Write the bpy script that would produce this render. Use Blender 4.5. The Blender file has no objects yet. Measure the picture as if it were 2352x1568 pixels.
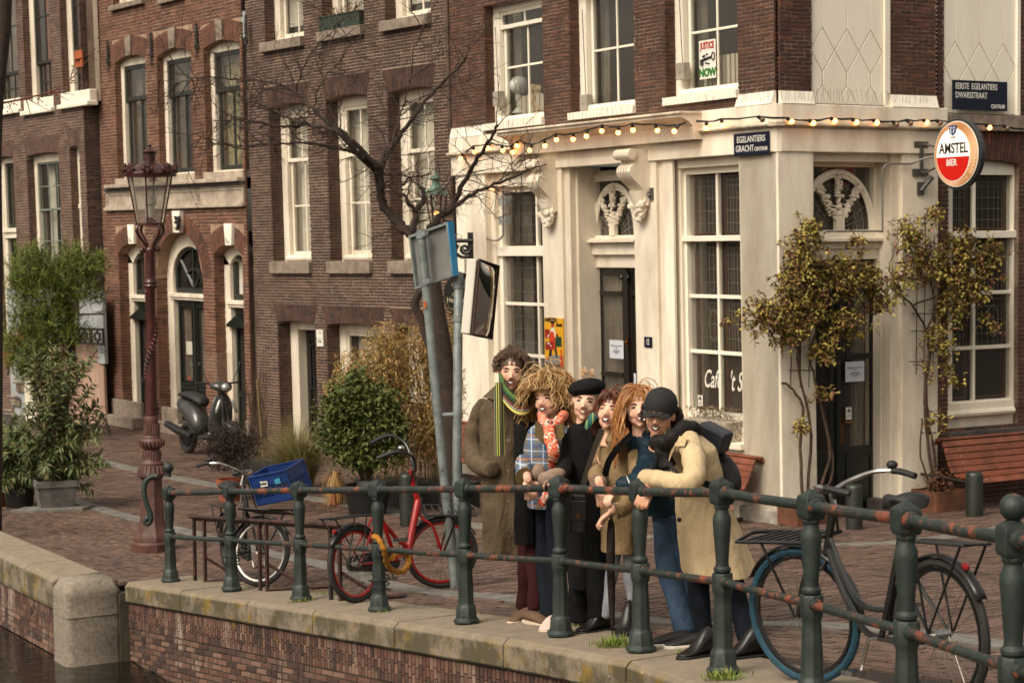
import bpy, math, random
import numpy as np
from mathutils import Vector, Matrix
RND = random.Random(7)
PI = math.pi
SC = bpy.context.scene
COL = SC.collection
# ------------------------------------------------------------------ camera, sky, sun, exposure
CAMZ = 3.25
FPX, CX, CY = 4490.0, 1176.0, 784.0          # focal length and centre in a 2352 px wide picture
PITCH, ROLL = 0.0505, -0.0139
_fw = Vector((0, math.cos(PITCH), -math.sin(PITCH)))
_up = Vector((0, math.sin(PITCH), math.cos(PITCH)))
_rt = Vector((1, 0, 0))
CR = math.cos(ROLL) * _rt + math.sin(ROLL) * _up
CU = -math.sin(ROLL) * _rt + math.cos(ROLL) * _up
CAM = Vector((0, 0, CAMZ))
cam_d = bpy.data.cameras.new('camera')
cam_d.sensor_width = 36.0
cam_d.lens = FPX / 2352 * 36
cam_d.clip_end = 500
cam_d.dof.use_dof = True
cam_d.dof.focus_distance = 13.5
cam_d.dof.aperture_fstop = 5.6
cam_o = bpy.data.objects.new('camera', cam_d)
COL.objects.link(cam_o)
cam_o.matrix_world = Matrix(((CR.x, CU.x, -_fw.x, 0), (CR.y, CU.y, -_fw.y, 0), (CR.z, CU.z, -_fw.z, CAMZ), (0, 0, 0, 1)))
SC.camera = cam_o
SUN_EL, SUN_AZ = math.radians(48), math.radians(222)   # compass bearing the light comes from (0 = +Y, clockwise)
w = bpy.data.worlds.new('World')
SC.world = w
w.use_nodes = True
nt = w.node_tree
sky = nt.nodes.new('ShaderNodeTexSky')
sky.sky_type = 'NISHITA'
sky.sun_disc = False
sky.sun_elevation = SUN_EL
sky.sun_rotation = SUN_AZ
sky.dust_density = 6.0
sky.air_density = 1.6
sky.ozone_density = 1.0
hs = nt.nodes.new('ShaderNodeHueSaturation')
hs.inputs['Saturation'].default_value = 0.25
tn = nt.nodes.new('ShaderNodeMix')
tn.data_type = 'RGBA'
tn.blend_type = 'MULTIPLY'
tn.inputs[0].default_value = 1.0
tn.inputs[7].default_value = (1.0, 0.92, 0.82, 1)
bg = nt.nodes['Background']
bg.inputs[1].default_value = 0.10
nt.links.new(sky.outputs[0], hs.inputs['Color'])
nt.links.new(hs.outputs[0], tn.inputs[6])
nt.links.new(tn.outputs[2], bg.inputs[0])
sd = bpy.data.lights.new('sun', 'SUN')
sd.energy = 1.1
sd.angle = math.radians(28)
sd.color = (1.0, 0.92, 0.80)
so = bpy.data.objects.new('sun', sd)
COL.objects.link(so)
_d = Vector((math.sin(SUN_AZ) * math.cos(SUN_EL), math.cos(SUN_AZ) * math.cos(SUN_EL), math.sin(SUN_EL)))
so.rotation_euler = _d.to_track_quat('Z', 'Y').to_euler()
vs = SC.view_settings
vs.view_transform = 'Standard'
vs.look = 'None'
vs.gamma = 1.0
vs.use_curve_mapping = False
vs.exposure = 0.9
SC.cycles.max_bounces = 6
SC.cycles.transparent_max_bounces = 16
SC.cycles.caustics_reflective = False
SC.cycles.caustics_refractive = False
# ------------------------------------------------------------------ helpers: rays, ground
def ray(px, py):
 return _fw + CR * ((px - CX) / FPX) - CU * ((py - CY) / FPX)
QD = Vector((-0.512, 0.859, 0))       # along the canal, away from the camera
QM = Vector((0.859, 0.512, 0))        # across the quay, from the water to the houses
def G(x, y):
 s = QD.x * x + QD.y * y
 q = QM.x * (x + 0.36) + QM.y * (y - 13.17)
 if s > 19.4: z = -0.0075 * (s - 19.4)
 elif s > 18.4: z = 0.0
 else:
  z = 0.0915 * (18.8 - s) if s > 10.6 else 0.7503 + 0.085 * (10.6 - s)
 if 18.4 < s < 19.4: z = 0.0915 * 0.4 * (19.4 - s) ** 2
 t = min(1, max(0, (q - 2.5) / 5)); t = t * t * (3 - 2 * t)
 return z * (1 - 0.5 * t) if z > 0 else z
def gp(px, py, dz=0.0):
 r = ray(px, py)
 lo, hi = 4.0, 60.0
 for i in range(48):
  m = (lo + hi) / 2
  p = CAM + r * m
  if p.z > G(p.x, p.y) + dz: lo = m
  else: hi = m
 return CAM + r * lo
def at(px, py, Y):
 r = ray(px, py)
 return CAM + r * (Y / r.y)
def gy(px, Y):
 """ground point in picture column px at world distance Y"""
 z = 0
 p = at(px, 1200, Y)
 return Vector((p.x, Y, G(p.x, Y)))
def lerp(a, b, t): return a + (b - a) * t
def V3(*a): return Vector(a)
# ------------------------------------------------------------------ helpers: meshes
ORG = {}
class MB:
 def __init__(self): self.v = []; self.f = []; self.t = []; self.mi = []; self.bv = []; self.bf = []
 def add(self, vs, fs, tone=0.5, mi=0):
  n = len(self.v)
  self.v += [tuple(p) for p in vs]
  for f in fs:
   self.f.append([i + n for i in f]); self.t.append(tone); self.mi.append(mi)
  return self
 def obox(self, o, a, b, c, tone=0.5, mi=0):
  o, a, b, c = Vector(o), Vector(a), Vector(b), Vector(c)
  if a.cross(b).dot(c) < 0: a, b = b, a
  P = [o, o + a, o + a + b, o + b, o + c, o + a + c, o + a + b + c, o + b + c]
  return self.add(P, [(0, 3, 2, 1), (4, 5, 6, 7), (0, 1, 5, 4), (1, 2, 6, 5), (2, 3, 7, 6), (3, 0, 4, 7)], tone, mi)
 def box(self, c, s, rz=0, tone=0.5, mi=0, R=None):
  R = R or Matrix.Rotation(rz, 3, 'Z')
  a, b, d = R @ V3(s[0], 0, 0), R @ V3(0, s[1], 0), R @ V3(0, 0, s[2])
  return self.obox(Vector(c) - (a + b + d) / 2, a, b, d, tone, mi)
 def fb(self, F, u0, u1, v0, v1, w0, w1, tone=0.5, mi=0):
  return self.obox(F.p(u0, v0, w0), F.p(u1, v0, w0) - F.p(u0, v0, w0), F.p(u0, v1, w0) - F.p(u0, v0, w0), F.p(u0, v0, w1) - F.p(u0, v0, w0), tone, mi)
 def tube(self, pts, r, n=8, cap=True, tone=0.5, mi=0, closed=False, flat=1.0, up=None):
  pts = [Vector(p) for p in pts]
  m = len(pts)
  rs = r if isinstance(r, (list, tuple)) else [r] * m
  vs = []; prev = None
  for i, p in enumerate(pts):
   if closed: t = pts[(i + 1) % m] - pts[i - 1]
   else: t = pts[min(i + 1, m - 1)] - pts[max(i - 1, 0)]
   if t.length < 1e-9: t = V3(0, 0, 1)
   t.normalize()
   if prev is None:
    a = Vector(up) if up is not None else (V3(0, 0, 1) if abs(t.z) < 0.9 else V3(1, 0, 0))
    x = t.cross(a).normalized()
   else:
    x = prev - t * prev.dot(t)
    x = x.normalized() if x.length > 1e-6 else t.orthogonal().normalized()
   prev = x; y = t.cross(x)
   for k in range(n):
    an = 2 * PI * k / n
    vs.append(p + (x * math.cos(an) + y * math.sin(an) * flat) * rs[i])
  fs = []
  for i in range(m if closed else m - 1):
   j = (i + 1) % m
   for k in range(n):
    l = (k + 1) % n
    fs.append((i * n + k, i * n + l, j * n + l, j * n + k))
  if cap and not closed:
   fs.append(tuple(range(n - 1, -1, -1))); fs.append(tuple((m - 1) * n + k for k in range(n)))
  return self.add(vs, fs, tone, mi)
 def lathe(self, prof, n=16, c=(0, 0, 0), M=None, tone=0.5, mi=0, sx=1.0, sy=1.0, ph=0.0):
  c = Vector(c); vs = []; fs = []
  M = M or Matrix.Identity(3)
  m = len(prof)
  for r, z in prof:
   for k in range(n):
    a = 2 * PI * k / n + ph
    vs.append(c + M @ V3(r * math.cos(a) * sx, r * math.sin(a) * sy, z))
  for i in range(m - 1):
   for k in range(n):
    l = (k + 1) % n
    fs.append((i * n + k, i * n + l, (i + 1) * n + l, (i + 1) * n + k))
  if prof[0][0] > 1e-5: fs.append(tuple(range(n - 1, -1, -1)))
  if prof[-1][0] > 1e-5: fs.append(tuple((m - 1) * n + k for k in range(n)))
  return self.add(vs, fs, tone, mi)
 def sph(self, c, r, n=10, M=None, tone=0.5, mi=0):
  r = r if isinstance(r, (tuple, list)) else (r, r, r)
  c = Vector(c); M = M or Matrix.Identity(3)
  vs = [c + M @ V3(0, 0, -r[2])]; k = max(4, n // 2 + 1)
  for i in range(1, k):
   th = -PI / 2 + PI * i / k
   for j in range(n):
    a = 2 * PI * j / n
    vs.append(c + M @ V3(r[0] * math.cos(th) * math.cos(a), r[1] * math.cos(th) * math.sin(a), r[2] * math.sin(th)))
  vs.append(c + M @ V3(0, 0, r[2]))
  fs = [(0, 1 + (j + 1) % n, 1 + j) for j in range(n)]
  for i in range(k - 2):
   for j in range(n):
    a, b = 1 + i * n + j, 1 + i * n + (j + 1) % n
    fs.append((a, b, b + n, a + n))
  L = len(vs) - 1
  fs += [(L, 1 + (k - 2) * n + j, 1 + (k - 2) * n + (j + 1) % n) for j in range(n)]
  return self.add(vs, fs, tone, mi)
 def prism(self, pts, ext, tone=0.5, mi=0):
  """pts: closed polygon of 3-D points, ext: extrusion vector"""
  pts = [Vector(p) for p in pts]; ext = Vector(ext); n = len(pts)
  nn = V3(0, 0, 0)
  for i in range(n): nn += pts[i].cross(pts[(i + 1) % n])
  if nn.dot(ext) < 0: pts = pts[::-1]
  vs = pts + [p + ext for p in pts]
  fs = [tuple(range(n - 1, -1, -1)), tuple(range(n, 2 * n))] + [(i, (i + 1) % n, n + (i + 1) % n, n + i) for i in range(n)]
  return self.add(vs, fs, tone, mi)
 def loft(self, rings, cap=True, tone=0.5, mi=0, closed=True):
  n = len(rings[0]); vs = [p for r in rings for p in r]; fs = []
  for i in range(len(rings) - 1):
   for k in range(n if closed else n - 1):
    l = (k + 1) % n
    fs.append((i * n + k, i * n + l, (i + 1) * n + l, (i + 1) * n + k))
  if cap and closed:
   fs.append(tuple(range(n - 1, -1, -1))); fs.append(tuple((len(rings) - 1) * n + k for k in range(n)))
  return self.add(vs, fs, tone, mi)
 def build(self, name, mat, parent=None, smooth=False, kind=None, label=None, sub=0, bevel=0, local=False, angle=40, solid=0, uvs=None):
  me = bpy.data.meshes.new(name)
  o0 = Vector((0, 0, 0)) if (parent is None or local) else ORG.get(parent.name, Vector((0, 0, 0)))
  vv = np.array(self.v, dtype=np.float64).reshape(-1, 3) - np.array(o0)
  me.from_pydata(vv.tolist(), [], self.f)
  mats = mat if isinstance(mat, (list, tuple)) else [mat]
  for m in mats: me.materials.append(m)
  if len(mats) > 1: me.polygons.foreach_set('material_index', self.mi)
  if len(set(self.t)) > 1:
   a = me.attributes.new('tone', 'FLOAT', 'FACE'); a.data.foreach_set('value', self.t)
  me.validate()
  if smooth:
   me.shade_smooth()
   if angle < 180 and not sub: me.set_sharp_from_angle(angle=math.radians(angle))
  me.update()
  o = bpy.data.objects.new(name, me)
  COL.objects.link(o)
  if parent is not None:
   o.parent = parent; ORG[o.name] = o0 if not local else ORG.get(parent.name, Vector((0, 0, 0)))
  else: ORG[o.name] = Vector((0, 0, 0))
  if kind: o['kind'] = kind
  if label: o['label'] = label
  if solid:
   s = o.modifiers.new('solid', 'SOLIDIFY'); s.thickness = solid; s.offset = 0
  if bevel:
   b = o.modifiers.new('bevel', 'BEVEL'); b.width = bevel; b.segments = 2; b.limit_method = 'ANGLE'; b.angle_limit = math.radians(40)
  if sub:
   s = o.modifiers.new('sub', 'SUBSURF'); s.levels = sub; s.render_levels = sub
  return o
def thing(name, label, cat, loc=(0, 0, 0), group=None, kind=None):
 o = bpy.data.objects.new(name, None); COL.objects.link(o)
 o.empty_display_size = 0.1
 o.location = loc; ORG[o.name] = Vector(loc)
 if label: o['label'] = label
 if cat: o['category'] = cat
 if group: o['group'] = group
 if kind: o['kind'] = kind
 return o
def tag(o, label=None, cat=None, group=None, kind=None):
 if label: o['label'] = label
 if cat: o['category'] = cat
 if group: o['group'] = group
 if kind: o['kind'] = kind
 return o
def copy_tree(o, parent=None):
 c = o.copy(); COL.objects.link(c); c.parent = parent
 if parent: c.matrix_parent_inverse = o.matrix_parent_inverse.copy()
 ORG[c.name] = ORG.get(o.name, Vector((0, 0, 0)))
 for ch in list(o.children): copy_tree(ch, c)
 return c
def smoothpath(pts, k=4):
 """Catmull-Rom through points"""
 P = [Vector(p) for p in pts]; out = []
 for i in range(len(P) - 1):
  p0, p1, p2, p3 = P[max(i - 1, 0)], P[i], P[i + 1], P[min(i + 2, len(P) - 1)]
  for j in range(k):
   t = j / k
   out.append(0.5 * ((2 * p1) + (p2 - p0) * t + (2 * p0 - 5 * p1 + 4 * p2 - p3) * t * t + (3 * p1 - p0 - 3 * p2 + p3) * t ** 3))
 out.append(P[-1])
 return out
# facade frames: u runs to the right of the picture along the wall, v up, w out of the wall towards the street
class Facade:
 def __init__(self, O, U, V):
  self.O = Vector(O); self.U = Vector(U); self.V = Vector(V)
  self.N = self.U.cross(self.V).normalized()
  X = self.U.normalized(); Nn = self.N; Z = Nn.cross(X) * -1
  Z = X.cross(Nn) * -1
  self.R = Matrix((X, -Nn, Z if Z.z > 0 else -Z)).transposed()   # orthonormal: x along, y into the wall, z up
 def p(self, u, v, w=0): return self.O + self.U * u + self.V * v + self.N * w
 def uv(self, px, py, w=0):
  r = ray(px, py); o = self.O + self.N * w
  d = (o - CAM).dot(self.N) / r.dot(self.N)
  q = CAM + r * d - o
  uu, uv_, vv = self.U.dot(self.U), self.U.dot(self.V), self.V.dot(self.V)
  a, b = q.dot(self.U), q.dot(self.V)
  det = uu * vv - uv_ * uv_
  return (a * vv - b * uv_) / det, (b * uu - a * uv_) / det
 def r(self, x0, y0, x1, y1, w=0):
  xm, ym = (x0 + x1) / 2, (y0 + y1) / 2
  return (self.uv(x0, ym, w)[0], self.uv(x1, ym, w)[0], self.uv(xm, y1, w)[1], self.uv(xm, y0, w)[1])
 def u(self, px, py, w=0): return self.uv(px, py, w)[0]
 def v(self, px, py, w=0): return self.uv(px, py, w)[1]
 def sub(self, u, v, w, U=None, V=None):
  return Facade(self.p(u, v, w), U or self.U, V or self.V)
# ------------------------------------------------------------------ helpers: materials
def lin(h):
 h = h.lstrip('#'); c = [int(h[i:i + 2], 16) / 255 for i in (0, 2, 4)]
 return tuple(x / 12.92 if x <= 0.04045 else ((x + 0.055) / 1.055) ** 2.4 for x in c) + (1,)
MATS = {}
class NT:
 def __init__(self, name):
  self.m = bpy.data.materials.new(name); self.m.use_nodes = True
  self.t = self.m.node_tree; self.b = self.t.nodes['Principled BSDF']
 def n(self, ty, **kw):
  x = self.t.nodes.new('ShaderNode' + ty)
  for k, v in kw.items(): setattr(x, k, v)
  return x
 def l(self, a, b): self.t.links.new(a, b)
 def val(self, s, v):
  if hasattr(v, 'links') or hasattr(v, 'is_linked'): self.l(v, s)
  else: s.default_value = v
 def coord(self, kind='Object', scale=None):
  tc = self.n('TexCoord')
  if scale is None: return tc.outputs[kind]
  mp = self.n('Mapping'); mp.inputs['Scale'].default_value = scale
  self.l(tc.outputs[kind], mp.inputs['Vector']); return mp.outputs[0]
 def noise(self, scale, detail=4, rough=0.6, vec=None, dist=0):
  x = self.n('TexNoise'); x.inputs['Scale'].default_value = scale; x.inputs['Detail'].default_value = detail
  x.inputs['Roughness'].default_value = rough; x.inputs['Distortion'].default_value = dist
  self.l(vec if vec is not None else self.coord(), x.inputs['Vector']); return x.outputs['Fac']
 def ramp(self, fac, stops, interp='LINEAR'):
  x = self.n('ValToRGB'); cr = x.color_ramp; cr.interpolation = interp
  while len(cr.elements) < len(stops): cr.elements.new(0.5)
  for e, (p, c) in zip(cr.elements, stops):
   e.position = p; e.color = c if len(c) == 4 else tuple(c) + (1,)
  self.l(fac, x.inputs[0]); return x.outputs[0]
 def mix(self, fac, a, b, mode='MIX'):
  x = self.n('Mix', data_type='RGBA', blend_type=mode)
  self.val(x.inputs[0], fac); self.val(x.inputs[6], a); self.val(x.inputs[7], b); return x.outputs[2]
 def math(self, op, a, b=0.0):
  x = self.n('Math', operation=op); self.val(x.inputs[0], a); self.val(x.inputs[1], b); return x.outputs[0]
 def attr(self, name):
  x = self.n('Attribute'); x.attribute_name = name; return x.outputs['Fac']
 def bump(self, h, strength=0.3, dist=0.01):
  x = self.n('Bump'); x.inputs['Strength'].default_value = strength; x.inputs['Distance'].default_value = dist
  self.l(h, x.inputs['Height']); self.l(x.outputs[0], self.b.inputs['Normal'])
 def out(self, color=None, rough=None, metal=None, **kw):
  if color is not None: self.val(self.b.inputs['Base Color'], color)
  if rough is not None: self.val(self.b.inputs['Roughness'], rough)
  if metal is not None: self.val(self.b.inputs['Metallic'], metal)
  for k, v in kw.items(): self.val(self.b.inputs[k.replace('_', ' ')], v)
  return self.m
def mat(name, c1, c2=None, scale=6.0, rough=0.6, metal=0.0, bump=0.0, bscale=40.0, spots=None, stops=(0.35, 0.65), spec=None, attr=False, bdist=0.004):
 """noise between two colours, optional spots [(colour, scale, threshold)], optional relief"""
 if name in MATS: return MATS[name]
 n = NT(name)
 c1 = lin(c1) if isinstance(c1, str) else c1
 c = c1
 if c2 is not None:
  c2 = lin(c2) if isinstance(c2, str) else c2
  c = n.ramp(n.attr('tone') if attr else n.noise(scale), [(stops[0] if not attr else 0, c1), (stops[1] if not attr else 1, c2)])
  if attr:
   c = n.mix(0.5, c, n.ramp(n.noise(scale), [(0.3, c1), (0.7, c2)]))
 for col, sc, th in (spots or []):
  f = n.ramp(n.noise(sc, 5, 0.7), [(th, (0, 0, 0, 1)), (th + 0.05, (1, 1, 1, 1))])
  c = n.mix(f, c, lin(col) if isinstance(col, str) else col)
 n.out(c, rough, metal)
 if spec is not None: n.b.inputs['Specular IOR Level'].default_value = spec
 if bump: n.bump(n.noise(bscale, 5, 0.6), bump, bdist)
 MATS[name] = n.m
 return n.m
# ------------------------------------------------------------------ materials
def brick_mat(name, cols, dirt='#3a2a22', rough=0.85):
 n = NT(name)
 t = n.attr('tone')
 k = len(cols)
 c = n.ramp(t, [(i / (k - 1), lin(x)) for i, x in enumerate(cols)])
 c = n.mix(n.math('MULTIPLY', n.noise(60, 4, 0.7), 0.5), c, n.mix(0.6, c, lin(dirt)))
 big = n.ramp(n.noise(0.7, 5, 0.65), [(0.35, (1, 1, 1, 1)), (0.75, (0.62, 0.6, 0.58, 1))])
 c = n.mix(1.0, c, big, 'MULTIPLY')
 if name == 'quay_brick':
  st = n.noise(3.5, 5, .7, n.coord('Object', (1, 1, .25)))
  c = n.mix(n.ramp(st, [(.55, (0, 0, 0, 1)), (.68, (.75, .75, .75, 1))]), c, lin('#a39384')); c = n.mix(n.ramp(st, [(.30, (.85, .85, .85, 1)), (.44, (0, 0, 0, 1))]), c, lin('#241f18'))
  c = n.mix(n.ramp(n.noise(5, 6, .75), [(.62, (0, 0, 0, 1)), (.66, (.8, .8, .8, 1))]), c, lin('#7d6426'))
 n.out(c, rough)
 n.bump(n.noise(140, 4, 0.65), 0.5, 0.003)
 MATS[name] = n.m
 return n.m
def mortar_mat(name, c1, c2):
 return mat(name, c1, c2, scale=3, rough=0.95, bump=0.4, bscale=160)
B3 = brick_mat('brown_brick', ['#38261f', '#54382c', '#462f27', '#604234', '#342623', '#50362c'])
B2 = brick_mat('red_brick', ['#63402f', '#744937', '#543629', '#7e5340', '#6b4434', '#49312a'])
B1 = brick_mat('brown_purple_brick', ['#554038', '#694d42', '#4a3630', '#75594c', '#5b443b'])
BP = brick_mat('dark_brown_brick', ['#4a2d22', '#5e3828', '#3d271f', '#6d4230', '#422b23', '#553326'])
BQ = brick_mat('quay_brick', ['#4c342c', '#6b4739', '#3c2b26', '#7d5a49', '#573d33', '#8a6b5a', '#33261f'], dirt='#1e1712')
BS = brick_mat('paving_brick', ['#6a4a3f', '#7c574a', '#5a4038', '#87604f', '#634539', '#745246'], dirt='#3c2e28')
MO3 = mortar_mat('pale_mortar', '#9b8876', '#75665a')
MO2 = mortar_mat('warm_mortar', '#a88c74', '#806654')
MOP = mortar_mat('dark_mortar', '#8c7866', '#5c4a3e')
MOQ = mortar_mat('wet_mortar', '#5d5247', '#33291f')
DIRT = mat('joint_dirt', '#3a2e26', '#241d18', scale=9, rough=0.95, bump=0.3)
def paint(name, c, dirt, amt=0.5, rough=0.5, bump=0.15, bscale=60, streak=True):
 n = NT(name)
 v = n.coord('Object', (1.2, 1.2, 0.35))
 f = n.ramp(n.noise(2.2, 6, 0.65, v), [(0.40, (0, 0, 0, 1)), (0.72, (amt, amt, amt, 1))])
 c0 = n.mix(f, lin(c), lin(dirt))
 g = n.ramp(n.noise(25, 4, 0.7), [(0.66, (0, 0, 0, 1)), (0.74, (amt, amt, amt, 1))])
 c0 = n.mix(g, c0, lin(dirt))
 n.out(c0, rough)
 n.bump(n.noise(bscale, 5, 0.65), bump, 0.004)
 MATS[name] = n.m
 return n.m
PLASTER = paint('rough_white_plaster', '#e8dfcb', '#a58f74', 0.6, 0.75, 0.55, 28)
CREAM = paint('cream_paint', '#e4dac6', '#9a866c', 0.55, 0.5, 0.12, 50)
WHITE = paint('white_gloss_paint', '#ece4d2', '#a89880', 0.25, 0.38, 0.06, 40)
TRIM = paint('stained_white_moulding', '#ded2ba', '#6b5442', 0.8, 0.6, 0.25, 40)
DGREEN = paint('dark_green_door_paint', '#141a16', '#2c2a24', 0.5, 0.35, 0.1)
DBROWN = paint('black_brown_paint', '#17130f', '#2e271f', 0.5, 0.3, 0.05)
GREENSASH = paint('grey_green_sash_paint', '#2c2f2a', '#15140f', 0.5, 0.35, 0.05)
STONE = mat('grey_sill_stone', '#8d7f70', '#6b5f53', scale=8, rough=0.85, bump=0.35, bscale=90)
STONE2 = mat('pale_cornice_stone', '#b5a795', '#8f8070', scale=4, rough=0.85, bump=0.3, bscale=80)
STONED = mat('dark_stone', '#4f4842', '#37312c', scale=8, rough=0.8, bump=0.3, bscale=70)
BLUEGREY = paint('blue_grey_plaster', '#a3a7a8', '#6f6a62', 0.5, 0.7, 0.3)
PINKISH = paint('pinkish_plaster', '#a98b78', '#75594a', 0.6, 0.8, 0.35)
WOODBR = mat('brown_window_wood', '#4a2412', '#2e160b', scale=12, rough=0.45)
LEAD = mat('lead_came', '#8a857a', rough=0.45, metal=0.4)
IRON = mat('black_iron', '#15130f', '#221c17', scale=20, rough=0.55, bump=0.3, bscale=80)
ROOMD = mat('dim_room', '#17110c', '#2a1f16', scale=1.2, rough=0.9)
def curtain_mat(name, c, c2):
 n = NT(name)
 n.out(n.ramp(n.noise(3), [(0.3, lin(c)), (0.7, lin(c2))]), 0.9)
 MATS[name] = n.m; return n.m
NETC = curtain_mat('white_net_curtain', '#efebe0', '#dcd6c8')
REDC = curtain_mat('red_curtain', '#a2583c', '#6e3522')
GREYC = curtain_mat('grey_curtain', '#857a6c', '#5c5348')
YELC = curtain_mat('straw_curtain', '#c2b78e', '#8a7f5d')
def glass_mat(name, tint=(0.0, 0.0, 0.0, 1), a=0.1, refl=1.0):
 """window pane: clear, with a Fresnel reflection"""
 n = NT(name)
 n.t.nodes.remove(n.b)
 out = n.t.nodes['Material Output']
 tr = n.n('BsdfTransparent'); tr.inputs[0].default_value = (0.95, 0.95, 0.93, 1)
 gl = n.n('BsdfGlossy'); gl.inputs['Roughness'].default_value = 0.03
 lw = n.n('LayerWeight'); lw.inputs[0].default_value = 0.5
 fr_ = n.math('ADD', n.math('MULTIPLY', n.math('POWER', lw.outputs['Facing'], 4.0), 0.9), 0.035)
 bp = n.n('Bump'); bp.inputs['Strength'].default_value = 0.08; bp.inputs['Distance'].default_value = 0.02
 n.l(n.noise(1.6, 2, 0.5), bp.inputs['Height']); n.l(bp.outputs[0], gl.inputs['Normal'])
 m1 = n.n('MixShader'); n.l(n.math('MULTIPLY', fr_, refl), m1.inputs[0]); n.l(tr.outputs[0], m1.inputs[1]); n.l(gl.outputs[0], m1.inputs[2])
 df = n.n('BsdfDiffuse'); df.inputs[0].default_value = (0.35, 0.3, 0.25, 1)
 m2 = n.n('MixShader'); m2.inputs[0].default_value = a
 n.l(m1.outputs[0], m2.inputs[1]); n.l(df.outputs[0], m2.inputs[2]); n.l(m2.outputs[0], out.inputs[0])
 MATS[name] = n.m
 return n.m
GLASS = glass_mat('window_glass', a=0.04, refl=1.3)
STAIN = glass_mat('smoky_leaded_glass', a=0.12)
def emis(name, col, s):
 n = NT(name); n.out(lin(col), 0.4, Emission_Color=lin(col), Emission_Strength=s); MATS[name] = n.m; return n.m
BULB = emis('lit_bulb', '#ffa050', 5.0)
BULBHOT = BULB
GLASSB = mat('unlit_bulb_glass', '#8a6a4c', '#5c4633', rough=0.15)
# ------------------------------------------------------------------ bricks
BRV = {}
def brick_variants(key, L, H, T, m):
 k = (key, L, H)
 if k in BRV: return BRV[k]
 out = []; rr = random.Random(len(BRV) + 3)
 for i in range(10):
  j = lambda s=0.0016: rr.uniform(-s, s)
  mb = MB()
  x0, x1, z0, z1 = -L / 2, L / 2, -H / 2, H / 2; c = 0.003
  vs = [(x0 + j(), T, z0 + j()), (x1 + j(), T, z0 + j()), (x1 + j(), T, z1 + j()), (x0 + j(), T, z1 + j()),
    (x0 + c + j(), j(0.002), z0 + c + j()), (x1 - c + j(), j(0.002), z0 + c + j()), (x1 - c + j(), j(0.002), z1 - c + j()), (x0 + c + j(), j(0.002), z1 - c + j())]
  mb.add(vs, [(4, 5, 6, 7), (0, 1, 5, 4), (1, 2, 6, 5), (2, 3, 7, 6), (3, 0, 4, 7), (0, 3, 2, 1)], (i + 0.5) / 10)
  me = bpy.data.meshes.new(key); me.from_pydata(mb.v, [], mb.f); me.materials.append(m)
  a = me.attributes.new('tone', 'FLOAT', 'FACE'); a.data.foreach_set('value', [((i * 0.37) % 1)] * len(mb.f))
  out.append(me)
 BRV[k] = out
 return out
def lay(F, u0, u1, v0, v1, L, H, jt=0.010, holes=None, rng=None, seed=0, phase=0.0):
 """bricks of a running bond on facade F: list of (ua, ub, va, vb, full)"""
 rr = random.Random(seed); out = []
 nrow = max(1, int(round((v1 - v0) / H)))
 h = (v1 - v0) / nrow
 for i in range(nrow):
  va = v0 + i * h; vb = va + h - jt
  vm = (va + vb) / 2
  off = (0.5 if i % 2 else 0.0) + phase + rr.uniform(-0.08, 0.08)
  spans = [(u0, u1)]
  for hf in (holes or []):
   s = hf(vm)
   if s is None: continue
   ns = []
   for a, b in spans:
    if s[1] <= a or s[0] >= b: ns.append((a, b))
    else:
     if s[0] > a: ns.append((a, s[0]))
     if s[1] < b: ns.append((s[1], b))
   spans = ns
  for a, b in spans:
   k = math.floor((a - u0) / L - off)
   x = u0 + (k + off) * L
   while x < b:
    p, q = max(x, a), min(x + L - jt, b - 0.001)
    if rr.random() < 0.22 and q - p > L * 0.8:      # a pair of headers
     m_ = (p + q) / 2
     out.append((p, m_ - jt / 2, va, vb, False)); out.append((m_ + jt / 2, q, va, vb, False))
    elif q - p > 0.02:
     out.append((p, q, va, vb, abs(q - p - (L - jt)) < 0.004))
    x += L
 return out
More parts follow.
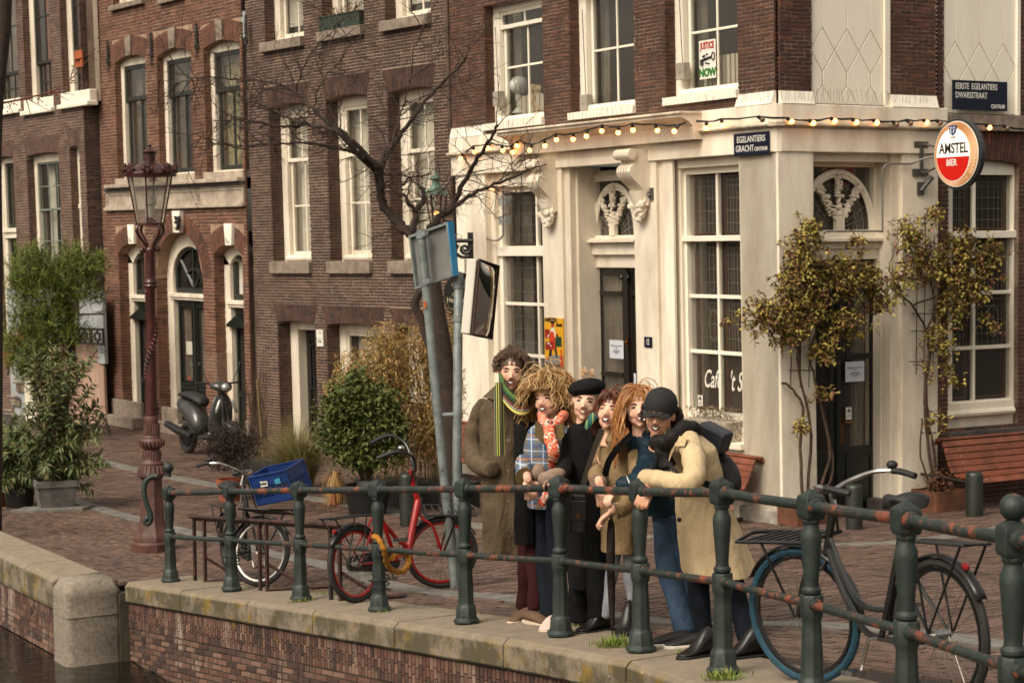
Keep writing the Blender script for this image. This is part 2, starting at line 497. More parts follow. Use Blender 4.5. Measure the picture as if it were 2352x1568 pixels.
def put_bricks(F, rows, m, parent, key='brick', keep=300, T=0.035, proud=0.0, L=None, H=None, seed=1, w=0.0, name='brickwork'):
 rr = random.Random(seed)
 full = [b for b in rows if b[4]]
 def dist(b):
  p = F.p((b[0] + b[1]) / 2, (b[2] + b[3]) / 2, w); q = p - CAM
  if q.y < 1: return 1e9
  x = q.dot(CR) / q.dot(_fw); z = q.dot(CU) / q.dot(_fw)
  inside = abs(x) < 0.262 and abs(z) < 0.1746
  return q.length + (0 if inside else 1000)
 full.sort(key=dist)
 ind = full[:keep]; s = set(id(b) for b in ind)
 rest = [b for b in rows if id(b) not in s]
 if ind:
  L0 = ind[0][1] - ind[0][0]; H0 = ind[0][3] - ind[0][2]
  vs = brick_variants(key + name, round(L0, 4), round(H0, 4), T, m)
  R = F.R.to_4x4(); o0 = ORG.get(parent.name, Vector((0, 0, 0)))
  for b in ind:
   o = bpy.data.objects.new('brick', vs[rr.randrange(10)]); COL.objects.link(o)
   o.parent = parent
   o.matrix_local = Matrix.Translation(F.p((b[0] + b[1]) / 2, (b[2] + b[3]) / 2, w + rr.uniform(-0.002, 0.002)) - o0) @ R
 if rest:
  v = []; f = []; t = []
  for b in rest:
   n = len(v); g = lambda s=0.0015: rr.uniform(-s, s)
   ww = w + rr.uniform(-0.003, 0.003); c = 0.003
   v += [tuple(F.p(b[0], b[2], w - T)), tuple(F.p(b[1], b[2], w - T)), tuple(F.p(b[1], b[3], w - T)), tuple(F.p(b[0], b[3], w - T)),
     tuple(F.p(b[0] + c + g(), b[2] + c + g(), ww + g())), tuple(F.p(b[1] - c + g(), b[2] + c + g(), ww + g())),
     tuple(F.p(b[1] - c + g(), b[3] - c + g(), ww + g())), tuple(F.p(b[0] + c + g(), b[3] - c + g(), ww + g()))]
   f += [(n + 4, n + 5, n + 6, n + 7), (n, n + 1, n + 5, n + 4), (n + 1, n + 2, n + 6, n + 5), (n + 2, n + 3, n + 7, n + 6), (n + 3, n, n + 4, n + 7)]
   t += [rr.random()] * 5
  mb = MB(); mb.v = v; mb.f = f; mb.t = t; mb.mi = [0] * len(f)
  mb.build(name, m, parent, kind='stuff')
def rect_hole(u0, u1, v0, v1, pad=0.0):
 return lambda v: (u0, u1) if v0 - pad <= v <= v1 + pad else None
def arch_hole(u0, u1, v0, vs, vc, ring=0.0):
 """opening with spring line vs and crown vc (elliptic), widened by ring"""
 c, a = (u0 + u1) / 2, (u1 - u0) / 2
 h = max(vc - vs, 1e-4)
 def f(v):
  if v < v0: return None
  if v < vs: return (u0, u1)
  if v > vc + ring: return None
  k = (v - vs) / (h + ring)
  x = (a + (ring if h > a * 0.6 else ring * 0.35)) * math.sqrt(max(0, 1 - k * k)) if h > a * 0.6 else a + ring * 0.35 * (v - vs) / (h + ring)
  return (c - x, c + x)
 return f
def wall_sheet(F, mb, u0, u1, v0, v1, openings, w):
 """backing sheet with openings [(u0,u1,v0,topfun)]"""
 us = {u0, u1}
 for o in openings:
  if o[3](o[0]) is None: continue
  n = 12 if o[4] else 1
  for i in range(n + 1): us.add(min(max(o[0] + (o[1] - o[0]) * i / n, u0), u1))
 us = sorted(us)
 for a, b in zip(us[:-1], us[1:]):
  if b - a < 1e-5: continue
  m_ = (a + b) / 2
  hs = sorted([o for o in openings if o[0] <= m_ <= o[1]], key=lambda o: o[2])
  ya, yb = v0, v0
  for o in hs:
   if o[2] > min(ya, yb) + 1e-4:
    mb.add([F.p(a, ya, w), F.p(b, yb, w), F.p(b, o[2], w), F.p(a, o[2], w)], [(0, 1, 2, 3)])
   ya, yb = o[3](a), o[3](b)
  if min(ya, yb) < v1:
   mb.add([F.p(a, ya, w), F.p(b, yb, w), F.p(b, v1, w), F.p(a, v1, w)], [(0, 1, 2, 3)])
def flat_top(v): return lambda u: v
def arch_top(u0, u1, vs, vc):
 c, a = (u0 + u1) / 2, (u1 - u0) / 2
 h = vc - vs
 if h > a * 0.6: return lambda u: vs + h * math.sqrt(max(0, 1 - ((u - c) / a) ** 2))
 return lambda u: vs + h * (1 - ((u - c) / a) ** 2)
def soldier(F, u0, u1, vbot, vtop, m, parent, fan=0.18, wd=0.052, jt=0.009, w=0.004, rows=3, name='arch_brick', T=0.04, seed=0):
 """flat or segmental arch of upright bricks; vbot, vtop are functions of u; every upright is cut in rows with staggered joints"""
 rr = random.Random(seed); n = max(3, int((u1 - u0) / wd)); c = (u0 + u1) / 2; mb = MB()
 for i in range(n):
  a0, a1 = u0 + (u1 - u0) * i / n, u0 + (u1 - u0) * (i + 1) / n - jt
  k0, k1 = (a0 - c) / (u1 - u0) * 2 * fan, (a1 - c) / (u1 - u0) * 2 * fan
  vb, vt = vbot((a0 + a1) / 2), vtop((a0 + a1) / 2)
  cuts = [0, 0.38, 0.72, 1] if i % 2 else [0, 0.28, 0.62, 1]
  if rows == 2: cuts = [0, 0.5, 1] if i % 2 else [0, 0.34, 0.67, 1]
  for s0, s1 in zip(cuts[:-1], cuts[1:]):
   e = (jt / (vt - vb)) if s1 < 1 else 0
   q0, q1 = vb + (vt - vb) * s0, vb + (vt - vb) * (s1 - e)
   P = [F.p(a0 + k0 * s0, q0, w), F.p(a1 + k1 * s0, q0, w), F.p(a1 + k1 * s1, q1, w), F.p(a0 + k0 * s1, q1, w)]
   B = [p - F.N * T for p in P]
   mb.add(B + P, [(4, 5, 6, 7), (0, 1, 5, 4), (1, 2, 6, 5), (2, 3, 7, 6), (3, 0, 4, 7)], rr.random())
 return mb.build(name, m, parent, kind='stuff')
def ring_arch(F, u0, u1, vs, vc, th, m, parent, wd=0.06, jt=0.009, w=0.004, T=0.04, seed=0, name='arch_brick'):
 rr = random.Random(seed); c, a, h = (u0 + u1) / 2, (u1 - u0) / 2, vc - vs; mb = MB()
 if h > a * 0.6:
  P = lambda t, d: ((c - (a + d) * math.cos(t)), vs + (h + d) * math.sin(t)); t0, t1 = 0.0, PI; ln = PI * (a + h) / 2 * 1.08
 else:
  R = (a * a + h * h) / (2 * h); al = math.asin(a / R)
  P = lambda t, d: (c - (R + d) * math.sin(al * (1 - 2 * t / PI)), vs + h - R + (R + d) * math.cos(al * (1 - 2 * t / PI))); t0, t1 = 0, PI; ln = 2 * al * R
 n = int(ln / wd)
 for i in range(n):
  ta, tb = t0 + (t1 - t0) * i / n, t0 + (t1 - t0) * (i + 1 - 0.14) / n
  cuts = [0, 0.5, 1] if i % 2 else [0, 0.26, 0.76, 1]
  for s0, s1 in zip(cuts[:-1], cuts[1:]):
   d0, d1 = th * s0, th * s1 - (jt if s1 < 1 else 0)
   Q = [F.p(*P(ta, d0), w), F.p(*P(tb, d0), w), F.p(*P(tb, d1), w), F.p(*P(ta, d1), w)]
   B = [p - F.N * T for p in Q]
   mb.add(B + Q, [(7, 6, 5, 4), (4, 5, 1, 0), (5, 6, 2, 1), (6, 7, 3, 2), (7, 4, 0, 3)], rr.random())
 return mb.build(name, m, parent, kind='stuff')
# ------------------------------------------------------------------ windows
def curtain(F, u0, u1, v0, v1, w, m, parent, folds=7, amp=0.03, name='curtain', seed=0):
 rr = random.Random(seed); mb = MB(); n = folds * 4; ph = [rr.uniform(0.7, 1.3) for _ in range(folds + 2)]
 rows = []
 for k in range(5):
  v = lerp(v0, v1, k / 4)
  row = []
  for i in range(n + 1):
   t = i / n; a = amp * (0.7 + 0.5 * (1 - k / 4))
   row.append(F.p(lerp(u0, u1, t) + 0.01 * math.sin(k + i), v, w + a * ph[int(t * folds)] * math.sin(2 * PI * t * folds)))
  rows.append(row)
 mb.loft(rows, cap=False, closed=False)
 return mb.build(name, m, parent, smooth=True)
def bars(mb, F, u0, u1, v0, v1, nu, nv, wd, w0, w1, us=None, vs=None):
 for i in range(1, nu):
  u = us[i - 1] if us else lerp(u0, u1, i / nu)
  mb.fb(F, u - wd / 2, u + wd / 2, v0, v1, w0, w1)
 for i in range(1, nv):
  v = vs[i - 1] if vs else lerp(v0, v1, i / nv)
  mb.fb(F, u0, u1, v - wd / 2, v + wd / 2, w0 + 0.002, w1 - 0.002)
def frame_rect(mb, F, u0, u1, v0, v1, wl, wr, wb, wt, w0, w1):
 mb.fb(F, u0, u0 + wl, v0, v1, w0, w1); mb.fb(F, u1 - wr, u1, v0, v1, w0, w1)
 mb.fb(F, u0 + wl, u1 - wr, v0, v0 + wb, w0 + 0.001, w1 - 0.001); mb.fb(F, u0 + wl, u1 - wr, v1 - wt, v1, w0 + 0.001, w1 - 0.001)
def pane(F, u0, u1, v0, v1, w, parent, m=None, lead=None, seed=0):
 mb = MB(); mb.fb(F, u0, u1, v0, v1, w - 0.004, w)
 o = mb.build('pane', m or GLASS, parent)
 return o
def leads(F, u0, u1, v0, v1, w, parent, nu=4, nv=5, border=0.04, oval=None, name='leading'):
 mb = MB(); t = 0.006
 def L(a, b): mb.tube([F.p(a[0], a[1], w), F.p(b[0], b[1], w)], t / 2 * 1.2, 4, cap=False)
 for k in (0, 1):
  b = border * (0.35 + k)
  L((u0 + b, v0), (u0 + b, v1)); L((u1 - b, v0), (u1 - b, v1)); L((u0, v1 - b), (u1, v1 - b))
 for i in range(1, nu): L((lerp(u0 + border, u1 - border, i / nu), v0), (lerp(u0 + border, u1 - border, i / nu), v1 - border))
 for i in range(1, nv): L((u0, lerp(v0, v1, i / nv)), (u1, lerp(v0, v1, i / nv)))
 if oval:
  c = oval; mb.tube([F.p(c[0] + c[2] * math.cos(a * PI / 10), c[1] + c[3] * math.sin(a * PI / 10), w + 0.003) for a in range(20)], t, 4, closed=True)
 return mb.build(name, LEAD, parent)
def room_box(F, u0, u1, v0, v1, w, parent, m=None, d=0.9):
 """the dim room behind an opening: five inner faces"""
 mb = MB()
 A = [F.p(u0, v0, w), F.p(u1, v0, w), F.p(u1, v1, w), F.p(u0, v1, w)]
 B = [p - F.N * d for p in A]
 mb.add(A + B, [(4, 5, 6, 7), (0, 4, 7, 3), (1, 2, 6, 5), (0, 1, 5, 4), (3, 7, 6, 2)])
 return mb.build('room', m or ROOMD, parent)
# ------------------------------------------------------------------ the houses
def left_frame(O, a, t, l, s):
 H = V3(-math.sin(a), math.cos(a), 0); n = V3(-math.cos(a), -math.sin(a), 0)
 return Facade(O, V3(math.sin(a), -math.cos(a), -t), V3(0, 0, 1) + n * l + H * s)
C0 = V3(2.97, 21.68, 0)
FL = left_frame(C0, 0.5372, -0.0004, 0.008, 0.0011)
_h = V3(0.8612, 0.5083, 0); _n = V3(0.5083, -0.8612, 0)
FR = Facade(C0, _h + V3(0, 0, -0.0012), V3(0, 0, 1) + _n * 0.0054 + _h * 0.0012)
P0 = V3(-0.82, 28.04, 0)
F3 = left_frame(P0 - V3(-0.794, -0.608, 0) * 0.10, 0.654, -0.003, 0.0131, 0.0018)
P1 = V3(-4.38, 32.69, 0)
F2 = left_frame(P1, 0.6026, 0.0082, 0.007, 0.0018)
P2 = V3(-7.91, 37.80, 0)
F1 = left_frame(P2 + V3(-0.78, -0.62, 0) * 0.2, 0.6753, -0.0073, 0.0171, 0.0021)
def brick_wall(F, par, u0, u1, v0, v1, ops, L, H, mb_, mm, keep=300, seed=0, jt=0.010, revm=None, name='brickwork', arches=True, w=0.0):
 n = max(1, round((v1 - v0) / H)); v1 = v0 + n * H
 holes = []; sheets = []
 for o in ops:
  rise = o.get('rise', 0.0)
  vs, vc = o['v1'] - rise, o['v1']
  kind = o.get('arch', 'seg')
  ring = o.get('ring', 0.0)
  fan = o.get('fan', 0.10)
  if kind == 'round':
   holes.append(arch_hole(o['u0'], o['u1'], o['v0'], vs, vc, ring)); tf = arch_top(o['u0'], o['u1'], vs, vc)
  else:
   tf = arch_top(o['u0'], o['u1'], vs, vc) if rise else flat_top(vc)
   def hf(v, o=o, vs=vs, vc=vc, ring=ring, fan=fan):
    if v < o['v0'] or v > vc + ring: return None
    if v < vs: return (o['u0'], o['u1'])
    k = (v - vs) / max(0.01, (vc + ring - vs)) * fan
    return (o['u0'] - k, o['u1'] + k)
   holes.append(hf)
  o['tf'] = tf
  sheets.append((o['u0'], o['u1'], o['v0'], tf, bool(rise)))
 mbk = MB(); wall_sheet(F, mbk, u0, u1, v0, v1, sheets, w - 0.006)
 for o in ops:      # reveal sheets
  r = o.get('rev', 0.2); a, b = o['u0'], o['u1']; ta, tb = o['tf'](a), o['tf'](b)
  mbk.add([F.p(a + .001, o['v0'], w - 0.011), F.p(a + .001, o['v0'], w - r), F.p(a + .001, ta, w - r), F.p(a + .001, ta, w - 0.011)], [(0, 3, 2, 1)])
  mbk.add([F.p(b, o['v0'], w - 0.011), F.p(b, o['v0'], w - r), F.p(b, tb, w - r), F.p(b, tb, w - 0.011)], [(0, 1, 2, 3)])
  k = 12
  for i in range(k):
   p, q = lerp(a, b, i / k), lerp(a, b, (i + 1) / k)
   mbk.add([F.p(p, o['tf'](p), w), F.p(q, o['tf'](q), w), F.p(q, o['tf'](q), w - r), F.p(p, o['tf'](p), w - r)], [(0, 1, 2, 3)])
 mbk.build('mortar', mm, par)
 rows = lay(F, u0, u1, v0, v1, L, H, jt, holes, seed=seed)
 put_bricks(F, rows, mb_, par, keep=keep, seed=seed, name=name, w=w)
 mrev = []
 for o in ops:
  r = o.get('rev', 0.2)
  if r < 0.06: continue
  G_ = Facade(F.p(o['u0'], 0, w), -F.N, F.V)
  i0 = math.ceil((o['v0'] - v0) / H); i1 = math.floor((min(o['tf'](o['u0']), v1) - v0) / H)
  if i1 > i0:
   rw = lay(G_, 0.0, r, v0 + i0 * H, v0 + i1 * H, min(L, r * 1.0 if r < L else L), H, jt, None, seed=seed + 5)
   put_bricks(G_, rw, mb_, par, keep=0, seed=seed + 6, name='reveal_brickwork', w=0.012)
 if arches:
  for o in ops:
   if not o.get('ring'): continue
   vs, vc = o['v1'] - o.get('rise', 0), o['v1']
   if o.get('arch') == 'round' or o.get('curved'):
    ring_arch(F, o['u0'], o['u1'], vs, vc, o['ring'], mb_, par, wd=o.get('wd', 0.062), seed=seed, w=w + 0.004)
   else:
    f = o.get('fan', 0.10)
    soldier(F, o['u0'], o['u1'], o['tf'], (lambda v: (lambda u: v))(vc + o['ring']), mb_, par, fan=f, wd=o.get('wd', 0.052), seed=seed, w=w + 0.004)
 return v1
def sash_window(F, par, o, cas=(.15, .15, .10, .16), cw=CREAM, sm=CREAM, meet=None, up=(2, 1), lo=(2, 2), rail=0.055, mun=0.03,
    cur=None, w=0.0, lowin=0.045, curm=NETC, blind=None, upglass=None, head=0.0, lead=False, vsl=None, vsu=None, usb=None):
 u0, u1, v0, v1 = o['u0'], o['u1'], o['v0'], o['v1']
 r = w - o.get('rev', 0.2)
 mb = MB(); frame_rect(mb, F, u0, u1, v0, v1 + head, cas[0], cas[1], cas[2], cas[3] + head, r - 0.10, r)
 win = mb.build('window', cw, par, bevel=0.006)
 a, b, c, d = u0 + cas[0], u1 - cas[1], v0 + cas[2], v1 - cas[3]
 room_box(F, a - 0.3, b + 0.3, c - 0.3, d + 0.2, r - 0.16, win)
 meet = meet if meet is not None else (c + d) / 2
 def sash(x0, x1, y0, y1, nu, nv, wz, vs_=None):
  m2 = MB(); frame_rect(m2, F, x0, x1, y0, y1, rail, rail, rail * 1.1, rail, wz - 0.045, wz)
  bars(m2, F, x0 + rail, x1 - rail, y0 + rail * 1.1, y1 - rail, nu, nv, mun, wz - 0.03, wz - 0.008, us=usb if nu == 2 else None, vs=vs_)
  s = m2.build('sash', sm, win, bevel=0.004)
  vv = [y0 + rail * 1.1] + (list(vs_) if vs_ else [lerp(y0 + rail * 1.1, y1 - rail, i / nv) for i in range(1, nv)]) + [y1 - rail]
  uu = [x0 + rail] + (list(usb) if (usb and nu == 2) else [lerp(x0 + rail, x1 - rail, i / nu) for i in range(1, nu)]) + [x1 - rail]
  for i in range(nv):
   for k in range(nu):
    pane(F, uu[k], uu[k + 1], vv[i], vv[i + 1], wz - 0.022, win)
    if lead:
     leads(F, uu[k] + mun / 2, uu[k + 1] - mun / 2, vv[i] + mun / 2, vv[i + 1] - mun / 2, wz - 0.06, win, nu=3, nv=3 + int((vv[i + 1] - vv[i]) > 0.9), border=0.07)
  return s
 if up: sash(a, b, meet - rail * 0.5, d, up[0], up[1], r - 0.02, vsu)
 if lo: sash(a + lowin * 0.4, b - lowin * 0.4, c, meet + rail * 0.4, lo[0], lo[1], r - 0.02 - lowin, vsl)
 if cur:
  for (x0, x1, y0, y1, cm) in cur:
   curtain(F, lerp(a, b, x0), lerp(a, b, x1), lerp(c, d, y0), lerp(c, d, y1), r - 0.24, cm, win, folds=max(3, int((x1 - x0) * 9)), seed=int(u0 * 10))
 return win
def sill(F, par, x0, x1, v1, th, w0, w1, m=STONE, name='window_sill', bevel=0.01):
 mb = MB(); mb.fb(F, x0, x1, v1 - th, v1, w0, w1); return mb.build(name, m, par, bevel=bevel)
def OP(F, x0, y0, x1, y1, **k):
 a = F.r(x0, y0, x1, y1); d = dict(u0=a[0], u1=a[1], v0=a[2], v1=a[3]); d.update(k); return d
# ---- the brown brick house beside the cafe
h3 = thing('brick_house', 'brown brick house with white sash windows between the red brick house and the cafe', 'house', P0, group='canal houses in a row')
U3L = F3.u(575, 400)
# openings
M1 = OP(F3, 621.5, 236, 709, 601, rise=0.055, ring=0.30, rev=0.22, fan=0.11)
M2 = OP(F3, 752.5, 216, 848, 600, rise=0.055, ring=0.30, rev=0.22, fan=0.11)
M3 = OP(F3, 894, 199, 999, 599, rise=0.055, ring=0.30, rev=0.22, fan=0.11)
vt = F3.v(700, -60)
T1 = OP(F3, 606.5, 0, 696, 92, rev=0.20); T1['v1'] = vt
T2 = OP(F3, 738.8, 0, 835, 66, rev=0.20); T2['v1'] = vt
T3 = OP(F3, 883, 0, 988.5, 41, rev=0.20); T3['v1'] = vt
D1 = OP(F3, 641, 737, 727, 1012, rise=0.03, ring=0.27, rev=0.24, fan=0.11)
L2 = OP(F3, 752, 743, 880, 930, rise=0.03, ring=0.27, rev=0.24, fan=0.11)
L3 = OP(F3, 908, 751, 1015, 930, rise=0.03, ring=0.27, rev=0.24, fan=0.11)
D1['v0'] = 0.0
brick_wall(F3, h3, U3L, 0.35, -0.1, vt + 0.5, [M1, M2, M3, T1, T2, T3, D1, L2, L3], 0.185, 0.0475, B3, MO3, seed=11)
for i, (o, my, ly) in enumerate(((M1, 369, 474), (M2, 358, 467), (M3, 347, 458))):
 xm = (F3.uv(700, 400)[0])
 mv = F3.v([665, 800, 945][i], my, -0.22)
 lv = F3.v([665, 800, 945][i], ly, -0.26)
 sash_window(F3, h3, o, cas=(.17, .13, .10, .17), meet=mv, up=(2, 1), lo=(2, 2), vsl=[lv],
    cur=[(-.4, .8 if i == 1 else 1, 0, 1, NETC)])
 so_ = F3.uv([625, 757, 896][i], 614)[0]
 sill(F3, h3, o['u0'] - 0.03, o['u1'] + 0.02, o['v0'], 0.19, -0.23, 0.07)
 mb = MB(); g = o; mb.tube([F3.p(g['u0'] + .1, g['v0'] + .05, -.225), F3.p(g['u1'] - .05, g['v0'] + .05, -.225)], 0.05, 8)
 mb.build('sill_moulding', CREAM, h3, smooth=True)
for i, o in enumerate((T1, T2, T3)):
 sash_window(F3, h3, o, cas=(.17, .12, .07, .1), up=None, lo=(2, 1), meet=o['v1'], cur=[(0.0, 1, 0.22 if i == 0 else 0.0, 1, GREYC)])
 sill(F3, h3, o['u0'] - 0.05, o['u1'] + 0.02, o['v0'], 0.155, -0.2, 0.09)
 mb = MB(); n_ = 26                                   # slatted blind
 for k in range(n_):
  v = lerp(o['v0'] + 0.25, o['v1'], k / n_); mb.fb(F3, o['u0'] + .22, o['u1'] - .16, v, v + 0.02, -0.37, -0.35)
 mb.build('blind_slats', NETC, h3, kind='stuff')
# basement door and windows
mb = MB(); frame_rect(mb, F3, D1['u0'], D1['u1'], 0, D1['v1'], .24, .03, .0, .16, -0.42, -0.24)
dr = mb.build('door_frame', CREAM, h3, bevel=0.01)
mb = MB(); du0, du1 = D1['u0'] + .24, D1['u1'] - .02
mb.fb(F3, du0, du1, 0, D1['v1'] - .16, -0.46, -0.41)
frame_rect(mb, F3, du0 + .02, du1 - .02, 0.05, D1['v1'] - .22, .1, .08, .12, .12, -0.41, -0.385)
frame_rect(mb, F3, du0 + .14, du1 - .12, 0.9, D1['v1'] - .4, .03, .03, .03, .03, -0.41, -0.37)
dd = mb.build('door', DBROWN, h3, bevel=0.005)
mb = MB()
for i in range(9):
 for k in range(5):
  c = F3.p(lerp(du0 + .17, du1 - .15, (k + .5) / 5), lerp(0.95, D1['v1'] - .45, (i + .5) / 9), -0.395)
  mb.tube([c + F3.U * 0.035 * math.cos(a * PI / 4) + F3.V * 0.05 * math.sin(a * PI / 4) for a in range(8)], 0.006, 4, closed=True)
mb.build('door_grille', IRON, dd)
for o in (L2, L3):
 sash_window(F3, h3, o, cas=(.2, .1, .1, .16), up=(2, 1), lo=(2, 1), cur=[(0, .4, 0, 1, NETC)])
# house numbers
def text_obj(txt, size, F, u, v, w, m, parent, name='lettering', align='CENTER', bold=0.0, extr=0.001, sx=1.0, ang=0.0, shear=0.0):
 cu = bpy.data.curves.new(name, 'FONT'); cu.body = txt; cu.size = size; cu.align_x = align; cu.align_y = 'CENTER'
 cu.extrude = extr; cu.offset = bold; cu.resolution_u = 3; cu.shear = shear; cu.materials.append(m)
 o = bpy.data.objects.new(name, cu); COL.objects.link(o)
 o.parent = parent
 Rm = Matrix((F.R.col[0], F.R.col[2], -F.R.col[1])).transposed()
 A = Matrix.Rotation(ang, 3, 'Z')
 o.matrix_local = Matrix.Translation(F.p(u, v, w) - ORG.get(parent.name, Vector((0, 0, 0)))) @ (Rm @ A).to_4x4() @ Matrix.Diagonal((sx, 1, 1, 1))
 bpy.context.view_layer.update()
 me = bpy.data.meshes.new_from_object(o.evaluated_get(bpy.context.evaluated_depsgraph_get()))
 ml = o.matrix_local.copy(); bpy.data.objects.remove(o); bpy.data.curves.remove(cu)
 o = bpy.data.objects.new(name, me); COL.objects.link(o); o.parent = parent; o.matrix_local = ml
 ORG[o.name] = ORG.get(parent.name, Vector((0, 0, 0)))
 return o
def M_flat(name, h, rough=0.5, **k): return MATS[name] if name in MATS else mat(name, h, rough=rough, **k)
WPLATE = M_flat('white_enamel', '#dcd8cc', 0.3); BLK = M_flat('black_print', '#14120f');
a = F3.r(729, 757, 743.6, 775.5); b = F3.r(730, 776.5, 744.5, 795)
for (q, tx) in ((a, '13'), (b, 'AA')):
 mb = MB(); mb.fb(F3, q[0], q[1], q[2], q[3], 0.005, 0.02); pl = mb.build('number_plate', WPLATE, h3)
 text_obj(tx, 0.085, F3, (q[0] + q[1]) / 2, (q[2] + q[3]) / 2 + .015, 0.022, BLK, pl)
# downpipe at the join
mb = MB(); mb.tube([F3.p(-0.03, 0, .03), F3.p(-0.03, vt, .03)], 0.035, 8); mb.build('downpipe', mat('rusty_pipe', '#5a4536', '#3a2a22', scale=8), h3, smooth=True)
# ---- the red brick house
h2 = thing('brick_house', 'red brick house with arched doorways, keystones and iron wall anchors', 'house', P1, group='canal houses in a row')
U2L = F2.u(235, 500)
A1 = OP(F2, 266, 126, 338, 409, rise=0.10, ring=0.34, rev=0.13, curved=True, wd=0.066)
A2 = OP(F2, 363, 111, 442, 400, rise=0.10, ring=0.34, rev=0.13, curved=True, wd=0.066)
A3 = OP(F2, 470, 92, 553, 394, rise=0.10, ring=0.34, rev=0.13, curved=True, wd=0.066)
vt2 = F2.v(400, -60)
A0 = OP(F2, 258, -60, 330, 6, rev=0.13); A0['v1'] = vt2 + .3
A0b = OP(F2, 372, -60, 420, -8, rev=0.13); A0b['v1'] = vt2 + .3
B1o = OP(F2, 277, 559, 336, 980, rev=0.2, arch='round', ring=0.33, wd=0.066); B1o['rise'] = B1o['v1'] - F2.v(306, 584); B1o['v0'] = 0.05
B2o = OP(F2, 362, 533, 469, 1000, rev=0.22, arch='round', ring=0.34, wd=0.066); B2o['rise'] = B2o['v1'] - F2.v(415, 634); B2o['v0'] = 0.02
B3o = OP(F2, 495, 562, 561, 980, rev=0.2, arch='round', ring=0.33, wd=0.066); B3o['rise'] = B3o['v1'] - F2.v(528, 586); B3o['v0'] = 0.05
for o in (B1o, B3o):
 if o['rise'] <= (o['u1'] - o['u0']) / 2 * .62: o['arch'] = 'seg'; o['curved'] = True
brick_wall(F2, h2, U2L, 0.0, -0.15, vt2 + 0.6, [A1, A2, A3, A0, A0b, B1o, B2o, B3o], 0.215, 0.0600, B2, MO2, seed=21)
REFLC = curtain_mat('painted_reflection', '#d0c7a4', '#8f8768')  # pale tones imitating a bright tree and sky reflection
for i, o in enumerate((A1, A2, A3)):
 tv = F2.v([300, 400, 510][i], [228, 217.5, 206.6][i], -.13)
 sash_window(F2, h2, o, cas=(.13, .08, .03, .17), sm=GREENSASH, meet=tv, up=(1, 1), lo=(2, 1), rail=0.075, mun=0.06,
    cur=[(-.2, .25, 0, 1, GREYC), (.4, .65, 0, 1, [YELC, REDC, YELC][i])] if i < 2 else [(-.3, .5, 0, 1, YELC), (.5, 1, 0, 1, REFLC)])  # last window: right-hand sheet is a reflection put into colour, no real curtain
 sill(F2, h2, o['u0'] - 0.08, o['u1'] + 0.05, o['v0'], 0.12, -0.14, 0.03, STONE2)
 # keystone
 kx = [(290, 302.6, 81.7, 128), (389.5, 404, 63, 111), (498.5, 513, 44, 92.5)][i]
 q = F2.r(kx[0], kx[2], kx[1], kx[3]); mb = MB(); t = 0.02
 P = [F2.p(q[0] - t, q[3], 0.004), F2.p(q[1] + t, q[3], 0.004), F2.p(q[1] - t, q[2], 0.004), F2.p(q[0] + t, q[2], 0.004)]
 mb.prism(P, F2.N * 0.03)
 mb.add([F2.p(q[0], q[3] - .03, .034), F2.p(q[1], q[3] - .03, .034), F2.p(q[1] - .03, q[2] + .03, .034), F2.p(q[0] + .03, q[2] + .03, .034), F2.p((q[0] + q[1]) / 2, q[3] - .16, .07), F2.p((q[0] + q[1]) / 2, q[2] + .16, .07)],
   [(0, 4, 1), (1, 4, 5, 2), (2, 5, 3), (3, 5, 4, 0)])
 mb.build('keystone', STONE, h2)
sash_window(F2, h2, A0, cas=(.13, .1, .06, .1), sm=CREAM, meet=A0['v1'], up=None, lo=(2, 1))
sill(F2, h2, A0['u0'] - 0.06, A0['u1'] + 0.05, A0['v0'] + .0, 0.10, -0.13, 0.08, STONE)
sash_window(F2, h2, A0b, cas=(.13, .1, .06, .1), sm=CREAM, meet=A0b['v1'], up=None, lo=(2, 1))
sill(F2, h2, A0b['u0'] - 0.06, A0b['u1'] + 0.05, A0b['v0'] + .0, 0.10, -0.13, 0.08, STONE)
# cast wall anchors
for (x, y0, y1) in ((247.3, 94, 169), (346.4, 76, 154), (450.9, 56, 137.5), (564.8, 37.5, 122.5)):
 uu = F2.u(x, (y0 + y1) / 2, .03); va, vb = F2.v(x, y1, .03), F2.v(x, y0, .03); Hh = vb - va
 mb = MB(); P = lambda du, f: F2.p(uu + du, va + Hh * f, .03)
 mb.tube([P(0, 0), P(0, 1)], [0.008, .016], 6)
 for sgn in (-1, 1):
  mb.tube([P(0, .22), P(.05 * sgn, .30), P(.055 * sgn, .38), P(.015 * sgn, .47), P(.03 * sgn, .55), P(.035 * sgn, .78), P(.012 * sgn, .9)], 0.012, 6)
  mb.sph(P(.05 * sgn, .35), .018, 6)
 for f in (.1, .34, .58, .84, 1): mb.sph(P(0, f), .028 if f == .58 else .02, 6)
 mb.build('wall_anchor', IRON, h2, smooth=True)
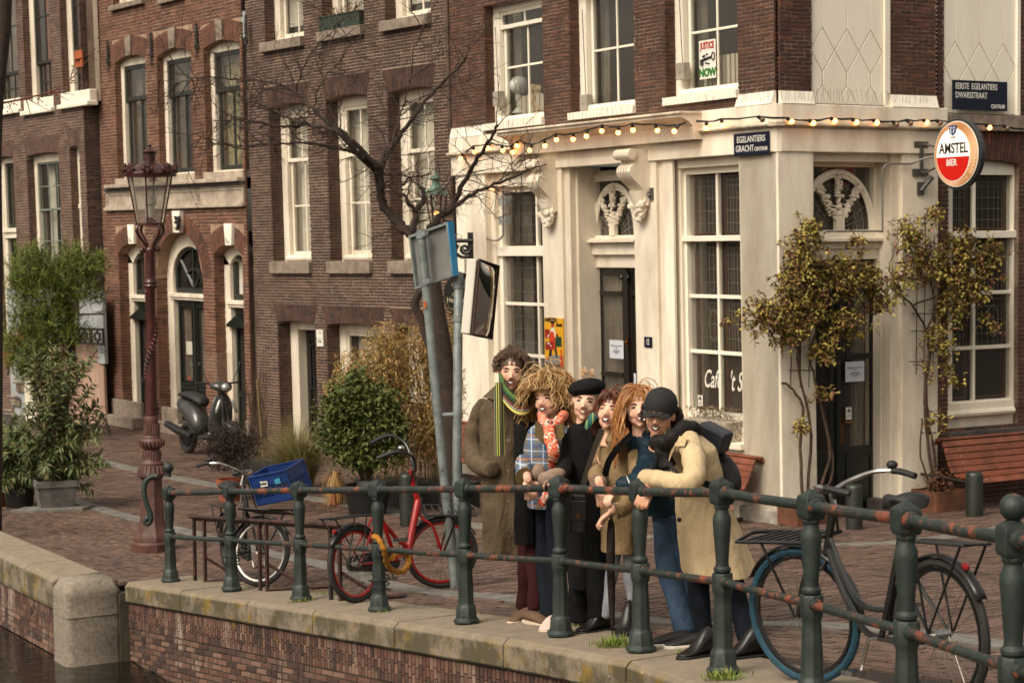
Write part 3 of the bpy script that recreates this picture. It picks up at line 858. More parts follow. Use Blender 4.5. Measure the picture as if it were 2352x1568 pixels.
# stone cornice band
def band(F, par, x0, x1, segs, m, name='cornice', ref=None):
 for k, (ya, yb, w0, w1, mm) in enumerate(segs):
  xm = (x0 + x1) / 2
  ua, ub = F.u(x0, (ya + yb) / 2, w1), F.u(x1, (ya + yb) / 2, w1)
  mb = MB(); mb.fb(F, ua, min(ub, 0.0 if F is F2 else ub), F.v(xm, yb, w1), F.v(xm, ya, w1), w0, w1)
  mb.build(name, mm or m, par, bevel=0.012)
band(F2, h2, 237, 573, [(414.7, 424, 0.0, 0.16, None), (424, 432, 0.0, 0.09, STONED), (432.5, 436, 0, .06, None), (471.5, 479.5, 0.0, 0.07, None)], STONE2)
xm = 405
q0, q1 = F2.v(xm, 471.5, .03), F2.v(xm, 436, .03); us_ = [F2.u(243, 455, .03), F2.u(452, 455, .03), -0.01]
for a, b in zip(us_[:-1], us_[1:]):
 mb = MB(); mb.fb(F2, a, b - .006, q0, q1, 0, .025)
 frame_rect(mb, F2, a, b - .006, q0, q1, .05, .02, .05, .05, .024, .04)
 mb.build('frieze_panel', STONE2, h2, bevel=0.004)
# ground floor openings
def keyst(F, par, x0, x1, y0, y1, m, w=0.06):
 q = F.r(x0, y0, x1, y1, .05); t = .03; mb = MB()
 P = [F.p(q[0] - t, q[3], 0), F.p(q[1] + t, q[3], 0), F.p(q[1] - t * .3, q[2], 0), F.p(q[0] + t * .3, q[2], 0)]
 mb.prism(P, F.N * w)
 mb.add([F.p(q[0] + .01, q[3] - .02, w), F.p(q[1] - .01, q[3] - .02, w), F.p(q[1] - .04, q[2] + .03, w), F.p(q[0] + .04, q[2] + .03, w), F.p((q[0] + q[1]) / 2, q[3] - .14, w + .05), F.p((q[0] + q[1]) / 2, q[2] + .14, w + .05)],
   [(0, 4, 1), (1, 4, 5, 2), (2, 5, 3), (3, 5, 4, 0)])
 return mb.build('keystone', m, par)
keyst(F2, h2, 295, 307.5, 515.5, 560, WHITE); keyst(F2, h2, 517, 532, 513, 563, WHITE)
ks = keyst(F2, h2, 400, 415, 484, 534, WHITE, .08)
mb = MB(); rr = random.Random(4)
for i in range(46):
 f = rr.random(); y = lerp(497, 527, f); hw = 6.5 * (1 - f * .75)
 p = F2.uv(407 + rr.uniform(-hw, hw), y, .15); mb.sph(F2.p(p[0], p[1], .14 + rr.uniform(-.02, .03)), .022, 6)
mb.build('grape_bunch', IRON, ks, smooth=True)
def arch_frame(F, par, o, cw, r, m):
 """flat band of the casing following the arch"""
 vs, vc = o['v1'] - o['rise'], o['v1']; c, a, h = (o['u0'] + o['u1']) / 2, (o['u1'] - o['u0']) / 2, o['rise']
 mb = MB(); n = 16; R0 = []; R1 = []
 full = h > a * .6
 for i in range(n + 1):
  if full:
   t = PI * i / n
   R0.append((c - a * math.cos(t), vs + h * math.sin(t))); R1.append((c - (a - cw) * math.cos(t), vs + (h - cw) * math.sin(t)))
  else:
   x = lerp(-1, 1, i / n); R0.append((c + a * x, vs + h * (1 - x * x))); R1.append((c + (a - cw) * x, vs - cw * .8 + h * (1 - x * x)))
 for i in range(n):
  A, B, D_, E = R0[i], R0[i + 1], R1[i + 1], R1[i]
  P = [F.p(A[0], A[1], r), F.p(B[0], B[1], r), F.p(D_[0], D_[1], r), F.p(E[0], E[1], r)]
  Q = [p - F.N * .14 for p in P]
  mb.add(P + Q, [(0, 3, 2, 1), (3, 7, 6, 2), (4, 5, 6, 7)])
 mb.fb(F, o['u0'], o['u0'] + cw, o['v0'] + .02, R1[0][1] if not full else vs, r - .14, r + .001)
 mb.fb(F, o['u1'] - cw, o['u1'], o['v0'] + .02, R1[0][1] if not full else vs, r - .14, r + .001)
 return mb.build('door_casing', m, par, smooth=True, angle=30)
for o, ty, hidden in ((B1o, 680, True), (B2o, 677, False), (B3o, 693, False)):
 cw = .22 if o is not B2o else .26; r = -o['rev']
 df = arch_frame(F2, h2, o, cw, r, CREAM)
 xm = [306, 415, 528][(B1o, B2o, B3o).index(o)]; tv = F2.v(xm, ty, r)
 a, b = o['u0'] + cw, o['u1'] - cw
 mb = MB(); mb.fb(F2, a - .10, b + .08, tv - .04, tv + .03, r - .1, r + .06); mb.fb(F2, a - .06, b + .04, tv - .09, tv - .04, r - .1, r + .03); mb.build('transom', CREAM, df, bevel=0.008)
 room_box(F2, a - .4, b + .4, 0, o['v1'], r - .2, df)
 vs, vc = o['v1'] - o['rise'], o['v1']
 # fanlight
 mb = MB(); c, aa = (a + b) / 2, (b - a) / 2
 mb.fb(F2, a, b, tv + .03, tv + .12, r - .12, r - .06)
 if o is B2o:
  hh = o['rise'] - cw
  arc = lambda s, n=18: [F2.p(c - aa * s * math.cos(PI * i / n), vs + .02 + hh * s * math.sin(PI * i / n) - (1 - s) * .25, r - .08) for i in range(n + 1)]
  mb.tube(arc(.95), .05, 4); mb.tube(arc(.45), .028, 4)
  base = F2.p(c, tv + .14, r - .08)
  for an in (38, 90, 142):
   mb.tube([base, F2.p(c + aa * .95 * math.cos(math.radians(an)), vs + hh * .93 * math.sin(math.radians(an)), r - .08)], .03, 4)
  for s in (-1, 1): mb.tube([F2.p(c + s * aa * .93, tv + .1, r - .08), F2.p(c + s * aa * .93, vs + .05, r - .08)], .05, 4)
 else:
  frame_rect(mb, F2, a, b, tv + .03, vs - .02, .07, .07, .1, .06, r - .12, r - .06)
 mb.build('fanlight', GREENSASH, df, smooth=True, angle=30)
 mb = MB(); n = 16
 tf = arch_top(a, b, vs, vc - cw) if o['rise'] > (o['u1'] - o['u0']) * .31 else flat_top(vs)
 for i in range(n):
  p, q = lerp(a, b, i / n), lerp(a, b, (i + 1) / n)
  mb.add([F2.p(p, tv, r - .1), F2.p(q, tv, r - .1), F2.p(q, tf(q), r - .1), F2.p(p, tf(p), r - .1)], [(0, 1, 2, 3)])
 mb.build('pane', GLASS, df)
 if o is B3o:
  curtain(F2, a, b, tv, vs + .1, r - .18, NETC, df, folds=3)
 # doors
 mb = MB(); n = 2 if o is B2o else 1
 D0, D1_ = .06, tv - .09
 mb.fb(F2, a, b, D0, D0 + .75, r - .14, r - .09)
 leaf = []
 for k in range(n):
  x0, x1 = lerp(a, b, k / n) + .005, lerp(a, b, (k + 1) / n) - .005
  frame_rect(mb, F2, x0, x1, D0, D1_, .1, .1, .7, .12, r - .14, r - .08)
  frame_rect(mb, F2, x0 + .08, x1 - .08, D0 + .12, D0 + .62, .03, .03, .03, .03, r - .08, r - .06)
  frame_rect(mb, F2, x0 + .08, x1 - .08, D0 + .68, D1_ - .1, .03, .03, .03, .03, r - .09, r - .055)
  leaf.append((x0 + .1, x1 - .1))
 if o is B2o: mb.tube([F2.p(c, D0, r - .07), F2.p(c, D1_, r - .07)], .035, 8)
 else:      # small pediment
  pv = D1_ - .12; hw = (b - a) / 2 + .06
  mb.prism([F2.p(c - hw, pv - .22, r - .07), F2.p(c + hw, pv - .22, r - .07), F2.p(c + hw, pv - .17, r - .07), F2.p(c, pv, r - .07), F2.p(c - hw, pv - .17, r - .07)], F2.N * .14)
 dl = mb.build('door', DGREEN, df, bevel=0.004)
 for x0, x1 in leaf:
  pane(F2, x0, x1, D0 + .7, D1_ - .12, r - .1, dl)
  if o is B2o: curtain(F2, x0, x1, D0 + .7, D1_ - .12, r - .17, GREYC, dl, folds=3)
  else:
   m3 = MB()
   for i in range(12):
    cc = F2.p((x0 + x1) / 2 + .05 * (-1) ** i, lerp(D0 + .8, D1_ - .5, i / 11), r - .075)
    m3.tube([cc + F2.U * .06 * math.cos(t * .9) * (1 - t / 9) + F2.V * .06 * math.sin(t * .9) * (1 - t / 9) for t in range(8)], .008, 4)
   m3.tube([F2.p((x0 + x1) / 2, D0 + .75, r - .075), F2.p((x0 + x1) / 2, D1_ - .4, r - .075)], .01, 4)
   m3.build('door_scrollwork', IRON, dl)
 if o is B2o:
  q = F2.r(428, 784, 443, 814, r - .06); m3 = MB(); m3.fb(F2, q[0], q[1], q[2], q[3], r - .062, r - .06); m3.build('paper_notice', M_flat('paper', '#b9b4a4', .9), dl)
  m3 = MB(); m3.tube([F2.p(c - .12, 1.1, r - .03), F2.p(c - .02, 1.1, r - .03)], .018, 6); m3.fb(F2, c - .15, c - .08, .95, 1.25, r - .08, r - .065); m3.build('door_handle', mat('steel', '#9a958c', rough=.3, metal=.9), dl)
  q = F2.r(433, 862, 437.5, 875, r - .06); m3 = MB(); m3.lathe([(.045, 0), (.045, .004)], 14, F2.p((q[0] + q[1]) / 2, (q[2] + q[3]) / 2, r - .06), F2.R @ Matrix.Rotation(PI / 2, 3, 'X')); st = m3.build('sticker', M_flat('red_print', '#9c3a28'), dl)
 sm_ = MB(); sm_.fb(F2, a - .35, b + .1, -.15, .06, r - .2, .28 if o is not B2o else .1); sm_.build('doorstep', STONE, h2, bevel=0.02)
# stone plinth blocks
for (xa, xb) in ((256, 297), (297, 324), (371, 390), (390, 407), (478, 494), (563, 573)):
 ua, ub = F2.u(xa, 990, .06), min(F2.u(xb, 990, .06), -.005); mb = MB()
 mb.fb(F2, ua, ub - .006, -.2, .33, -.02, .055); mb.build('plinth_block', STONE, h2, bevel=0.015)
# ---- the far left house with its stoop
h1 = thing('brick_house', 'purple brown brick house with tall black sash windows at the left edge', 'house', P2, group='canal houses in a row')
U1L = F1.u(-60, 400)
H1a = OP(F1, -30, -30, 40, 256, rev=.15); H1b = OP(F1, 54, -30, 116, 252, rev=.15); H1c = OP(F1, 139.5, -30, 200, 237, rev=.15)
vt1 = F1.v(120, -60)
for o in (H1a, H1b, H1c): o['v1'] = vt1 + .3
H1d = OP(F1, -8, 358, 40, 860, rise=.04, ring=.3, rev=.16, fan=.08); H1e = OP(F1, 66, 350, 140, 640, rise=.04, ring=.3, rev=.16, fan=.08); H1f = OP(F1, 168, 332, 217, 800, rise=.04, ring=.3, rev=.16, fan=.08)
H1d['v0'] = H1f['v0'] = 1.3
H1f['u1'] = min(H1f['u1'], -0.25)
brick_wall(F1, h1, U1L, 0.0, -0.1, vt1 + .6, [H1a, H1b, H1c, H1d, H1e, H1f], 0.20, 0.0570, B1, MO3, seed=31)
mb = MB(); G1 = Facade(F1.p(0, 0, 0), -F1.N, F1.V); wall_sheet(G1, mb, 0, .8, -.1, vt1 + .6, [], -.011); mb.build('mortar', MO3, h1)
put_bricks(G1, lay(G1, 0, .8, -.1, -.1 + round((vt1 + .7) / .057) * .057, .2, .057, .01, seed=33), B1, h1, keep=0, seed=33, name='reveal_brickwork')
for i, o in enumerate((H1a, H1b, H1c)):
 c = [GREYC, REDC, GREYC][i]
 mv = F1.v([20, 85, 170][i], [170, 146, 113][i], -.15)
 w_ = sash_window(F1, h1, o, cas=(.2, .1, .12, .1), sm=GREENSASH, meet=mv, up=(2, 2), lo=(2, 2), rail=.06, mun=.035, cur=[(.05, .35, 0, 1, c), (.45, .8, 0, 1, c)])
 q = F1.r(o['u0'], 0, 1, 1)
 mb = MB(); mb.fb(F1, o['u0'] - .08, o['u1'] + .04, o['v0'] - .0, o['v0'] + .22, -.15, .015); mb.fb(F1, o['u0'] - .12, o['u1'] + .07, o['v0'] - .09, o['v0'], -.15, .09)
 mb.build('window_sill', WHITE, h1, bevel=.015)
for o, dr_ in ((H1d, 1), (H1f, 1)):
 a, b = o['u0'], o['u1']; r = -.16; tv = F1.v((20 if o is H1d else 190), (530 if o is H1d else 474), r)
 mb = MB(); frame_rect(mb, F1, a, b, 1.3, o['v1'], .24, .03, .0, .14, r - .12, r)
 mb.fb(F1, a + .1, b, tv - .04, tv + .05, r - .1, r + .07); mb.fb(F1, a + .14, b, tv - .16, tv - .04, r - .1, r + .03)
 df = mb.build('door_casing', CREAM, h1, bevel=.01); room_box(F1, a, b + .1, 1, o['v1'], r - .2, df)
 mb = MB(); frame_rect(mb, F1, a + .24, b - .03, tv + .05, o['v1'] - .14, .07, .07, .09, .07, r - .1, r - .05); mb.build('fanlight', GREENSASH, df)
 pane(F1, a + .24, b - .03, tv, o['v1'] - .14, r - .08, df)
 mb = MB(); mb.fb(F1, a + .24, b - .03, 1.3, tv - .16, r - .12, r - .08); frame_rect(mb, F1, a + .28, b - .06, 1.4, tv - .22, .08, .06, .1, .1, r - .08, r - .05); frame_rect(mb, F1, a + .38, b - .12, 2.2, tv - .34, .02, .02, .02, .02, r - .08, r - .055)
 dd = mb.build('door', DGREEN, df, bevel=.004)
 if o is H1f:
  mb = MB()
  for k in range(10):
   cc = F1.p((a + b) / 2 + .1 + .03 * (-1) ** k, lerp(2.3, tv - .5, k / 9), r - .05)
   mb.tube([cc + F1.U * .06 * math.cos(t * .9) + F1.V * .06 * math.sin(t * .9) for t in range(8)], .014, 5)
  mb.build('door_ornament', IRON, dd)
tv = F1.v(105, 482, -.16)
w_ = sash_window(F1, h1, H1e, cas=(.13, .06, .1, .18), sm=paint('pale_green_sash', '#7d8478', '#3c3c34', .6, .4), meet=tv, up=(3, 2), lo=(3, 2), rail=.035, mun=.02, cur=[(0.05, .25, 0, 1, NETC)])
mb = MB(); q = F1.r(255 / 1.0, 116 / 1.0, 1, 1); c = F1.uv(174, 136, .1)   # little orange bird feeder on the sash
mb.fb(F1, c[0] - .16, c[0] + .16, c[1] - .15, c[1] + .17, .02, .05); mb.fb(F1, c[0] - .1, c[0] + .1, c[1] - .005, c[1] + .01, .05, .1)
mb.build('nest_plate', mat('orange_board', '#a5562f', '#8a4526', rough=.7), h1)
# stoop in front of that house: pinkish wall, blue grey pier, steps, railing
st = thing('stoop', 'raised stoop with pinkish plaster wall, blue-grey pier and iron railing', 'stoop', P2)
mb = MB(); D_ = .05
ux0, ux1 = F1.u(112, 850, D_), F1.u(238, 850, D_)
vt_ = F1.v(200, 786, D_)
mb.fb(F1, ux0, ux1, -.2, vt_ - .38, .0, D_); sw = mb.build('stoop_wall', PINKISH, st)
mb = MB(); mb.fb(F1, ux0 - .02, ux1 - .02, vt_ - .375, vt_, .0, D_ + .02); mb.build('coping', paint('mottled_coping', '#9a7d6c', '#5a4a40', .6, .8), st, bevel=.01)
mb = MB(); px0, px1 = F1.u(222, 800, D_ + .04), F1.u(238.5, 800, D_ + .04); pv = F1.v(245, 680, D_)
mb.fb(F1, px0 + .03, px1, vt_ - .4, pv, .0, D_ + .04)
mb.fb(F1, px0 - .12, px1, pv - .02, pv + .08, .0, D_ + .1); mb.fb(F1, px0 - .07, px1, pv - .1, pv - .02, .0, D_ + .08)
mb.fb(F1, px0 - .06, px1, pv - .3, pv - .24, .0, D_ + .07); mb.build('pier', BLUEGREY, st, bevel=.015)
# blue grey back wall and door wall behind the conifer
mb = MB(); bx0, bx1 = F1.u(8, 700, .12), F1.u(222, 700, .12)
mb.fb(F1, bx0, bx1, 0, F1.v(150, 662, .12), .0, .04); mb.build('back_wall', BLUEGREY, st)
mb = MB(); a = F1.uv(130, 655, .3); b = F1.uv(236, 648, .3)
mb.obox(F1.p(a[0], a[1], .25), F1.p(b[0], b[1], .25) - F1.p(a[0], a[1], .25), F1.V * .09, F1.N * .08); mb.build('top_beam', IRON, st)
mb = MB(); mb.tube([F1.p(*F1.uv(20, 725, .3), .3), F1.p(*F1.uv(238, 721, .3), .3)], .022, 6); mb.tube([F1.p(*F1.uv(72, 660, .3), .3), F1.p(*F1.uv(18, 860, .3), .3)], .02, 6); mb.build('handrail', IRON, st)
# iron lattice panels
q = F1.r(122, 752, 237, 790, .28); mb = MB()
frame_rect(mb, F1, q[0], q[1], q[2], q[3], .03, .03, .03, .03, .25, .28)
n = 4
for i in range(n):
 x0, x1 = lerp(q[0], q[1], i / n), lerp(q[0], q[1], (i + 1) / n); mm_ = .045
 frame_rect(mb, F1, x0 + .01, x1 - .01, q[2], q[3], mm_, mm_, mm_, mm_, .25, .28)
 xa, xb, ya, yb = lerp(x0, x1, .28), lerp(x0, x1, .72), lerp(q[2], q[3], .25), lerp(q[2], q[3], .75)
 frame_rect(mb, F1, xa, xb, ya, yb, .04, .04, .04, .04, .251, .281)
 mb.fb(F1, (xa + xb) / 2 - .03, (xa + xb) / 2 + .03, yb, q[3], .25, .28); mb.fb(F1, (xa + xb) / 2 - .03, (xa + xb) / 2 + .03, q[2], ya, .25, .28)
 mb.fb(F1, x0, xa, (ya + yb) / 2 - .03, (ya + yb) / 2 + .03, .25, .28)
mb.build('lattice_panel', mat('rusty_iron', '#2c1d15', '#1a130f', scale=15, rough=.8), st)
# steps rising to the right, each a stone with a nosing
k = 6
for i in range(k):
 x = lerp(-6, 66, i / (k - 1)); y = lerp(968, 812, i / (k - 1))
 a = F1.uv(x, y, D_)
 mb = MB(); mb.fb(F1, a[0], a[0] + .55, a[1] - .05, a[1], .1, D_ + .08); mb.fb(F1, a[0] + .06, a[0] + .55, a[1] - .22, a[1] - .05, .1, D_ + .02)
 mb.build('step', mat('worn_step_stone', '#8d8072', '#4c3a30', scale=5, rough=.8), st, bevel=.015)
mb = MB(); P = [F1.p(*F1.uv(x, y, D_), D_) for x, y in ((28, 975), (100, 985), (103, 800), (62, 840), (40, 900))]
mb.prism(P, -F1.N * .25)
mb.build('stair_cheek', BLUEGREY, st)
mb = MB(); q = F1.r(104, 820, 128, 968, D_); mb.fb(F1, q[0], q[1], -.15, q[3], .5, D_ + .03); mb.build('cellar_door_frame', CREAM, st, bevel=.01)
mb = MB(); q = F1.r(130, 850, 158, 968, D_); mb.fb(F1, q[0], q[1], -.15, q[3] , D_-.02, D_ + .006); mb.build('cellar_door', DGREEN, st)
mb = MB(); q = F1.r(66, 790, 150, 806, D_); mb.fb(F1, q[0], q[1], q[2], q[3], .1, D_ + .1); mb.build('landing_slab', TRIM, st, bevel=.01)
TERRA = mat('terracotta', '#a4573b', '#83432d', scale=8, rough=.85, bump=.2)
for i, (x, y) in enumerate(((36, 798), (22, 836), (56, 782))):
 a = F1.uv(x, y, .5); p = F1.p(a[0], a[1], .5)
 mb = MB(); mb.lathe([(.10, 0), (.14, .2), (.16, .2), (.16, .26), (.13, .26), (.12, .2), (0, .2)], 14, p)
 tag(mb.build('flower_pot', TERRA, None, smooth=True), ['terracotta pot on the upper stoop step', 'terracotta pot on a lower stoop step', 'terracotta pot beside the stoop landing under the conifer'][i], 'pot', 'pots on the stoop')
for nm in ('mailbox',):
 q = F1.r(137, 660, 172, 716, .14); mb = MB(); mb.fb(F1, q[0], q[1], q[2], q[3], .1, .25); o_ = mb.build('mailbox', mat('taupe_metal', '#6b594d', rough=.5), None, bevel=.01)
 mb = MB(); c = F1.uv(146, 704, .25); mb.fb(F1, c[0] - .03, c[0] + .03, c[1] - .03, c[1] + .03, .25, .256); mb.build('label_plate', WPLATE, o_)
 tag(o_, 'brown metal mailbox on the blue-grey wall behind the conifer', 'mailbox')
# ---- the corner cafe: white ground floor, dark brown brick above
pub = thing('corner_cafe', 'white corner cafe with dark brick upper floor, brackets and leaded windows', 'building', C0)
UL0 = FL.u(1047, 700)                        # left end
UR1 = FR.u(2174, 200)                        # right end, side street
vb_ = FL.v(1600, 262, 0)
def vL(px, py, w=0): return FL.v(px, py, w)
def uL(px, py, w=0): return FL.u(px, py, w)
vtp = FR.v(1800, -70)
# upper openings, canal side
def opU(x0, x1, yb, xm):
 return dict(u0=uL(x0, 120), u1=uL(x1, 120), v0=vL(xm, yb), v1=vtp + .3, rev=.15)
Wa = opU(1112, 1246, 288, 1185); Wb = opU(1308, 1456, 262, 1390); Wc = opU(1527, 1694, 227, 1620)
vbr = 4.0
band_top_L = vL(1769, 238, .06)
mb_v0 = band_top_L
for o in (Wa, Wb, Wc): o['v0'] = max(o['v0'], mb_v0 + .02)
brick_wall(FL, pub, UL0, 0.0, mb_v0 - .02, vtp + .5, [Wa, Wb, Wc], 0.175, 0.0455, BP, MOP, seed=41, jt=.008)
for i, (o, my, xm) in enumerate(((Wa, 57, 1190), (Wb, -40, 1390), (Wc, -40, 1620))):
 mv = FL.v(xm, my, -.17) if i == 0 else o['v1']
 cbv = FL.v([1190, 1396, 1620][i], [301 / 1.0, 112, 71][i] if i else 152, -.2)
 w_ = sash_window(FL, pub, o, cas=(.17, .10, .10, .1), cw=WHITE, sm=WHITE, meet=mv, up=(2, 1) if i == 0 else None, lo=(2, 2), rail=.05, mun=.03, vsl=[cbv], cur=[(0, .14, 0, 1, GREYC)])
 mb = MB(); mb.fb(FL, o['u0'] + .0, o['u1'] + .02, o['v0'] - .03, o['v0'] + .06, -.15, .05)
 mb.tube([FL.p(o['u0'] + .16, o['v0'] + .10, -.12), FL.p(o['u1'], o['v0'] + .10, -.12)], .05, 8)
 mb.build('window_sill', WHITE, pub, smooth=True)
 # ribbed radiator behind the glass
 if i != 1:
  mb = MB(); a, b = o['u0'] + .3, o['u1'] - .05; n = 12 if i == 2 else 6
  if i == 0: b = lerp(a, b, .6)
  for k in range(n):
   x = lerp(a, b, (k + .5) / n); mb.tube([FL.p(x, o['v0'] + .1, -.36), FL.p(x, o['v0'] + (.52 if i == 2 else .42), -.36)], (b - a) / n * .42, 6)
  mb.build('radiator', mat('radiator_enamel', '#b9b1a0', rough=.4), w_, smooth=True)
 # roller shutter box on the casing with its cord
 q = [(1141, 1160, 440 / 1.0), 0, 0]
 bx = [(1146, 220), (1347, 236), (1569, 164)][i]
 c = FL.uv(bx[0] * 1.0, [227, 236, 164][i] , -.1)
 mb = MB(); mb.fb(FL, c[0] - .085, c[0] + .075, c[1] - .1, c[1] + .1, -.149, -.05)
 mb.lathe([(.02, 0), (.02, .01)], 10, FL.p(c[0], c[1], -.05), FL.R @ Matrix.Rotation(PI / 2, 3, 'X'))
 bo = mb.build('winder_box', mat('grey_plastic', '#a39b8c', '#8d8577', rough=.5), None, bevel=.006)
 mb = MB(); mb.tube([FL.p(c[0] - .01, c[1] + .1, -.1), FL.p(c[0] - .06, vtp, -.1)], .006, 4); mb.build('pull_cord', GREYC, bo)
 tag(bo, ['small grey winder box beside the cafe window with the globe lamp', 'small grey winder box on the middle upper cafe window', 'small grey winder box beside the window with the justice poster'][i], 'winder box', 'winder boxes on the upper cafe windows')
# globe lamp and sheepskin behind the first window
c = FL.uv(1189, 196, -.33); t = thing('globe_lamp', 'white globe table lamp standing behind the upper cafe window', 'lamp', FL.p(c[0], c[1] - .35, -.33))
mb = MB(); mb.sph(FL.p(c[0], c[1], -.35), .13, 16); mb.build('globe', mat('opal_glass', '#b9b9b4', rough=.2), t, smooth=True)
mb = MB(); mb.lathe([(.03, -.12), (.06, -.13), (.05, -.2), (.035, -.3), (.09, -.36), (.1, -.38)], 14, FL.p(c[0], c[1], -.35)); mb.build('lamp_base', mat('opal_glass', '#b9b9b4'), t, smooth=True)
mb = MB(); rr = random.Random(5); c = FL.uv(1226, 250, -.33)
for i in range(60): mb.sph(FL.p(c[0] + rr.gauss(0, .07), c[1] + rr.gauss(0, .12), -.36 + rr.uniform(-.03, .03)), rr.uniform(.03, .05), 6)
tag(mb.build('sheepskin', mat('sheepskin', '#c9b08a', '#a98f6c', scale=30, rough=.95, bump=.6, bscale=60), None, smooth=True), 'cream sheepskin behind the upper cafe window next to the globe lamp', 'sheepskin')
# upper brick, side street: two brick piers round a white panel
PA = dict(u0=FR.u(1865, 120), u1=FR.u(2043.5, 120), v0=mb_v0, v1=vtp + .3, rev=.05)
UB = FR.u(2150, 120)
brick_wall(FR, pub, 0.0, UB, mb_v0 - .02, vtp + .5, [PA], 0.175, 0.0455, BP, MOP, seed=43, jt=.008)
def diamond_panel(F, par, u0, u1, v0, v1, w, rows, n=3):
 """white boards divided by grooves into lozenges; every board is its own piece"""
 mb = MB(); mb.fb(F, u0, u1, v0, v1, w - .06, w - .012); mb.build('panel_backing', TRIM, par)
 W = (u1 - u0) / n; gp_ = .006; H = W * 1.02
 def poly(pts):
  c = (sum(p[0] for p in pts) / len(pts), sum(p[1] for p in pts) / len(pts))
  P = []
  for p in pts:
   d = math.hypot(p[0] - c[0], p[1] - c[1]); k = max(0, 1 - gp_ * 1.3 / max(d, .01)); P.append((c[0] + (p[0] - c[0]) * k, c[1] + (p[1] - c[1]) * k))
  P = [(min(max(x, u0), u1), min(max(y, v0), v1)) for x, y in P]
  ar = sum(P[i][0] * P[(i + 1) % len(P)][1] - P[(i + 1) % len(P)][0] * P[i][1] for i in range(len(P)))
  if abs(ar) < .002: return
  m2 = MB(); m2.prism([F.p(x, y, w - .012) for x, y in P], F.N * .014); m2.build('panel', WHITE, par, bevel=.004)
 rr_ = rows    # v of lozenge centres
 for i in range(n):
  x0, x1, xc = u0 + i * W - W * .0, u0 + (i + 1) * W, u0 + (i + .5) * W
  for v in rr_: poly([(x0, v), (xc, v - H * .68), (x1, v), (xc, v + H * .68)])
 for k in range(len(rr_) + 1):
  lo = rr_[k - 1] if k else None; hi = rr_[k] if k < len(rr_) else None
  for i in range(n + 1):
   x = u0 + i * W; pts = []
   xl, xr = x - W / 2, x + W / 2
   yb = lo if lo is not None else None; yt = hi if hi is not None else None
   top = yt if yt is not None else v1 + 1; bot = yb if yb is not None else v0 - 1
   pts = [(x, bot), (xr, bot + H * .68 if yb is not None else bot), (xr, top - H * .68 if yt is not None else top), (x, top), (xl, top - H * .68 if yt is not None else top), (xl, bot + H * .68 if yb is not None else bot)]
   # clip horizontally
   def clip(P, f, inside):
    out = []
    for a, b in zip(P, P[1:] + P[:1]):
     ia, ib = inside(a), inside(b)
     if ia: out.append(a)
     if ia != ib: out.append(f(a, b))
    return out
   def cx(X): return lambda a, b: (X, a[1] + (b[1] - a[1]) * (X - a[0]) / (b[0] - a[0]))
   def cy(Y): return lambda a, b: (a[0] + (b[0] - a[0]) * (Y - a[1]) / (b[1] - a[1]), Y)
   for X, s in ((u0, 1), (u1, -1)):
    if pts: pts = clip(pts, cx(X), lambda p, X=X, s=s: (p[0] - X) * s > 1e-6)
   for Y, s in ((v0, 1), (v1, -1)):
    if pts: pts = clip(pts, cy(Y), lambda p, Y=Y, s=s: (p[1] - Y) * s > 1e-6)
   if len(pts) >= 3: poly(pts)
diamond_panel(FR, pub, PA['u0'] + .0, PA['u1'] - .08, mb_v0, vtp + .5, -.03, [FR.v(1960, 248, -.03), FR.v(1960, 118, -.03)], 3)
mb = MB(); mb.fb(FR, PA['u1'] - .075, PA['u1'], mb_v0, vtp + .5, -.05, .01); mb.build('panel_edge', WHITE, pub)
# horizontal bands round the corner: v levels measured at the corner
lv = lambda y: FL.v(1767, y, .05)
bt, s1, s0, f0 = lv(238), lv(281), lv(293), lv(349)
UH0, UH1 = uL(1150, 300, .3), uL(1570, 262, .3)
def corner_band(name, v0, v1, w1, m, e=0.0, bevel=.01, rnd=False):
 mb = MB(); pts = []
 # plan outline: left end, corner, right end
 L0 = FL.p(UL0 - e, 0, 0);
 mb.fb(FL, UL0 - e, 0, v0, v1, -.05, w1)
 o1 = mb.build(name, m, pub, bevel=bevel)
 mb = MB(); mb.fb(FR, 0, UR1 - .02 + e * 0, v0, v1, -.05, w1); o2 = mb.build(name, m, pub, bevel=bevel)
 # corner quoin filling the gap between the two ends
 a, b, c_ = FL.p(0, v0, -.05), FL.p(0, v0, w1), FR.p(0, v0, w1)
 mb = MB(); mb.prism([a, b, (b + c_) / 2 + ((b + c_) / 2 - a) * .25, c_], V3(0, 0, v1 - v0)); mb.build(name, m, pub)
corner_band('cornice_band', s1, bt, .05, PLASTER, .02)
corner_band('fascia', f0, s0, .03, PLASTER)
for k, (a, b, ww) in enumerate(((s0 + (s1 - s0) * .25, s1, .10), (s0, s0 + (s1 - s0) * .25, .06))):
 corner_band('string_moulding', a, b, ww, TRIM, .03, bevel=.02)
# sloping white weathering under the brick piers
for F, u0, u1 in ((FL, UL0 + .01, Wa['u0']), (FL, Wc['u1'], 0.0), (FR, 0.0, PA['u0']), (FR, PA['u1'], UB)):
 mb = MB(); a, b = bt, bt + .14
 P = [F.p(u0, a, -.02), F.p(u0, a, .055), F.p(u0, b, .008), F.p(u0, b, -.02)]; mb.prism(P, F.U * (u1 - u0)); mb.build('weathering', WHITE, pub)
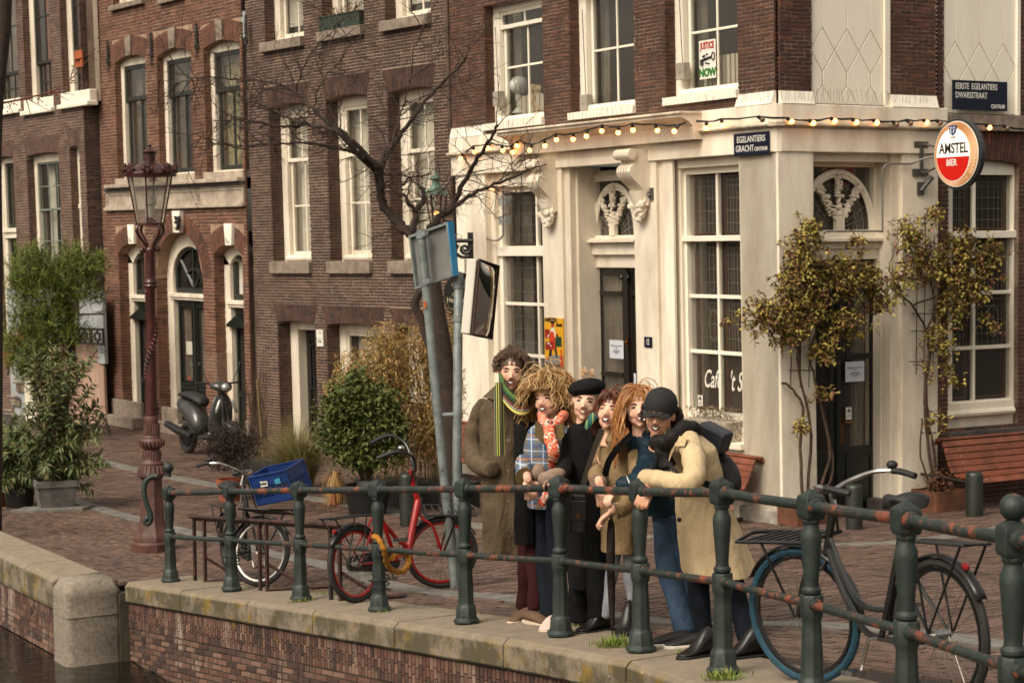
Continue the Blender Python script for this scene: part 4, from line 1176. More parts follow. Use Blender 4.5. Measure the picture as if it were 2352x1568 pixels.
# projecting hood over the door bays
hv = lambda y: FL.v(1360, y, .32)
h_top, h_l, h_c, h_b = hv(284), hv(290), hv(310), hv(338)
mb = MB(); prof = [(-.05, h_top), (.36, h_top), (.36, h_l), (.30, h_l - .02), (.22, lerp(h_l, h_c, .5)), (.17, h_c), (.17, h_c - .02), (.14, h_b), (-.05, h_b)]
ring0 = [FL.p(UH0, v, w_) for w_, v in prof]; ring1 = [FL.p(UH1, v, w_) for w_, v in prof]
mb.loft([ring0, ring1]); mb.build('hood_cornice', CREAM, pub)
mb = MB(); mb.fb(FL, UH0 - .02, UH1 + .02, h_top, h_top + .03, -.03, .39); mb.build('hood_flashing', TRIM, pub, bevel=.008)
mb = MB(); mb.fb(FL, uL(1200, 330, .1), uL(1560, 300, .1), s0 - .0, h_b, .0, .11); mb.build('hood_fascia', CREAM, pub, bevel=.01)
# piers of the canal side: (x0, x1 in picture px at y 620, top of wall w)
def pier(F, x0, x1, y, w1, w0=-.5, m=CREAM, v1=None, name='pilaster', v0=-.1, bevel=.008):
 a, b = F.u(x0, y, w1), F.u(x1, y, w1); mb = MB(); mb.fb(F, a, b, v0, v1 if v1 is not None else f0 + .002, w0, w1); return mb.build(name, m, pub, bevel=bevel), a, b
Y6 = 620
pier(FL, 1051, 1117, Y6, 0.0, m=PLASTER)
pier(FL, 1117, 1140, Y6, -.10, m=PLASTER)
pier(FL, 1247, 1293, Y6, 0.0)
pier(FL, 1293, 1312, Y6, -.05); pier(FL, 1312, 1330, Y6, -.14); pier(FL, 1330, 1342, Y6, -.28)
pier(FL, 1458, 1510, Y6, 0.0)
pier(FL, 1508, 1528, Y6, -.05); pier(FL, 1526, 1548, Y6, -.02, w0=-.06, m=PLASTER); pier(FL, 1548, 1566, Y6, -.12)
cpier, ca, cb = pier(FL, 1701, 1790, Y6, 0.0, m=PLASTER)
mb = MB(); mb.fb(FL, ca, 0.0, -.1, f0, -.5, .0); mb.build('corner_pier', PLASTER, pub)
mb = MB(); mb.fb(FL, ca - .03, .05, -.25, .22, -.4, .05); mb.build('plinth', mat('grey_painted_plinth', '#a09a90', '#6e665c', scale=5, rough=.7, spots=[('#4a4038', 7, .62)]), pub, bevel=.01)
mb = MB(); mb.fb(FR, -.0, FR.u(1870, 800), -.25, .22, -.4, .04); mb.build('plinth', MATS['grey_painted_plinth'], pub, bevel=.01)
# window bays and the door bay of the canal side
def big_window(F, x0, x1, y_top, y_tr0, y_tr1, y_bot, xm, xmul, cross, w, wallb, seed=0, name='window', lead_lower=True, xg0=None):
 """tall cafe window: casing, transom, four rows of leaded panes"""
 u0, u1 = F.u(x0, 620, w), F.u(x1, 620, w)
 vt_, t0, t1, vb2 = F.v(xm, y_top, w), F.v(xm, y_tr1, w), F.v(xm, y_tr0, w), F.v(xm, y_bot, w)
 cas = .11
 mb = MB(); frame_rect(mb, F, u0, u1, vb2 - .12, vt_ + .1, cas, cas, .12, .1, w - .12, w)
 mb.fb(F, u0 + .03, u1 - .03, t0, t1, w - .1, w + .035)
 um = F.u(xmul, 620, w - .05)
 mb.fb(F, um - .02, um + .02, vb2, vt_, w - .09, w - .035)
 cv = [F.v(xm, y, w - .05) for y in cross]
 for v in cv: mb.fb(F, u0 + cas, u1 - cas, v - .022, v + .022, w - .088, w - .033)
 win = mb.build('window', WHITE, pub, bevel=.006)
 room_box(F, u0 - .4, min(u1 + .4, -.2) if F is FL else u1 + .4, vb2 - .5, vt_ + .3, w - .35, win, d=.5 if F is FL and xm > 1500 else 1.2)
 rows = sorted([vb2] + cv + [t0]); rows = list(zip(rows[:-1], rows[1:])) + [(t1, vt_)]
 for k, (a, b) in enumerate(rows):
  for (p, q) in ((u0 + cas, um - .02), (um + .02, u1 - cas)):
   pane(F, p, q, a + .02, b - .02, w - .06, win)
   m2 = MB(); frame_rect(m2, F, p + .01, q - .01, a + .01, b - .01, .035, .035, .03 if k in (0, len(rows) - 1) else .001, .03 if k in (0, 3) else .001, w - .16, w - .12)
   m2.build('inner_frame', WOODBR, win)
   if k > 0:
    ov = ((p + q) / 2 + .08, (a + b) / 2 - .02, .09, .19) if k == 1 else None
    leads(F, p + .04, q - .04, a, b, w - .13, win, nu=4, nv=4 if k < 3 else 5, border=.06, oval=ov)
 # a strip of curtain inside on the left
 curtain(F, u0 + cas + .05, lerp(u0 + cas, um, .36), rows[0][0] - .1, vt_, w - .30, GREYC, win, folds=3, amp=.015)
 return win, u0, u1, vb2
wA, a_, b_, vbA = big_window(FL, 1146, 1262, 441, 565, 588, 905, 1200, 1236.5, [698, 815], -.16, 0)
wC, a_, b_, vbC = big_window(FL, 1566, 1716, 398, 541, 554, 945, 1640, 1651, [681, 809], -.17, 0)
for (x0, x1, y0, w1, vb2, xm) in ((1135, 1262, 441, -.08, vbA, 1200), (1560, 1716, 398, -.09, vbC, 1640)):
 u0, u1 = FL.u(x0, Y6, w1), FL.u(x1, Y6, w1)
 mb = MB(); mb.fb(FL, u0, u1, FL.v(xm, y0, w1) + .08, f0 + .002, -.5, w1); mb.build('lintel', CREAM, pub, bevel=.006)
 mb = MB(); mb.fb(FL, u0, u1, -.1, vb2 - .34, -.5, -.02); mb.build('apron_wall', PLASTER, pub)
 mb = MB(); mb.fb(FL, u0, u1, vb2 - .30, vb2 - .14, -.4, -.10); mb.tube([FL.p(u0, vb2 - .16, -.13), FL.p(u1, vb2 - .16, -.13)], .05, 8); mb.build('sill_moulding', WHITE, pub, smooth=True)
 mb = MB(); mb.fb(FL, u0 - .02, u1 + .02, vb2 - .38, vb2 - .30, -.4, .06); mb.build('window_sill', PLASTER, pub, bevel=.01)
# door bay
wd_ = -.40
u0, u1 = FL.u(1340, 640, wd_), FL.u(1475, 640, wd_)
dx0, dx1 = FL.u(1366, 800, wd_ - .03), FL.u(1478, 800, wd_ - .03)
dtop = FL.v(1410, 615, wd_); tm0, tm1 = FL.v(1410, 585, wd_), FL.v(1410, 546, wd_)
ftop = FL.v(1410, 404, wd_)
mb = MB(); mb.fb(FL, u0, dx0, -.05, f0 - .05, wd_ - .15, wd_); mb.fb(FL, dx0, u1, dtop, tm0 + .01, wd_ - .15, wd_ - .01)
mb.fb(FL, u0 - .02, u1, tm0, tm1 - .06, wd_ - .1, wd_ + .05); mb.fb(FL, u0 - .04, u1, tm1 - .06, tm1 - .03, wd_ - .1, wd_ + .13); mb.fb(FL, u0 - .03, u1, tm1 - .03, tm1, wd_ - .1, wd_ + .09)
mb.fb(FL, dx0, u1, ftop, f0 - .05, wd_ - .15, wd_ - .005)
dfr = mb.build('door_casing', CREAM, pub, bevel=.006)
room_box(FL, u0, u1 + .2, 0, ftop + .1, wd_ - .25, dfr, d=1.0)
def fan_window(F, u0, u1, v0, vc, w, par, arms=True, cx=None):
 """rectangular light with an arch of moulding, leaded glass and three garlanded arms"""
 c, a, h = (cx if cx is not None else (u0 + u1) / 2), (u1 - u0) / 2, vc - v0
 if cx is not None: a = min(u1 - cx, 9)
 mb = MB(); arc = lambda s, n=24, dv=0: [F.p(c - a * s * math.cos(PI * i / n), v0 + h * s * math.sin(PI * i / n) ** .9, w) for i in range(n + 1)]
 mb.tube(arc(.97), .035, 6); mb.tube(arc(.90), .018, 5)
 mb.fb(F, u0 - .05, u1 + .05, v0 - .10, v0, w - .05, w + .04); mb.fb(F, u0 - .05, u0 + .02, v0, vc + .08, w - .05, w + .03); mb.fb(F, u1 - .02, u1 + .05, v0, vc + .08, w - .05, w + .03); mb.fb(F, u0, u1, vc + .04, vc + .12, w - .05, w + .03)
 fl = mb.build('fanlight', WHITE, par, smooth=True, angle=35)
 mb = MB(); mb.fb(F, u0, u1, v0, vc + .05, w - .05, w - .045); mb.build('pane', STAIN, fl)
 mb = MB()
 for s in (.36, .58, .78): mb.tube([F.p(c - a * s * math.cos(PI * i / 16), v0 + h * s * math.sin(PI * i / 16), w - .035) for i in range(17)], .005, 4)
 for i in range(1, 14):
  t = PI * i / 14; mb.tube([F.p(c - a * s * math.cos(t), v0 + h * s * math.sin(t), w - .035) for s in (.2, .9)], .005, 4)
 for i in range(5):
  mb.tube([F.p(lerp(u0, u1, i / 4), v0, w - .04), F.p(lerp(u0, u1, i / 4), vc + .05, w - .04)], .004, 4)
 mb.build('leading', LEAD, fl)
 rr = random.Random(3); mb = MB()
 mb.fb(F, c - .06, c + .06, v0, v0 + .16, w - .0, w + .06)
 for an in (90, 128, 52):
  L_ = .93 if an == 90 else .86
  for k in range(26):
   s = lerp(.12, L_, k / 25); t = math.radians(an)
   uu = c + a * s * math.cos(t) * (1.05 if an != 90 else 1); vv = v0 + .06 + h * s * math.sin(t) * .97
   for _ in range(3):
    mb.sph(F.p(uu + rr.uniform(-.035, .035), vv + rr.uniform(-.03, .03), w + .02 + rr.uniform(-.01, .03)), (rr.uniform(.015, .035), rr.uniform(.015, .03), rr.uniform(.012, .03)), 6)
 mb.build('garland_arm', CREAM, fl, smooth=True)
 return fl
fan_window(FL, dx0 + .03, u1 - .15, tm1 + .03, ftop - .1, wd_ - .04, pub)
# door leaves
def leaf(F, x0, x1, v0, v1, w, par, bars_, m=DBROWN, st=.09, bot=.55, glassm=GLASS):
 mb = MB(); frame_rect(mb, F, x0, x1, v0, v1, st, st, bot, st, w - .05, w)
 for v in bars_: mb.fb(F, x0 + st, x1 - st, v - .03, v + .03, w - .045, w + .012)
 frame_rect(mb, F, x0 + st, x1 - st, v0 + .12, v0 + bot - .08, .03, .03, .03, .03, w, w + .018)
 d = mb.build('door_leaf', m, par, bevel=.005)
 vs = [v0 + bot] + sorted(bars_) + [v1 - st]
 for a, b in zip(vs[:-1], vs[1:]): pane(F, x0 + st, x1 - st, a, b, w - .02, d)
 return d
xm_ = FL.u(1435, 800, wd_)
lf = leaf(FL, dx0 + .01, xm_ - .03, .02, dtop, wd_ - .06, dfr, [FL.v(1403, 674, wd_), FL.v(1403, 860, wd_)], bot=.25, st=.10)
leads(FL, dx0 + .12, xm_ - .14, .3, dtop - .1, wd_ - .11, lf, nu=4, nv=12, border=.05, oval=((dx0 + xm_) / 2, FL.v(1403, 765, wd_), .08, .2))
mb = MB(); mb.fb(FL, dx0 + .05, xm_ - .05, .2, dtop - .08, wd_ - .16, wd_ - .15); mb.build('door_curtain', GREYC, lf)
leaf(FL, xm_ + .03, u1, .02, dtop, wd_ - .06, dfr, [FL.v(1450, 674, wd_), FL.v(1450, 868, wd_)], bot=.25, st=.07)
mb = MB(); mb.tube([FL.p(xm_, .02, wd_ - .05), FL.p(xm_, dtop - .12, wd_ - .05)], .045, 10); mb.fb(FL, xm_ - .09, xm_ + .09, dtop - .12, dtop - .04, wd_ - .08, wd_)
for s in (-1, 1): mb.tube([FL.p(xm_ + s * (.07 + .03 * math.cos(t)), dtop - .12 + .03 * math.sin(t), wd_ + .0) for t in range(7)], .012, 5, closed=True)
mb.build('door_column', DBROWN, dfr, smooth=True)
BRASS = mat('worn_brass', '#8a5a24', '#5e3b17', scale=20, rough=.35, metal=.8)
mb = MB(); c = FL.uv(1436, 785, wd_); mb.fb(FL, c[0] + .02, c[0] + .05, c[1] - .07, c[1] + .07, wd_ - .01, wd_ + .0); mb.sph(FL.p(c[0] + .035, c[1], wd_ + .01), .02, 8); mb.build('door_handle', BRASS, dfr, smooth=True)
# scroll brackets carrying the hood
def corbel(x, ytop, ymid, ybot):
 wv = .02; u = FL.u(x, ymid, .15)
 vt_, vm, vb2 = FL.v(x, ytop, .2), FL.v(x, ymid, .15), FL.v(x, ybot, .12)
 H_ = vt_ - vm; wd2 = .145; root = None
 # side profile (w out of the wall, v)
 front = [(.34, 1.0), (.40, .94), (.41, .88), (.37, .82), (.30, .80), (.27, .76), (.30, .72), (.36, .66), (.38, .58), (.36, .5), (.30, .42), (.22, .34), (.15, .26), (.11, .16), (.10, .06), (.12, 0)]
 P = [(w_ * .8, vm + H_ * f) for w_, f in front]
 mb = MB()
 for (x0, x1, ins) in ((-wd2, -.115, 0), (-.115, -.095, .018), (-.095, -.06, 0), (-.06, -.04, .018), (-.04, -.005, 0), (-.005, .015, .018), (.015, .05, 0), (.05, .07, .018), (.07, wd2, 0)):
  pts = [FL.p(u + x0, vt_, 0)] + [FL.p(u + x0, v, w_ - ins) for w_, v in P] + [FL.p(u + x0, vm, 0)]
  mb.prism(pts, FL.U * (x1 - x0))
 mb.tube([FL.p(u - wd2 - .02, vt_ - .06, .27), FL.p(u + wd2 + .02, vt_ - .06, .27)], .065, 12)
 b_ = mb.build('bracket', CREAM, pub, smooth=True, angle=30)
 mb = MB(); rr = random.Random(int(x))
 for k in range(90):
  f = rr.random() ** .8; y = lerp(vm + .01, vb2, f); hw = .14 * (1 - f) ** .6 + .02
  mb.sph(FL.p(u + rr.uniform(-hw, hw), y, .07 + rr.uniform(-.03, .07) * (1 - f * .5)), rr.uniform(.018, .03) * (1.5 if f < .25 else 1), 6)
 mb.lathe([(.0, 0), (.06, .05), (.13, .28), (.15, .36)], 10, FL.p(u, vb2, .05)); mb.build('grape_carving', CREAM, b_, smooth=True)
corbel(1246, 366, 487, 522); corbel(1456, 343, 465, 507)
# side street face of the cafe
pier(FR, 1792, 1869, 800, 0.0, m=PLASTER)
pier(FR, 1872, 1869.5, 800, 0.0) if False else None
mb = MB(); mb.fb(FR, 0.0, FR.u(1869, 700, 0), -.1, f0 + .002, -.5, .0); mb.build('corner_pier', PLASTER, pub)
mb = MB(); mb.fb(FR, .10, .115, .2, f0, 0, .006); mb.build('plaster_edge', PLASTER, pub)
wr = -.30
uB = FR.u(2072, 800, 0)
pier(FR, 2072, 2154.5, 800, 0.0, m=CREAM); pier(FR, 2046, 2072, 800, -.06); pier(FR, 2023.5, 2048, 800, -.22)
mb = MB(); mb.fb(FR, FR.u(1869, 700, -.1), FR.u(2048, 360, -.1), FR.v(1960, 372, -.1), f0 + .002, -.5, -.1); mb.build('lintel', CREAM, pub, bevel=.006)
u0, u1 = FR.u(1850, 800, wr), FR.u(2023.5, 800, wr)
dtop = FR.v(1950, 596, wr); tA, tB = FR.v(1950, 596, wr), FR.v(1950, 543, wr)
mb = MB(); mb.fb(FR, u0, u1, dtop, tB - .14, wr - .15, wr + .02); mb.fb(FR, u0, u1 + .04, tB - .14, tB - .06, wr - .1, wr + .05); mb.fb(FR, u0, u1 + .08, tB - .06, tB - .02, wr - .1, wr + .12)
mb.fb(FR, u1 - .04, u1 + .05, tB - .02, FR.v(1950, 372, wr), wr - .15, wr); mb.fb(FR, u0, u1, FR.v(1950, 384, wr), FR.v(1950, 368, wr), wr - .15, wr - .002)
dfr2 = mb.build('door_casing', CREAM, pub, bevel=.006)
room_box(FR, u0 - .3, u1 + .2, -.05, tB + .9, wr - .25, dfr2, d=1.2)
fan_window(FR, u0, FR.u(2010, 480, wr), FR.v(1930, 528, wr), FR.v(1930, 391, wr), wr - .03, pub, cx=FR.u(1927, 480, wr))
xm_ = FR.u(1933, 1000, wr)
leaf(FR, u0 - .1, xm_ - .04, .05, dtop, wr - .06, dfr2, [FR.v(1900, 667, wr), FR.v(1900, 827, wr)], m=DGREEN, bot=.75)
rl = leaf(FR, xm_ + .02, u1, .05, dtop, wr - .06, dfr2, [FR.v(1980, 667, wr), FR.v(1980, 818, wr)], m=DGREEN, bot=.78)
mb = MB(); mb.tube([FR.p(xm_ - .01, .05, wr - .05), FR.p(xm_ - .01, dtop, wr - .05)], .035, 8); mb.build('door_column', DGREEN, dfr2, smooth=True)
mb = MB(); c = FR.uv(1943, 977, wr); mb.fb(FR, c[0] - .035, c[0] + .0, c[1] - .22, c[1] + .14, wr - .06, wr - .045); mb.tube([FR.p(c[0] - .02, c[1] + .04, wr - .03), FR.p(c[0] - .02, c[1] + .04, wr), FR.p(c[0] + .11, c[1] + .035, wr)], .012, 6); mb.build('door_handle', BRASS, rl)
curtain(FR, lerp(xm_, u1, .5), u1 - .1, .8, dtop, wr - .2, GREYC, rl, folds=3)
mb = MB(); mb.fb(FR, u0 - .2, u1 + .1, -.2, .05, wr - .2, .06); mb.build('doorstep', STONED, pub, bevel=.015)
mb = MB(); q = FR.r(2023, 1165, 2050, 1212, -.2); mb.fb(FR, FR.u(2024, 1180, -.04), FR.u(2046, 1180, -.04), -.2, .22, -.3, -.035); mb.build('plinth_block', STONED, pub, bevel=.01)
# anti-pigeon wires on the ledges
mb = MB(); rr = random.Random(8)
for F, ua, ub, vv, ww in ((FL, UL0, UH0, bt + .02, .04), (FL, UH0, UH1, h_top + .03, .25), (FL, UH1, 0, bt + .02, .04), (FR, 0, UR1 - .3, bt + .02, .04)):
 n = int((ub - ua) / .045)
 for i in range(n):
  x = lerp(ua, ub, i / n); dx = rr.choice([-1, 1]) * rr.uniform(.01, .04)
  p = F.p(x, vv, ww); q = F.p(x + dx, vv + rr.uniform(.13, .17), ww + rr.uniform(-.05, .03)); mb.tube([p, q], .0018, 3, cap=False)
mb.build('pigeon_wires', mat('thin_steel_wire', '#6b5a4a', rough=.4, metal=.5), pub, kind='stuff')
# ---- neighbour in the side street
nb = thing('side_street_house', 'brown brick side street house at the right edge with a tall white window', 'house', FR.p(UR1, 0, 0))
un0, un1 = FR.u(2152, 600, -.04), FR.u(2420, 500)
NW = dict(u0=FR.u(2177, 600, -.04), u1=FR.u(2346, 600), v0=FR.v(2250, 950, -.04) , v1=FR.v(2255, 366), rev=.10, rise=.05, ring=.32, fan=.1)
NW['v0'] = FR.v(2255, 980)
vbn, vtn = FR.v(2250, 245, -.02), FR.v(2250, 302, -.02)
FRn = Facade(FR.p(0, 0, -.04), FR.U, FR.V)
NP = dict(u0=FR.u(2174, 150), u1=FR.u(2347.6, 150), v0=FR.v(2250, 262), v1=vtp + .3, rev=.05)
brick_wall(FRn, nb, un0, un1, -.15, vtp + .5, [NW, NP], .175, .052, BP, MOP, seed=51, jt=.008)
diamond_panel(FRn, nb, NP['u0'], NP['u1'] - .05, NP['v0'], vtp + .5, -.02, [FR.v(2260, 151, -.03)], 3)
mb = MB(); mb.fb(FRn, NP['u1'] - .05, NP['u1'], NP['v0'], vtp + .5, -.05, .015); mb.build('panel_edge', WHITE, nb)
mb = MB(); mb.fb(FRn, FR.u(2177, 280), un1, FR.v(2260, 301), FR.v(2260, 264), -.02, .05); mb.build('stone_band', STONE, nb, bevel=.01)
_pub = pub; pub = nb
wN, a_, b_, vbN = big_window(FRn, 2172, 2342, 402, 530, 547, 918, 2260, 2236, [672, 797], -.08, 0)
pub = _pub
mb = MB(); a, b = NW['u0'], NW['u1']; mb.fb(FRn, a, b, vbN - .34, vbN - .11, -.3, -.09); mb.fb(FRn, a, b, FR.v(2255, 397), NW['v1'] + .05, -.3, -.085); mb.fb(FRn, a + .0, b - .05, vbN - .16, vbN - .02, -.1, -.02); mb.tube([FRn.p(a, vbN - .14, -.03), FRn.p(b - .06, vbN - .14, -.03)], .045, 8); mb.build('window_apron', CREAM, nb, smooth=True, angle=30)
mb = MB(); mb.fb(FRn, a - .01, b + .12, vbN - .54, vbN - .34, -.3, .06); mb.build('window_sill', STONED, nb, bevel=.015)
# ------------------------------------------------------------------ ground, quay and water
def SQ(s, q, dz=0.0):
 v = QD * s + QM * (q + 6.434)
 return Vector((v.x, v.y, G(v.x, v.y) + dz))
EDGE = [(3, -3.0), (4, -2.3), (5, -1.7), (6, -1.25), (7.1, -.85), (8.24, -.52), (9, -.32), (10, -.27), (17.55, -.27)]
def edge_q(s):
 if s > 17.55: return -.80
 for (a, qa), (b, qb) in zip(EDGE[:-1], EDGE[1:]):
  if a <= s <= b: return lerp(qa, qb, (s - a) / (b - a))
 return -3.6
PBASE = [(17.0, 0), (15.55, 0), (14.13, 0), (12.75, 0), (11.45, 0), (10.28, .02), (9.28, -.06), (8.24, -.25), (7.12, -.57), (6.05, -.95), (5.0, -1.4)]
mb = MB(); ss = [2 + .5 * i for i in range(60)] + [32 + 2 * i for i in range(20)]
qs = [0, .15, .6, 1, 1.5, 2, 2.5, 3, 3.5, 4, 4.5, 5, 5.5, 6, 6.5, 7, 7.5, 8, 9, 10, 12, 15, 20, 30]
rows = [[SQ(s, max(edge_q(s) + .1, -.5) + q if q < 1 else q, -.014) for q in qs] for s in ss]
mb.loft(rows, cap=False, closed=False)
for f in mb.f: f.reverse()
ground = mb.build('ground', DIRT, None, smooth=True, kind='structure')
KERB1 = [(34, 3.5), (29.2, 3.6), (25.4, 3.77), (22.6, 4.3), (19.4, 4.66), (17.2, 5.2), (15.7, 5.75), (14.85, 6.5), (14.85, 7.7), (15.0, 8.8), (15.2, 12), (15.4, 20)]
KERB2 = [(32, 1.6), (24.4, 1.64), (20.4, 1.8), (18.9, 1.86), (17.5, 1.72), (14.7, 1.06), (13.4, .95), (12.7, 1.05), (10.4, .87), (9.7, 1.25), (9.0, 1.45), (7.7, 1.4), (6, 1.3), (4, 1.2)]
def q_on(poly, s):
 for (a, qa), (b, qb) in zip(poly[:-1], poly[1:]):
  if b <= s <= a: return lerp(qa, qb, (s - a) / (b - a)) if a != b else qa
 return None
def in_view(p, m=0.03):
 d = p - CAM; y = d.dot(_fw)
 return y > 2 and abs(d.dot(CR) / y) < .262 + m and abs(d.dot(CU) / y) < .1746 + m
def paving(name, par, cells, m, keep, seed, th=.05):
 """cells: (s0, s1, q0, q1, full) laid on the ground"""
 rr = random.Random(seed)
 cells = [c for c in cells if in_view(SQ((c[0] + c[1]) / 2, (c[2] + c[3]) / 2))]
 def dd(c): p = SQ((c[0] + c[1]) / 2, (c[2] + c[3]) / 2); return (p - CAM).length
 full = sorted([c for c in cells if c[4]], key=dd)[:keep]; S = set(map(id, full))
 if full:
  c0 = full[0]; Ls, Lq = c0[1] - c0[0], c0[3] - c0[2]
  vs = []
  for i in range(10):
   mb = MB(); g = lambda e=.002: rr.uniform(-e, e)
   a, b, e = Ls / 2, Lq / 2, .004
   P = [(-b + g(), -a + g(), -.04), (b + g(), -a + g(), -.04), (b + g(), a + g(), -.04), (-b + g(), a + g(), -.04), (-b + e + g(), -a + e + g(), g()), (b - e + g(), -a + e + g(), g()), (b - e + g(), a - e + g(), g()), (-b + e + g(), a - e + g(), g())]
   mb.add(P, [(4, 5, 6, 7), (0, 1, 5, 4), (1, 2, 6, 5), (2, 3, 7, 6), (3, 0, 4, 7), (0, 3, 2, 1)])
   me = bpy.data.meshes.new('paving_brick'); me.from_pydata(mb.v, [], mb.f); me.materials.append(m)
   at_ = me.attributes.new('tone', 'FLOAT', 'FACE'); at_.data.foreach_set('value', [(i * .37) % 1] * 6); vs.append(me)
  for c in full:
   sm, qm = (c[0] + c[1]) / 2, (c[2] + c[3]) / 2; p = SQ(sm, qm, rr.uniform(-.003, .003))
   ex = (SQ(sm, qm + .05) - SQ(sm, qm - .05)).normalized(); ey = (SQ(sm + .05, qm) - SQ(sm - .05, qm)).normalized(); ez = ex.cross(ey).normalized(); ey = ez.cross(ex)
   o = bpy.data.objects.new('paving_brick', vs[rr.randrange(10)]); COL.objects.link(o); o.parent = par
   o.matrix_local = Matrix.Translation(p - ORG.get(par.name, Vector())) @ Matrix((ex, ey, ez)).transposed().to_4x4()
 v = []; f = []; t = []
 for c in cells:
  if id(c) in S: continue
  n = len(v); g = lambda e=.0025: rr.uniform(-e, e); dz = rr.uniform(-.004, .003)
  s0, s1, q0, q1 = c[:4]; e = .003
  for (s, q) in ((s0, q0), (s0, q1), (s1, q1), (s1, q0)): v.append(tuple(SQ(s, q, -.03)))
  for (s, q) in ((s0 + e, q0 + e), (s0 + e, q1 - e), (s1 - e, q1 - e), (s1 - e, q0 + e)): v.append(tuple(SQ(s + g(.0015), q + g(.0015), dz + g())))
  f += [(n + 4, n + 5, n + 6, n + 7), (n, n + 1, n + 5, n + 4), (n + 1, n + 2, n + 6, n + 5), (n + 2, n + 3, n + 7, n + 6), (n + 3, n, n + 4, n + 7)]
  t += [rr.random()] * 5
 mb = MB(); mb.v = v; mb.f = f; mb.t = t; mb.mi = [0] * len(f)
 return mb.build(name, m, par, kind='stuff')
BS = None
n = NT('paving_brick_clay')
c_ = n.ramp(n.attr('tone'), [(0, lin('#56453c')), (.3, lin('#675145')), (.55, lin('#4a3b33')), (.8, lin('#72594b')), (1, lin('#5c483e'))])
pos = n.n('NewGeometry').outputs['Position']
wear = n.ramp(n.noise(.55, 5, .65, pos), [(.4, (1, 1, 1, 1)), (.62, (.72, .70, .68, 1))])
c_ = n.mix(1.0, c_, wear, 'MULTIPLY')
dirt_ = n.ramp(n.noise(9, 6, .75, pos), [(.66, (0, 0, 0, 1)), (.72, (.7, .7, .7, 1))])
c_ = n.mix(dirt_, c_, lin('#a08a78'))
n.out(c_, n.ramp(n.noise(.5, 4, .6, pos), [(.45, (.8, .8, .8, 1)), (.65, (.45, .45, .45, 1))]))
n.bump(n.noise(90, 4, .7, pos), .5, .004); BS = n.m
cells = []; rr = random.Random(77); L, W, J = .20, .068, .007
s = 6.0; k = 0
while s < 34:                                    # street between the two kerbs and beyond: rows across the quay
 qa = q_on(KERB2, s); q1_ = q_on(KERB1, s) if s > 14.85 else 22
 q = (qa or 1.3) + .12 - (0.5 * L if k % 2 else 0) - L; qlim = (q1_ or 22) - .14
 lo = (qa or 1.3) + .12
 while q < qlim and q < 16:
  a, b = max(q, lo), min(q + L - J, qlim)
  if b - a > .03: cells.append((s, s + W - J, a, b, b - a > L - J - .003))
  q += L
 s += W; k += 1
s = 14.4; k = 0
while s < 36:                                    # pavement along the houses
 q1_ = q_on(KERB1, s) if s > 14.85 else 99
 lo = (q1_ or 3.6) + .14 if s > 14.85 else 99
 if s < 17.3: hi = 14
 else: hi = 7.6
 if s < 15.4: lo = max(lo, 6.6)
 q = lo - (0.5 * L if k % 2 else 0) - L
 while q < hi:
  a, b = max(q, lo), min(q + L - J, hi)
  if b - a > .03: cells.append((s, s + W - J, a, b, False))
  q += L
 s += W; k += 1
q = .38; k = 0
while q < 1.9:                                   # strip along the quay: rows parallel to the water
 s = 5.0 + (0.5 * L if k % 2 else 0)
 while s < 34:
  qa = q_on(KERB2, s + L / 2)
  if qa is None or q + W < qa - .11: cells.append((s, s + L - J, q, q + W - J, False))
  s += L
 q += W; k += 1
s = 17.6
while s < 26:                                    # in front of the wider quay at the left
 q = -.28
 while q < .38:
  cells.append((s, s + L - J, q, q + W - J, False)); q += W
 s += L
paving('brick_paving', ground, cells, BS, 300, 7)
KST = mat('grey_kerb_stone', '#77746d', '#5a5750', scale=6, rough=.6, bump=.2, bscale=70)
def kerb(poly, wd, ln, name, seed):
 rr = random.Random(seed); pts = [SQ(*p) for p in poly]; acc = []
 d = 0; path = smoothpath([V3(p[0], p[1], 0) for p in poly], 10)
 cum = [0]
 for a, b in zip(path[:-1], path[1:]): cum.append(cum[-1] + (b - a).length)
 def at_s(x):
  for i in range(len(cum) - 1):
   if cum[i] <= x <= cum[i + 1]:
    t = (x - cum[i]) / max(cum[i + 1] - cum[i], 1e-6); return path[i].lerp(path[i + 1], t), (path[i + 1] - path[i]).normalized()
  return path[-1], (path[-1] - path[-2]).normalized()
 x = 0
 while x < cum[-1] - .2:
  l = ln * rr.uniform(.85, 1.15); e = min(x + l - .012, cum[-1])
  if in_view(SQ(at_s((x + e) / 2)[0].x, at_s((x + e) / 2)[0].y), .06):
   mb = MB(); rows = []
   dz = rr.uniform(-.004, .006)
   for i in range(4):
    c, t = at_s(lerp(x, e, i / 3)); nn_ = V3(-t.y, t.x, 0) * wd / 2
    A, B = c - nn_, c + nn_
    rows.append([SQ(A.x, A.y, -.05), SQ(B.x, B.y, -.05), SQ(B.x, B.y, .006 + dz), SQ(A.x, A.y, .006 + dz)])
   mb.loft(rows); mb.build('kerb_stone', KST, ground, bevel=.006)
  x += l
kerb(KERB1, .26, .95, 'kerb', 3); kerb(KERB2, .20, .95, 'kerb', 4)
